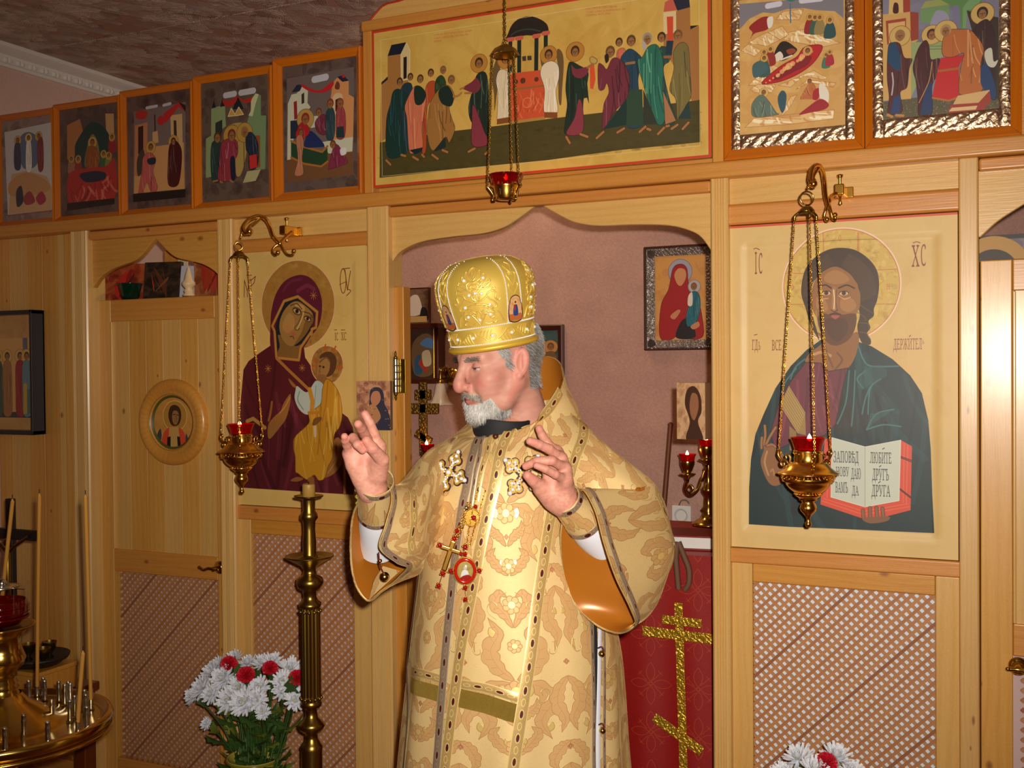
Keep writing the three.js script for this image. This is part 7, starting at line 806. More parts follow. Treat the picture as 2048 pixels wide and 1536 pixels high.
// ---------- fabrics ----------
const BW = 512, BH = 960; // one repeat of the damask: 0.20 x 0.375 m
const [brC, brR, brB] = (() => {
  const [c, g] = canvas(BW, BH), [rc, rg] = canvas(BW, BH), [bc, bg] = canvas(BW, BH);
  g.fillStyle = 'rgb(220,190,132)'; g.fillRect(0, 0, BW, BH); rg.fillStyle = 'rgb(0,146,46)'; rg.fillRect(0, 0, BW, BH); bg.fillStyle = '#707070'; bg.fillRect(0, 0, BW, BH);
  { const r = rng(2); for (let i = 0; i < 9000; i++) { g.fillStyle = r() < 0.5 ? 'rgba(236,206,146,.25)' : 'rgba(176,136,76,.22)'; g.fillRect(r() * BW, r() * BH, 3 + r() * 8, 1); } }
  const draw = (fn) => { for (const oy of [-BH, 0, BH]) for (const ox of [-BW, 0, BW]) for (const m of [1, -1]) { for (const G of [g, rg, bg]) { G.save(); G.translate(BW / 2 + ox, oy); G.scale(m, 1); } fn(); for (const G of [g, rg, bg]) G.restore(); } };
  const leaf = (pts, w) => { // serrated leaf along a spine, one side frilled
    const n = 26, cv = new THREE.CatmullRomCurve3(pts.map((p) => V(p[0], p[1], 0))), A = [], B = [], sp = []; for (let i = 0; i <= n; i++) { const t = i / n, p = cv.getPoint(t), d = cv.getTangent(t), k = w * Math.sin(PI * Math.min(1, t * 0.96 + 0.05)) * (0.75 + 0.35 * Math.abs(Math.sin(t * PI * 6))); A.push(p.x - d.y * k, p.y + d.x * k); B.unshift(p.x + d.y * k * 0.8, p.y - d.x * k * 0.8); sp.push(p.x, p.y); }
    const o = []; for (let i = 0; i < B.length; i += 2) o.push(B[B.length - 2 - i], B[B.length - 1 - i]); const out = A.concat(B.reduce((a, v, i) => a, [])); const poly2 = []; for (let i = 0; i < A.length; i += 2) poly2.push(A[i], A[i + 1]); for (let i = 0; i < B.length; i += 2) poly2.push(B[i], B[i + 1]);
    poly(g, poly2, 'rgb(200,158,102)', 'rgba(168,116,66,.75)', 2.2); poly(rg, poly2, 'rgb(0,160,40)'); poly(bg, poly2, '#9c9c9c', '#d8d8d8', 3);
    line(g, sp, 'rgba(168,116,66,.6)', 2); for (let i = 4; i < n - 3; i += 3) { const p = cv.getPoint(i / n), d = cv.getTangent(i / n), q = [p.x, p.y, p.x - d.y * w * 0.6 + d.x * 14, p.y + d.x * w * 0.6 + d.y * 14]; line(g, q, 'rgba(168,118,70,.5)', 1.8, false); line(bg, q, '#c8c8c8', 2, false); }
  };
  const gild = (a, w) => { line(g, a, 'rgb(232,200,122)', w); line(rg, a, 'rgb(0,80,110)', w + 1); line(bg, a, '#ffffff', w); };
  const gild2 = (a) => { blob(g, a, 'rgb(232,202,126)', 'rgba(170,120,66,.8)', 1.5); blob(rg, a, 'rgb(0,84,100)'); blob(bg, a, '#f4f4f4'); };
  draw(() => { leaf([[10, 500], [80, 440], [120, 350], [80, 250], [130, 170]], 50); leaf([[20, 520], [110, 540], [170, 630], [120, 730], [170, 830]], 52); leaf([[256, 10], [205, 90], [190, 190], [226, 270], [200, 360]], 44); leaf([[6, 740], [50, 680], [90, 650], [96, 600]], 30); leaf([[4, 220], [40, 150], [90, 90], [60, 40], [20, 60]], 34); leaf([[256, 500], [214, 560], [200, 640], [236, 730], [216, 800]], 40); leaf([[8, 900], [60, 850], [100, 790], [70, 750]], 30); leaf([[256, 850], [220, 880], [180, 950], [200, 1010]], 34); });
  draw(() => { gild([[86, 176, 120, 150, 128, 110, 104, 84, 80, 100, 90, 124]].flat(), 3.4); gild([110, 640, 146, 620, 160, 580, 140, 556, 118, 570, 126, 590], 3.4); gild([206, 300, 214, 340, 196, 372, 172, 366, 172, 344], 3); gild2([40, 560, 70, 530, 84, 560, 66, 590]); gild2([96, 250, 124, 226, 130, 256, 110, 276]); gild2([150, 760, 172, 740, 182, 770, 160, 790]); gild2([216, 150, 236, 126, 240, 160]); gild2([20, 830, 44, 812, 50, 838, 28, 850]); });
  // flower heads on the axis, small crosses between
  const axis = (y, R) => { for (const oy of [-BH, 0, BH]) for (const ox of [-BW / 2, BW / 2]) {} for (const oy of [-BH, 0, BH]) { for (const G of [g, rg, bg]) { G.save(); G.translate(BW / 2, y + oy); } for (let k = 0; k < 7; k++) { const a = k / 7 * TAU, x = Math.cos(a) * R * 0.62, yy = Math.sin(a) * R * 0.62; circ(g, [x, yy, x + R * 0.34, yy], 'rgb(206,164,106)', 'rgba(168,116,66,.7)', 2); circ(rg, [x, yy, x + R * 0.34, yy], 'rgb(0,140,60)'); circ(bg, [x, yy, x + R * 0.34, yy], '#b0b0b0', '#e8e8e8', 3); } circ(g, [0, 0, R * 0.4, 0], 'rgb(228,196,124)', 'rgba(168,116,66,.7)', 2); circ(rg, [0, 0, R * 0.4, 0], 'rgb(0,120,90)'); circ(bg, [0, 0, R * 0.4, 0], '#f0f0f0'); for (const G of [g, rg, bg]) G.restore(); } };
  axis(560, 60); axis(850, 44); axis(320, 38); axis(100, 52);
  for (const [x, y] of [[256, 690], [0, 420], [512, 420], [0, 880], [512, 880]]) { for (const [dx, dy] of [[0, -9], [0, 9], [-9, 0], [9, 0]]) circ(g, [x + dx, y + dy, x + dx + 6, y + dy], 'rgb(190,128,84)', 'rgb(150,96,60)', 1.4); }
  return [c, rc, bc];
})();
const brT = (c, s) => ctex(c, [5, 2.667], s);
M.brocade = mat(0xffffff, 1, 1, { map: brT(brC, true), roughnessMap: brT(brR, false), metalnessMap: brT(brR, false), bumpMap: brT(brB, false), bumpScale: 0.0014, sheen: 0.35, sheenColor: col(255, 226, 160), sheenRoughness: 0.4, side: THREE.DoubleSide });
M.satin = mat(col(172, 104, 30), 0.3, 0.15, { sheen: 0.6, sheenColor: col(240, 170, 80), sheenRoughness: 0.35, side: THREE.DoubleSide, anisotropy: 0.5 });
const galC = (metal) => { const W = 96, H = 128, [c, g] = canvas(W, H); g.fillStyle = metal ? 'rgb(190,156,98)' : 'rgb(150,128,108)'; g.fillRect(0, 0, W, H); const r = rng(4); for (let i = 0; i < 900; i++) { g.fillStyle = r() < 0.5 ? (metal ? 'rgba(232,210,140,.6)' : 'rgba(186,166,140,.5)') : 'rgba(104,84,70,.4)'; g.fillRect(r() * W, r() * H, 1 + r() * 3, 1); } g.fillStyle = metal ? 'rgb(226,202,130)' : 'rgb(196,180,150)'; g.fillRect(0, 0, 7, H); g.fillRect(W - 7, 0, 7, H); for (const oy of [0, H]) { g.strokeStyle = metal ? 'rgb(236,214,130)' : 'rgb(178,156,116)'; g.lineWidth = 4; g.beginPath(); g.ellipse(W / 2, 96 - oy, 15, 20, 0, 0, TAU); g.stroke(); } g.beginPath(); g.ellipse(W / 2, 32, 17, 25, 0, 0, TAU); g.stroke(); g.fillStyle = 'rgb(84,28,36)'; g.beginPath(); g.ellipse(W / 2, 32, 12, 20, 0, 0, TAU); g.fill(); return c; };  // one galloon in two tones: sheen that shifts with view angle painted in
M.galloon = mat(0xffffff, 0.42, 0.35, { map: ctex(galC(false), [1, 1]), side: THREE.DoubleSide }); M.galloonSheen = mat(0xffffff, 0.34, 0.25, { map: ctex(galC(true), [1, 1]), side: THREE.DoubleSide });
M.goldFoil = mat(col(236, 198, 92), 0.26, 0.45, { bumpMap: foilB, bumpScale: 0.0022, side: THREE.DoubleSide });
M.crystal = mat(col(240, 240, 246), 0.12, 0.15, { clearcoat: 1, clearcoatRoughness: 0.05 });
M.vest = mat(col(212, 172, 100), 0.4, 0.35, { sheen: 0.3, sheenColor: col(255, 226, 160) });

// ---------- robe: a lofted surface over the shoulders ----------
const rings = [ // y, cx, a, b, cz, tilt x, tilt z
  [0.02, 0.02, 0.34, 0.30, 0, 0, 0], [0.35, 0.018, 0.305, 0.265, 0, 0, 0], [0.666, 0.014, 0.271, 0.235, 0, 0, 0], [0.941, 0.018, 0.246, 0.21, 0, 0, 0], [1.116, 0.008, 0.213, 0.185, 0, 0, 0], [1.233, 0.0, 0.195, 0.17, 0, 0, 0], [1.326, 0.0, 0.19, 0.158, -0.005, 0.004, 0], [1.396, 0.004, 0.186, 0.145, -0.012, 0.018, 0], [1.438, 0.012, 0.168, 0.126, -0.018, 0.03, -0.006], [1.476, 0.024, 0.143, 0.112, -0.02, 0.036, -0.02], [1.502, 0.028, 0.119, 0.104, -0.016, 0.048, -0.045], [1.528, 0.03, 0.108, 0.102, -0.01, 0.06, -0.078]];
const cr = (a, b, c, d, t) => 0.5 * (2 * b + (c - a) * t + (2 * a - 5 * b + 4 * c - d) * t * t + (3 * b - a - 3 * c + d) * t * t * t);
const ringAt = (v) => { const n = rings.length - 1, s = clamp(v, 0, 0.99999) * n, i = Math.floor(s), t = s - i, R = (k) => rings[clamp(k, 0, n)]; return rings[0].map((_, j) => cr(R(i - 1)[j], R(i)[j], R(i + 1)[j], R(i + 2)[j], t)); };
function robeP(th, v, off = 0) {
  const [y, cx, a, b, cz, tx, tz] = ringAt(v), low = smoothstep(1.25 - y, 0, 0.6), f = 1 + low * (0.02 * Math.sin(7 * th + 1.1 + 0.8 * y) + 0.014 * Math.sin(12 * th + 2.6 * Math.sin(3 * y)) ) + 0.006 * Math.sin(5 * th + y * 9) * smoothstep(y, 1.0, 1.3) * (1 - smoothstep(y, 1.4, 1.47));
  return V(cx + (a * f + off) * Math.sin(th), y + tx * Math.sin(th) + tz * Math.cos(th), cz + (b * f + off) * Math.cos(th));
}
const robeN = (th, v) => { const e = 0.004, a = robeP(th + e, v).sub(robeP(th - e, v)), b = robeP(th, Math.min(1, v + e)).sub(robeP(th, Math.max(0, v - e))); return a.cross(b).normalize(); };
function sheet(P, nu, nv, closedU, uvf) { const pos = [], uv = [], I = []; for (let j = 0; j <= nv; j++) for (let i = 0; i <= nu; i++) { const p = P(i / nu, j / nv); pos.push(p.x, p.y, p.z); const q = uvf(i / nu, j / nv, p); uv.push(q[0], q[1]); } for (let j = 0; j < nv; j++) for (let i = 0; i < nu; i++) { const a = j * (nu + 1) + i; I.push(a, a + 1, a + nu + 2, a, a + nu + 2, a + nu + 1); } const g = new THREE.BufferGeometry(); g.setAttribute('position', new THREE.Float32BufferAttribute(pos, 3)); g.setAttribute('uv', new THREE.Float32BufferAttribute(uv, 2)); g.setIndex(I); g.computeVertexNormals(); if (closedU) { const n = g.attributes.normal; for (let j = 0; j <= nv; j++) { const a = j * (nu + 1), b = a + nu, x = n.getX(a) + n.getX(b), y = n.getY(a) + n.getY(b), z = n.getZ(a) + n.getZ(b), l = Math.hypot(x, y, z) || 1; for (const k of [a, b]) n.setXYZ(k, x / l, y / l, z / l); } } return g; }
const robe = part('robe', sheet((u, v) => robeP((u - 0.5) * TAU, v), 220, 150, true, (u, v, p) => [(u - 0.5) * 1.32 + 0.1, p.y]), M.brocade, who);
part('collar_lining', sheet((u, v) => robeP((u - 0.5) * TAU, lerp(0.83, 1, v), -0.004), 120, 16, true, (u, v) => [u, v]), M.satin, robe);
// where a front point (x, y) lies on the robe
function onRobe(x, y, back) { let v = 0.5, th = 0; for (let k = 0; k < 14; k++) { const R = ringAt(v); th = Math.asin(clamp((x - R[1]) / R[2], -1, 1)); if (back) th = PI - th; const ty = y - R[5] * Math.sin(th) - R[6] * Math.cos(th); let lo = 0, hi = 1; for (let i = 0; i < 22; i++) { const m = (lo + hi) / 2; if (ringAt(m)[0] < ty) lo = m; else hi = m; } v = lerp(v, (lo + hi) / 2, 0.8); } return [th, v]; }
// ribbon sewn along a path of surface parameters
function ribbonGeo(P, Nf, path, width, off, rep) {
  const c = new THREE.CatmullRomCurve3(path.map((q) => V(q[0], q[1], 0))), n = Math.max(24, path.length * 14), pos = [], uv = [], I = []; let L = 0, prev = null;
  for (let i = 0; i <= n; i++) { const q = c.getPoint(i / n), q1 = c.getPoint(Math.min(1, i / n + 0.004)), q0 = c.getPoint(Math.max(0, i / n - 0.004)), p = P(q.x, q.y), N = Nf(q.x, q.y), T = P(q1.x, q1.y).sub(P(q0.x, q0.y)).normalize(), B = N.clone().cross(T).normalize(); if (prev) L += p.distanceTo(prev); prev = p; for (let k = 0; k <= 4; k++) { const s = k / 4 - 0.5, o = p.clone().addScaledVector(B, s * width).addScaledVector(N, off - (Math.abs(s) > 0.4 ? 0.0012 : 0)); pos.push(o.x, o.y, o.z); uv.push(k / 4, L / rep); } }
  for (let i = 0; i < n; i++) for (let k = 0; k < 4; k++) { const a = i * 5 + k; I.push(a, a + 1, a + 6, a, a + 6, a + 5); }
  const g = new THREE.BufferGeometry(); g.setAttribute('position', new THREE.Float32BufferAttribute(pos, 3)); g.setAttribute('uv', new THREE.Float32BufferAttribute(uv, 2)); g.setIndex(I); g.computeVertexNormals(); return g;
}
const robeBand = (name, pts, w, m, off = 0.004, rep = 0.05) => part(name, ribbonGeo((a, b) => robeP(a, b), robeN, pts.map((p) => onRobe(p[0], p[1])), w, off, rep), m, robe);
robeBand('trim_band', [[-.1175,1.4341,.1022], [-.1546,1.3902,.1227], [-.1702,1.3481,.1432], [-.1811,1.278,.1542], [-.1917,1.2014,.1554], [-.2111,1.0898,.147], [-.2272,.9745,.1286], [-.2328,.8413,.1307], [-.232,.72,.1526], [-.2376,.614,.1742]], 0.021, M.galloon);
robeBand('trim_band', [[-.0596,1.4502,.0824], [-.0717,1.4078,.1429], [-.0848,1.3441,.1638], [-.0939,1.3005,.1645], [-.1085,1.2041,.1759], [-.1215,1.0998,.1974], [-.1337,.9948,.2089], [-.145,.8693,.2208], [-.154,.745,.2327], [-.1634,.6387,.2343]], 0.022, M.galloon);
robeBand('trim_band', [[.1253,1.5814,.0215], [.0848,1.5539,.0817], [.0468,1.5177,.102], [.0195,1.477,.1125], [-.0033,1.4292,.1431], [-.0202,1.3653,.1639], [-.0348,1.3012,.1748], [-.0549,1.2161,.186], [-.077,1.1016,.2077], [-.0989,.9971,.2191], [-.1177,.8723,.231], [-.1342,.7486,.2428], [-.1458,.6428,.2443]], 0.027, M.galloonSheen);
robeBand('trim_band', [[.1688,1.4821,.0834], [.1523,1.4375,.124], [.1329,1.384,.1447], [.1121,1.3303,.1554], [.0957,1.2661,.1662], [.0777,1.1608,.1878], [.0603,1.0551,.1993], [.0463,.961,.2107], [.028,.8571,.2222], [.0098,.7435,.2338], [-.0039,.6373,.2354]], 0.027, M.galloonSheen);
robeBand('inner_trim', [[-.029,1.4449,.0926], [-.0409,1.4075,.1431], [-.054,1.3656,.1637], [-.0652,1.3069,.1746]], 0.013, M.galloonSheen, 0.0045); robeBand('inner_trim', [[-.0481,1.4462,.0925], [-.0574,1.4022,.1431], [-.0672,1.3548,.1638], [-.0762,1.2962,.1746]], 0.01, M.galloon, 0.005);
robeBand('cross_band', [[-.2193,.9093,.1497], [-.1834,.9204,.1998], [-.1392,.9163,.2201]], 0.02, M.galloonSheen, 0.003); robeBand('cross_band', [[-.0993,.9147,.2304], [-.0481,.9109,.2408], [.0261,.8923,.2316]], 0.02, M.galloonSheen, 0.003);
robeBand('gold_strip', [[-.224,.8785,.1502], [-.1837,.887,.2003], [-.1427,.8843,.2206]], 0.034, M.goldFoil, 0.0025, 0.2); robeBand('gold_strip', [[-.1038,.8849,.2309], [-.0484,.877,.2413], [.0194,.8604,.232]], 0.04, M.goldFoil, 0.0025, 0.2);
// side vent with its ties
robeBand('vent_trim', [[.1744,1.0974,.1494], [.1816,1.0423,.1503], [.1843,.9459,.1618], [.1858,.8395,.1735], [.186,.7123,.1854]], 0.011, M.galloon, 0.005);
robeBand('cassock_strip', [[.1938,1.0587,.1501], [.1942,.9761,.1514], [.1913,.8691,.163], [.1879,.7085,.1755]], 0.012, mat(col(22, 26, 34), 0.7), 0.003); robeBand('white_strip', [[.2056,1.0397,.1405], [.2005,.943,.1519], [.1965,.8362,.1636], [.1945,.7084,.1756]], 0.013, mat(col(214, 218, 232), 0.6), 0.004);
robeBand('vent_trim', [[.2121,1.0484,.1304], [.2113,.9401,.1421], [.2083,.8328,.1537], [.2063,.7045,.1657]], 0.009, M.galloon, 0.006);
const ball = (name, P, r, m, parent) => { const o = part(name, new THREE.SphereGeometry(r, 16, 12), m, parent); o.position.set(...P); return o; };
const vb = (p) => { const [t, v] = onRobe(p[0], p[1]); return robeP(t, v, 0.01); };
for (const p of [[.2007,.965,.1516], [.1995,.8022,.1641]]) { const q = vb(p); ball('vent_bell', [q.x, q.y, q.z], 0.0078, M.brass, robe); part('tie', tube([[q.x - 0.008, q.y + 0.012, q.z - 0.003], [q.x, q.y + 0.016, q.z + 0.002], [q.x + 0.004, q.y + 0.006, q.z]], 0.0018, 10, 6), mat(col(84, 20, 30), 0.6), robe); }
// black cassock collar
{ const c = [-.0077,1.4681,.0024]; part('cassock_collar', place(lathe([[0.066, -0.05], [0.067, 0.0], [0.066, 0.016], [0.061, 0.017], [0.06, -0.05]], 40), c[0], c[1], c[2], 0.1, 0, -0.1), mat(col(22, 22, 26), 0.75), who); const q = vb([-.0199,1.4489,.1026]); ball('neck_button', [q.x, q.y, q.z], 0.007, mat(col(70, 30, 20), 0.3), robe); }
// jewelled crosses on the breast
function breastCross(p, rot, R) {
  const [th, v] = onRobe(p[0], p[1]), P = robeP(th, v, 0.007), N = robeN(th, v), W = (k, u, w, z) => { const c = Math.cos(k * PI / 2), s = Math.sin(k * PI / 2); return [u * c - w * s, u * s + w * c, z]; };
  const disc = (r, h, p) => place(new THREE.CylinderGeometry(r, r, h, 20), 0, 0, 0, PI / 2).translate(...p), back = [disc(R * 0.26, 0.003, [0, 0, 0])], cord = [], gems = [], gilt = [disc(R * 0.2, 0.002, [0, 0, 0.0016])];
  for (let k = 0; k < 4; k++) {
    for (const [u, w, r] of [[0.26, 0, 0.17], [0.42, 0, 0.15], [0.62, 0.2, 0.2], [0.62, -0.2, 0.2], [0.84, 0, 0.2], [0.62, 0, 0.2], [1.0, 0, 0.1]]) back.push(disc(R * r, 0.003, W(k, R * u, R * w, 0)));
    for (const w of [-1, 1]) cord.push(tube([W(k, 0, 0, 0.003), W(k, R * 0.3, w * R * 0.06, 0.0035), W(k, R * 0.48, w * R * 0.2, 0.0035), W(k, R * 0.62, w * R * 0.3, 0.0035), W(k, R * 0.74, w * R * 0.22, 0.0035), W(k, R * 0.84, w * R * 0.14, 0.0035), W(k, R * 0.96, 0, 0.0035)], R * 0.034, 24, 5));
    for (const [u, w, r] of [[1.0, 0, 0.085], [0.8, 0, 0.07], [0.62, 0.19, 0.07], [0.62, -0.19, 0.07], [0.46, 0, 0.06], [0.34, 0, 0.05], [0.24, 0.06, 0.04], [0.24, -0.06, 0.04], [0.54, 0.1, 0.045], [0.54, -0.1, 0.045]]) gems.push(place(new THREE.OctahedronGeometry(R * r * 1.25, 1), ...W(k, R * u, R * w, 0.004)));
    for (const [u, w, r] of [[0.62, 0.2, 0.15], [0.62, -0.2, 0.15], [0.84, 0, 0.14], [0.62, 0, 0.12], [0.4, 0, 0.1]]) gilt.push(disc(R * r, 0.002, W(k, R * u, R * w, 0.0016)));
  }
  gems.push(place(new THREE.OctahedronGeometry(R * 0.12, 1), 0, 0, 0.005));
  const q = new THREE.Quaternion().setFromUnitVectors(V(0, 0, 1), N).multiply(new THREE.Quaternion().setFromAxisAngle(V(0, 0, 1), rot));
  for (const [n, g, mt] of [['breast_cross', back, mat(col(60, 32, 30), 0.6)], ['gold_ground', gilt, mat(col(196, 160, 84), 0.4, 0.3)], ['gold_cord', cord, mat(col(226, 182, 74), 0.3, 0.4)], ['crystals', gems, M.crystal]]) { const o = part(n, join(g), mt, robe); o.position.copy(P); o.quaternion.copy(q); o.userData.kind = 'stuff'; }
}
breastCross([-.1201,1.3661,.1733], 1.15, 0.050); breastCross([.0384,1.3636,.1844], 0.9, 0.052);

// ---------- sleeves: bicubic lofts through four loops of twelve points ----------
function loft(loops, n = 12) { const L = loops.length; return (u, v) => { const s = v * (L - 1), i = Math.min(L - 2, Math.floor(s)), t = s - i, w = pm(u, 1) * n, k = Math.floor(w), f = w - k, row = (q) => { const R = loops[clamp(q, 0, L - 1)], g = (a) => R[pm(k + a, n)]; return [0, 1, 2].map((d) => cr(g(-1)[d], g(0)[d], g(1)[d], g(2)[d], f)); }, a = row(i - 1), b = row(i), c = row(i + 1), d = row(i + 2); if (i === 0) for (let j = 0; j < 3; j++) a[j] = 2 * b[j] - c[j]; if (i === L - 2) for (let j = 0; j < 3; j++) d[j] = 2 * c[j] - b[j]; return V(cr(a[0], b[0], c[0], d[0], t), cr(a[1], b[1], c[1], d[1], t), cr(a[2], b[2], c[2], d[2], t)); }; }
function sleeve(loops, sign, foldAmp, uShift) {
  const S0 = loft(loops), S = (u, v) => S0(u, v), Nn = (u, v) => { const e = 0.006, a = S(u + e, v).sub(S(u - e, v)), b = S(u, Math.min(1, v + e)).sub(S(u, Math.max(0, v - e))); return a.cross(b).normalize().multiplyScalar(sign); };
  const F = (u, v) => { const p = S(u, v), w = Math.sin(PI * v); return p.addScaledVector(Nn(u, v), foldAmp * w * (Math.sin(u * TAU * 5 + v * 7) * 0.6 + Math.sin(u * TAU * 9 - v * 11) * 0.4)); };
  const nf = (u, v) => { const e = 0.006, a = F(u + e, v).sub(F(u - e, v)), b = F(u, Math.min(1, v + e)).sub(F(u, Math.max(0, v - e))); return a.cross(b).normalize().multiplyScalar(sign); };
  const m = part('sleeve', sheet(F, 110, 80, true, (u, v, p) => [u * 0.8 + uShift, v * 0.42]), M.brocade, who);
  part('sleeve_lining', sheet((u, v) => { const t = lerp(0.25, 0.998, v), p = F(u, t); return p.addScaledVector(nf(u, t), -0.004); }, 110, 60, true, (u, v) => [u, v]), M.satin, m);
  const band = (name, path, w, mt, off = 0.003, rep = 0.05) => part(name, ribbonGeo(F, nf, path, w, off, rep), mt, m);
  return { m, F, nf, band };
}
const sl = sleeve([
  [[.1373,1.5088,.0027], [.1412,1.4912,-.027], [.1425,1.4493,-.0563], [.1406,1.3759,-.0752], [.1351,1.3038,-.0741], [.123,1.2539,-.0334], [.1072,1.2391,.0267], [.0949,1.2578,.0764], [.0896,1.3023,.1056], [.0899,1.3705,.1146], [.0998,1.4366,.1036], [.1201,1.4838,.063]],
  [[.2362,1.4141,.1049], [.2531,1.3836,.0254], [.2574,1.324,-.0436], [.2445,1.262,-.0627], [.2245,1.2056,-.032], [.2073,1.178,.0283], [.1954,1.177,.0883], [.1861,1.2112,.1377], [.1853,1.2707,.1668], [.1907,1.3243,.186], [.205,1.373,.1753], [.2222,1.403,.145]],
  [[.3221,1.3372,.1366], [.3534,1.2975,.0874], [.3692,1.2508,.0783], [.3774,1.2014,.0891], [.3618,1.1413,.0999], [.334,1.0852,.1106], [.3011,1.052,.1209], [.2699,1.0668,.1405], [.2473,1.1228,.1695], [.2393,1.1919,.1883], [.2497,1.2636,.1973], [.2806,1.318,.1767]],
  [[.1567,1.3468,.2854], [.1809,1.3084,.3262], [.1977,1.2438,.3373], [.2224,1.1708,.3286], [.257,1.0974,.2899], [.2697,1.0545,.2507], [.24,1.0269,.2109], [.1933,1.0384,.1804], [.15,1.0811,.1495], [.1264,1.1528,.1482], [.1185,1.2449,.1867], [.1335,1.3159,.2357]]], -1, 0.003, 0.1);
sl.band('edge_trim', [0, 0.083, 0.166, 0.25, 0.333, 0.42, 0.5].map((u) => [u, 0.975]), 0.017, M.galloon); sl.band('edge_cord', Array.from({ length: 13 }, (_, i) => [i / 12, 0.999]), 0.005, M.galloonSheen, 0.001);
sl.band('shoulder_band', [[1.0, 0.13], [0.94, 0.16], [0.88, 0.17], [0.82, 0.17], [0.76, 0.16]], 0.026, M.galloonSheen); sl.band('medallion_band', [[0.04, 0.70], [0.10, 0.71], [0.17, 0.70], [0.25, 0.68], [0.33, 0.665]], 0.026, M.galloonSheen, 0.003, 0.075);
const sr = sleeve([
  [[-.1117,1.441,.0021], [-.1137,1.4115,.0426], [-.1207,1.3572,.0734], [-.1293,1.2892,.0744], [-.1365,1.241,.0551], [-.1441,1.2182,.0254], [-.151,1.2191,-.0147], [-.1579,1.2489,-.0552], [-.164,1.3053,-.0861], [-.1605,1.3665,-.077], [-.1481,1.4101,-.0576], [-.1308,1.4346,-.0279]],
  [[-.1757,1.4028,.0423], [-.1621,1.3783,.1128], [-.157,1.3283,.1636], [-.1612,1.2697,.1745], [-.1652,1.2176,.1553], [-.1734,1.1882,.1057], [-.1862,1.1774,.0557], [-.199,1.1992,.0053], [-.2103,1.2535,-.0256], [-.2129,1.3232,-.0367], [-.2037,1.3747,-.0174], [-.1907,1.3982,.0123]],
  [[-.2109,1.354,.1429], [-.1878,1.3344,.2133], [-.18,1.2879,.2641], [-.1842,1.2365,.2699], [-.181,1.2022,.2354], [-.1808,1.1761,.1858], [-.1968,1.1452,.1262], [-.2273,1.1311,.0862], [-.254,1.1456,.0658], [-.2671,1.2095,.0647], [-.2585,1.2904,.0735], [-.237,1.3388,.1029]],
  [[-.2492,1.3577,.2926], [-.2307,1.3356,.333], [-.2417,1.2853,.3487], [-.2553,1.2395,.3394], [-.2289,1.2067,.305], [-.2069,1.185,.2555], [-.23,1.1543,.2158], [-.269,1.1184,.1961], [-.3017,1.0971,.1863], [-.3305,1.1406,.1854], [-.337,1.2203,.1941], [-.3177,1.3093,.2329]]], -1, 0.004, 0.4);
sr.band('edge_trim', [0.02, 0.083, 0.166, 0.25, 0.333, 0.42, 0.5].map((u) => [u, 0.97]), 0.015, M.galloon); sr.band('edge_cord', Array.from({ length: 13 }, (_, i) => [i / 12, 0.999]), 0.005, M.galloonSheen, 0.001); sr.band('medallion_band', [[0.06, 0.76], [0.13, 0.75], [0.2, 0.74], [0.28, 0.75]], 0.024, M.galloonSheen, 0.003, 0.06);
{ // bell hanging from the sleeve point, on a turned-back corner of cloth
  const a = [-.2626,1.2224,.3046], b = [-.2541,1.1704,.2754]; part('cord', tube([a, [-.2615,1.194,.29], b], 0.0015, 12, 6), mat(col(96, 30, 40), 0.6), sr.m); ball('small_bell', [-.2609,1.2032,.2949], 0.0045, M.gold, sr.m); ball('sleeve_bell', [b[0], b[1] - 0.004, b[2]], 0.0105, M.brass, sr.m);
  const T = [[-.2594,1.1854,.2552], [-.2268,1.1689,.2256], [-.2807,1.1184,.2061], [-.2965,1.1024,.2012], [-.281,1.1523,.2355]].map(A3), g = new THREE.BufferGeometry(); g.setAttribute('position', new THREE.Float32BufferAttribute([T[0], T[2], T[1], T[0], T[4], T[2], T[4], T[3], T[2]].flatMap((p) => [p.x, p.y, p.z]), 3)); g.setAttribute('uv', new THREE.Float32BufferAttribute([0.02, 0.05, 0.05, 0, 0.07, 0.04, 0.02, 0.05, 0, 0.03, 0.05, 0, 0, 0.03, 0.02, 0, 0.05, 0], 2)); g.computeVertexNormals(); part('turned_corner', g, M.brocade, sr.m);
}
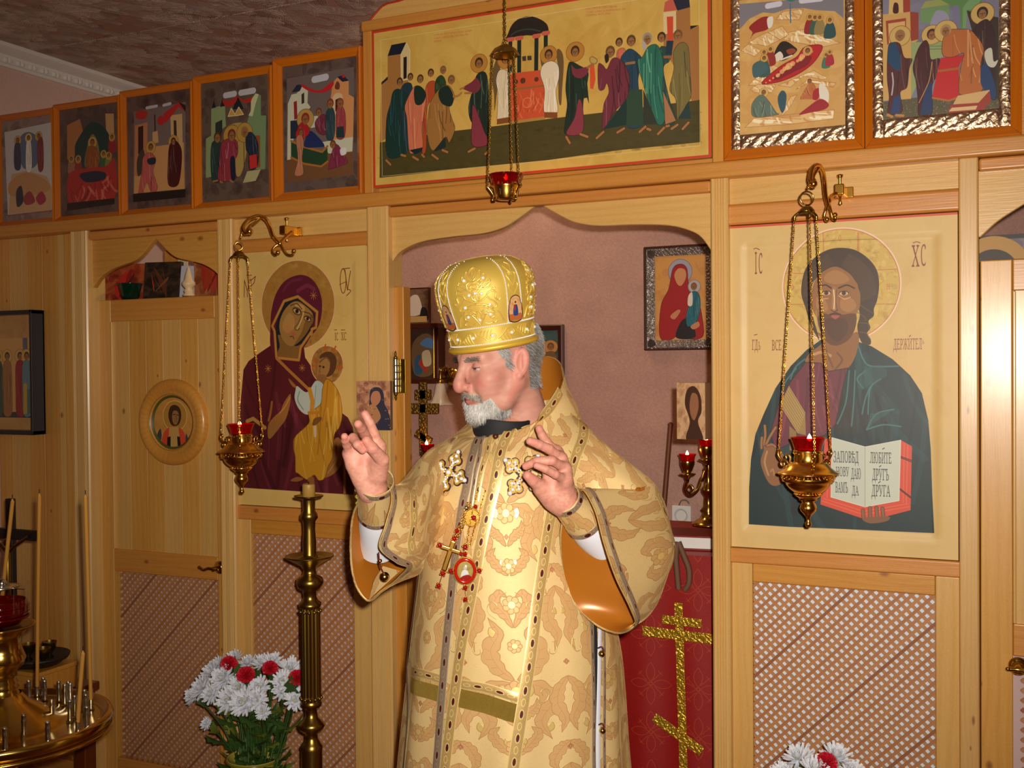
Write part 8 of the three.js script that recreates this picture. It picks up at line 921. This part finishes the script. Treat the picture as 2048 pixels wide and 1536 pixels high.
// ---------- cuffs and white under-sleeves ----------
function cuff(w, e, r0, r1, L, up, seed) {
  const W = A3(w), D = A3(e).sub(W).normalize(), q = new THREE.Quaternion().setFromUnitVectors(V(0, 1, 0), D), T = (g) => { g.applyQuaternion(q); return g.translate(W.x, W.y, W.z); };
  const prof = (k) => [[r0 * 0.93 + k, -0.006], [r0 + k, -0.008], [r0 + k, 0.0], [lerp(r0, r1, 0.5) + k, L * 0.5], [r1 + k, L], [r1 * 0.95 + k, L]];
  const g = T(lathe(prof(0), 48)); { const uv = g.attributes.uv; for (let i = 0; i < uv.count; i++) uv.setXY(i, uv.getX(i) * 0.26 + seed, uv.getY(i) * L); }
  const m = part('cuff', g, M.brocade, who), ring = (y0, y1, mt, name) => { const a = lerp(r0, r1, y0 / L) + 0.0016, b = lerp(r0, r1, y1 / L) + 0.0016, gg = T(lathe([[a - 0.001, y0], [a, y0 + 0.001], [b, y1 - 0.001], [b - 0.001, y1]], 48)), uv = gg.attributes.uv; for (let i = 0; i < uv.count; i++) uv.setXY(i, uv.getY(i), uv.getX(i) * 6); part(name, gg, mt, m); };
  ring(-0.005, 0.009, M.galloon, 'cuff_trim'); ring(L - 0.015, L - 0.001, M.galloon, 'cuff_trim');
  const side = (ang, off) => { const pts = []; for (let i = 0; i <= 10; i++) { const t = i / 10, y = lerp(-0.004, L, t), r = lerp(r0, r1, t) + 0.003; pts.push(V(r * Math.cos(ang) + 0.0, y, r * Math.sin(ang)).applyQuaternion(q).add(W)); } return pts; };
  const zig = []; const s0 = side(up, 0); for (let i = 0; i < s0.length; i++) { zig.push(s0[i].clone().add(V((i % 2 ? 1 : -1) * 0.004, 0, 0.002))); } part('lacing_cord', tube(zig, 0.0019, 60, 6), mat(col(226, 206, 90), 0.35, 0.5), m); part('lacing_cord', tube(s0, 0.0024, 30, 6), mat(col(214, 190, 80), 0.35, 0.5), m);
  const u = T(lathe([[r1 * 0.9, L - 0.02], [r1 * 0.96, L], [r1 * 1.04, L + 0.03], [r1 * 1.0, L + 0.07], [r1 * 1.1, L + 0.12]], 40)), p = u.attributes.position; u.computeVertexNormals(); part('under_sleeve', u, mat(col(226, 230, 242), 0.65, 0, { side: THREE.DoubleSide }), who);
}
cuff([-.2681,1.3646,.2973], [-.2815,1.217,.1445], 0.0385, 0.0395, 0.11, 2.7, 0.3); cuff([.1257,1.3212,.2606], [.2519,1.1688,.1088], 0.0345, 0.044, 0.088, 3.0, 0.6);

// ---------- mitre ----------
{
  const prof = [[0.092, -0.004], [0.1, -0.006], [0.104, 0.0], [0.103, 0.007], [0.0985, 0.009], [0.099, 0.02], [0.0995, 0.034], [0.1, 0.046], [0.1005, 0.049], [0.1035, 0.06], [0.1085, 0.085], [0.1125, 0.11], [0.114, 0.13], [0.113, 0.147], [0.107, 0.165], [0.094, 0.182], [0.074, 0.196], [0.045, 0.203], [0.015, 0.206], [0, 0.2065]];
  const R = (h) => { for (let i = 1; i < prof.length; i++) if (h <= prof[i][1] && prof[i][1] > prof[i - 1][1]) return lerp(prof[i - 1][0], prof[i][0], clamp((h - prof[i - 1][1]) / (prof[i][1] - prof[i - 1][1]), 0, 1)); return 0; };
  const S = (a, h, o = 0) => { const r = R(h) + o; return [r * Math.sin(a), h, r * Math.cos(a)]; };
  const silk = mat(col(200, 168, 72), 0.48, 0.25, { sheen: 0.5, sheenColor: col(255, 220, 120), sheenRoughness: 0.4 }), thread = mat(col(236, 204, 104), 0.3, 0.45), crystal = M.crystal, rope = mat(col(222, 180, 62), 0.45, 0.35);
  const base = new THREE.Matrix4().makeTranslation(0, 0.037, 0.004); const Mx = headM.clone().multiply(base);
  const m = part('mitre', lathe(prof, 96), silk, who); m.applyMatrix4(Mx);
  part('rim_roll', place(new THREE.TorusGeometry(0.1005, 0.0058, 10, 80), 0, 0.001, 0, PI / 2), rope, m);
  // band vine
  const vine = []; for (let k = 0; k < 14; k++) { const a0 = k / 14 * TAU, s = k % 2 ? 1 : -1, f = (da, dh) => S(a0 + da, 0.028 + s * dh, 0.0012); vine.push(tube([f(-0.24, -0.008), f(-0.1, 0.002), f(0.02, 0.012), f(0.14, 0.01), f(0.17, 0.001), f(0.1, -0.004), f(0.06, 0.003)], 0.0018, 18, 5)); for (let j = 0; j < 4; j++) vine.push(tube([f(-0.18 + j * 0.07, -0.004 + j * 0.004), f(-0.15 + j * 0.07, -0.011 + j * 0.002), f(-0.11 + j * 0.07, -0.014)], 0.0012, 6, 5)); }
  part('band_embroidery', join(vine), thread, m);
  const beadRow = (name, pts, r) => { const g0 = new THREE.IcosahedronGeometry(r, 1); part(name, join(pts.map((p) => g0.clone().translate(...p))), crystal, m).userData.kind = 'stuff'; };
  beadRow('crystal_row', Array.from({ length: 150 }, (_, i) => S(i / 150 * TAU, 0.0495, 0.001)), 0.0019); beadRow('crystal_row', Array.from({ length: 150 }, (_, i) => S(i / 150 * TAU, 0.0115, 0.001)), 0.0017);
  // four straps with icon plaques
  for (let k = 0; k < 4; k++) {
    const a = k * PI / 2; const hs = []; for (let i = 0; i <= 30; i++) hs.push(lerp(0.05, 0.203, i / 30));
    const wid = (h) => 0.0185 / Math.max(0.03, R(h)) * (h > 0.17 ? 1 : 1);
    part('strap', sheet((u, v) => A3(S(a + (u - 0.5) * 2 * wid(lerp(0.05, 0.203, v)), lerp(0.05, 0.203, v), 0.0014)), 8, 40, false, (u, v) => [u, v]), silk, m);
    for (const s of [-1, 1]) beadRow('crystal_row', Array.from({ length: 46 }, (_, i) => { const h = lerp(0.052, 0.2, i / 45); return S(a + s * wid(h), h, 0.002); }), 0.0016);
    const c = []; const q = (da, h) => S(a + da / 0.115, h, 0.0022); for (const s of [-1, 1]) { c.push(tube([q(0, 0.112), q(s * 0.006, 0.12), q(s * 0.012, 0.13), q(s * 0.01, 0.138), q(s * 0.004, 0.136)], 0.0012, 14, 5), tube([q(0, 0.132), q(s * 0.008, 0.145), q(s * 0.012, 0.158), q(s * 0.005, 0.163), q(s * 0.003, 0.156)], 0.0012, 14, 5), tube([q(0, 0.16), q(s * 0.006, 0.17), q(s * 0.01, 0.178), q(0, 0.186)], 0.0012, 12, 5)); }
    part('strap_embroidery', join(c), thread, m);
    const pl = [[-0.0135, 0], [0.0135, 0], [0.0145, 0.03], [0.0125, 0.033], [0.0115, 0.04], [0.007, 0.0455], [0, 0.0475], [-0.007, 0.0455], [-0.0115, 0.04], [-0.0125, 0.033], [-0.0145, 0.03]], [pc, pg] = canvas(96, 160);
    ground(pg, 96, 160, 'rgb(206,158,112)', 'rgba(170,110,60,A)', 60 + k, 40, 0.3); pg.fillStyle = 'rgb(176,96,50)'; pg.fillRect(0, 118, 96, 42); blob(pg, [30, 120, 34, 70, 48, 54, 64, 70, 68, 122, 50, 132], k % 2 ? 'rgb(44,66,120)' : 'rgb(40,60,110)'); blob(pg, [34, 70, 46, 54, 50, 90, 40, 100], 'rgb(150,50,60)'); circ(pg, [49, 42, 49, 26], 'rgb(220,180,110)'); circ(pg, [49, 43, 49, 34], 'rgb(120,76,50)');
    const pg2 = extrude(pl, 0.0015, 0.0005), uv = pg2.attributes.uv, pp = pg2.attributes.position; for (let i = 0; i < uv.count; i++) uv.setXY(i, (pp.getX(i) + 0.0145) / 0.029, pp.getY(i) / 0.0475); const h0 = 0.054, P = S(a, h0, 0.002), tilt = Math.atan2(R(0.1) - R(0.054), 0.046);
    const o = part('icon_plaque', pg2, mat(0xffffff, 0.3, 0, { map: iconTex(pc), clearcoat: 0.5 }), m); o.position.set(...P); o.rotation.set(tilt, a, 0, 'YXZ'); o.scale.set(1.15, 1.18, 1);
    const fr = part('plaque_edge', tube(pl.map(([x, y]) => [x, y, 0.0012]), 0.0012, 50, 5, true), mat(col(90, 50, 24), 0.35, 0.4), m); fr.position.copy(o.position); fr.rotation.copy(o.rotation); fr.scale.copy(o.scale);
  }
  // large embroidered ornaments between the straps
  const curves = [[[4, 598], [30, 548], [70, 500], [112, 505], [118, 540], [92, 552], [80, 530]], [[0, 424], [60, 436], [100, 462], [118, 500], [150, 510], [172, 560], [182, 600]], [[0, 412], [40, 396], [80, 372], [100, 340], [140, 328], [160, 352], [152, 392], [172, 416], [186, 400]], [[90, 372], [110, 400], [138, 420], [150, 460], [120, 470], [110, 445]], [[16, 326], [56, 300], [110, 296], [140, 272]], [[20, 318], [60, 286], [100, 262], [124, 230]], [[18, 300], [50, 262], [80, 236], [96, 196], [84, 176], [66, 190]], [[0, 238], [34, 232], [58, 254], [52, 286], [24, 296], [0, 292]], [[0, 262], [20, 258], [28, 276], [12, 288]], [[26, 232], [56, 206], [66, 170], [56, 140], [40, 150]], [[0, 224], [20, 196], [34, 160], [24, 126], [0, 112]], [[0, 200], [12, 176], [10, 146]], [[0, 402], [26, 372], [28, 344], [14, 326]], [[0, 396], [12, 372], [10, 344]], [[0, 566], [14, 540], [18, 508], [8, 480]], [[20, 500], [50, 480], [80, 484]], [[24, 520], [52, 506], [74, 516]], [[130, 300], [160, 318], [150, 296]], [[96, 250], [130, 246], [120, 226]], [[84, 470], [66, 452], [40, 460]], [[100, 560], [130, 580], [112, 596], [90, 584]], [[40, 590], [66, 600], [90, 596]]];
  for (let k = 0; k < 4; k++) {
    const a = PI / 4 + k * PI / 2, f = (dx, y) => { const h = 0.056 + (600 - y) * 0.000262; return S(a + dx * 0.000285 / R(h), h, 0.0014); }, list = []; for (const s of [-1, 1]) for (const c of curves) list.push(tube(c.map(([x, y]) => f(s * x, y)), 0.0021, Math.max(12, c.length * 5), 5));
    part('panel_embroidery', join(list), thread, m); beadRow('crystals', [[0, 330], [88, 524], [-88, 524], [100, 440], [-100, 440], [76, 210], [-76, 210], [50, 340], [-50, 340], [0, 560]].map(([x, y]) => f(x, y)), 0.0038);
  }
  beadRow('crystals', Array.from({ length: 14 }, (_, i) => S(i / 14 * TAU + 0.1, 0.028, 0.002)), 0.004);
}
// ---------- pendants ----------
{
  const T = (p) => { const c = Math.cos(0.43771), s = Math.sin(0.43771); return [-1.06 + p[0] * c + p[2] * s, p[1], 0.735 - p[0] * s + p[2] * c]; };
  const surf = (p, o = 0.012) => { const [t, v] = onRobe(p[0], p[1]); const q = robeP(t, v, o); return [q.x, q.y, q.z]; };
  const garnet = mat(col(150, 14, 18), 0.08, 0.1, { clearcoat: 1 }), enamel = mat(col(176, 26, 14), 0.12, 0, { clearcoat: 1, clearcoatRoughness: 0.05 });
  const gem = (n, r, P, t, k = 4) => { const o = part(n, new THREE.SphereGeometry(r, 12, 10), garnet, t); o.position.set(...P); const st = []; for (let i = 0; i < k; i++) { const a = i / k * TAU + 0.4; st.push(place(new THREE.SphereGeometry(r * 0.42, 8, 6), r * 0.95 * Math.cos(a), r * 0.95 * Math.sin(a), 0)); } const s = part('setting', join(st), M.gold, t); s.position.set(...P); return o; };
  // oval medallion
  const c0 = surf([-.084,1.1585,.2067], 0.014), t = thing('pendant_medallion', 'oval red enamel medallion with a painted figure on the breast', 'medallion', T(c0), 0.43771);
  const ovl = (r) => { const g = new THREE.CylinderGeometry(r, r, 0.003, 48); g.rotateX(PI / 2); g.scale(0.84, 1, 1); return g; };
  part('gold_back', ovl(0.031), M.gold, t); part('enamel_rim', place(new THREE.TorusGeometry(0.0245, 0.0045, 10, 48), 0, 0, 0.002).scale(0.84, 1, 1), enamel, t);
  const [mc, mg] = canvas(128, 160); ground(mg, 128, 160, 'rgb(166,150,84)', 'rgba(120,100,50,A)', 66, 40, 0.3); blob(mg, [34, 140, 40, 84, 60, 66, 86, 80, 92, 140], 'rgb(206,206,206)'); blob(mg, [20, 160, 44, 120, 96, 110, 116, 160], 'rgb(150,40,36)'); circ(mg, [66, 52, 66, 38], 'rgb(190,170,160)');
  const pf = new THREE.SphereGeometry(0.0215, 32, 16, 0, TAU, 0, PI / 2); pf.rotateX(PI / 2); pf.scale(0.84, 1, 0.3); { const p = pf.attributes.position, uv = pf.attributes.uv; for (let i = 0; i < p.count; i++) uv.setXY(i, p.getX(i) / 0.0365 + 0.5, p.getY(i) / 0.043 + 0.5); } part('painted_dome', place(pf, 0, 0, 0.002), mat(0xffffff, 0.1, 0, { map: iconTex(mc), clearcoat: 1, clearcoatRoughness: 0.03 }), t);
  for (const [x, y, r] of [[0, 0.037, 0.0055], [0, -0.037, 0.0055], [-0.031, 0, 0.0058], [0.031, 0, 0.0058]]) gem('garnet', r, [x, y, 0.002], t); gem('crown_jewel', 0.0062, [0.001, 0.052, 0.002], t, 5); part('drop_wire', tube([[0, -0.042, 0.002], [0, -0.056, 0.003]], 0.0009, 6, 5), M.gold, t); gem('drop_bead', 0.0056, [0, -0.062, 0.003], t, 5);
  const up = (P) => surf(P, 0.010), LT = (p) => [p[0] - c0[0], p[1] - c0[1], p[2] - c0[2]];
  const runs = [[[-.0824,1.2122,.2059], [-.0736,1.2718,.195], [-.0582,1.3298,.1842]], [[-.076,1.2121,.206], [-.0607,1.2717,.1951], [-.0431,1.3296,.1843]]]; for (const r of runs) for (let i = 0; i < 2; i++) part('chain', chainGeo(LT(up(r[i])), LT(up(r[i + 1])), 0.005, 0.0009), M.gold, t);
  // breast cross pendant
  const x0 = surf([-.118,1.1878,.2061], 0.014), xr = thing('pectoral_cross', 'gilt pendant cross set with garnets hanging beside the medallion', 'cross', T(x0), 0.43771), g = new THREE.Group(); const tl = -0.33, cs = Math.cos(tl), sn = Math.sin(tl), W = (u, w, z) => [u * cs - w * sn, u * sn + w * cs, z];
  const ob = (n, w, h, x, y) => { const o = part(n, rbox(w, h, 0.008, 0.003, 2), M.gold, xr); o.position.set(...W(x, y, 0)); o.rotation.z = tl; }; ob('upright', 0.012, 0.07, 0, 0); ob('crossbar', 0.046, 0.011, 0, 0.014); for (const [x, y, r] of [[0, 0.04, 0.0062], [0, 0.058, 0.0058], [-0.026, 0.016, 0.0058], [0.024, 0.012, 0.005], [0, -0.041, 0.0064]]) gem('garnet', r, W(x, y, 0.001), xr); part('drop_wire', tube([W(0, -0.046, 0), W(0, -0.064, 0)], 0.0009, 6, 5), M.gold, xr); gem('drop_bead', 0.0058, W(0, -0.07, 0), xr);
  const XT = (p) => [p[0] - x0[0], p[1] - x0[1], p[2] - x0[2]]; for (const r of [[[-.107,1.2263,.2055], [-.0931,1.2612,.1951], [-.0801,1.3029,.1845]], [[-.1016,1.2263,.2056], [-.0866,1.259,.1952], [-.0736,1.3029,.1846]]]) for (let i = 0; i < 2; i++) part('chain', chainGeo(XT(up(r[i])), XT(up(r[i + 1])), 0.0062, 0.0012), M.gold, xr);
  // second medallion, half hidden behind the trim
  const s0 = surf([-.0725,1.2718,.1951], 0.006), m2 = thing('pendant_medallion', 'small gilt medallion with garnets above the oval medallion', 'medallion', T(s0), 0.43771); part('plate', ovl(0.019), M.gold, m2); part('pearl_border', join(Array.from({ length: 22 }, (_, i) => place(new THREE.SphereGeometry(0.0022, 8, 6), 0.0165 * Math.cos(i / 22 * TAU), 0.0195 * Math.sin(i / 22 * TAU), 0.002))), M.gold, m2); gem('garnet', 0.006, [0.004, 0, 0.003], m2); gem('garnet', 0.005, [0.008, 0.024, 0.002], m2); ball('pearl', [-0.012, 0.022, 0.004], 0.0055, M.silver, m2);
}

renderer.render(scene, camera);
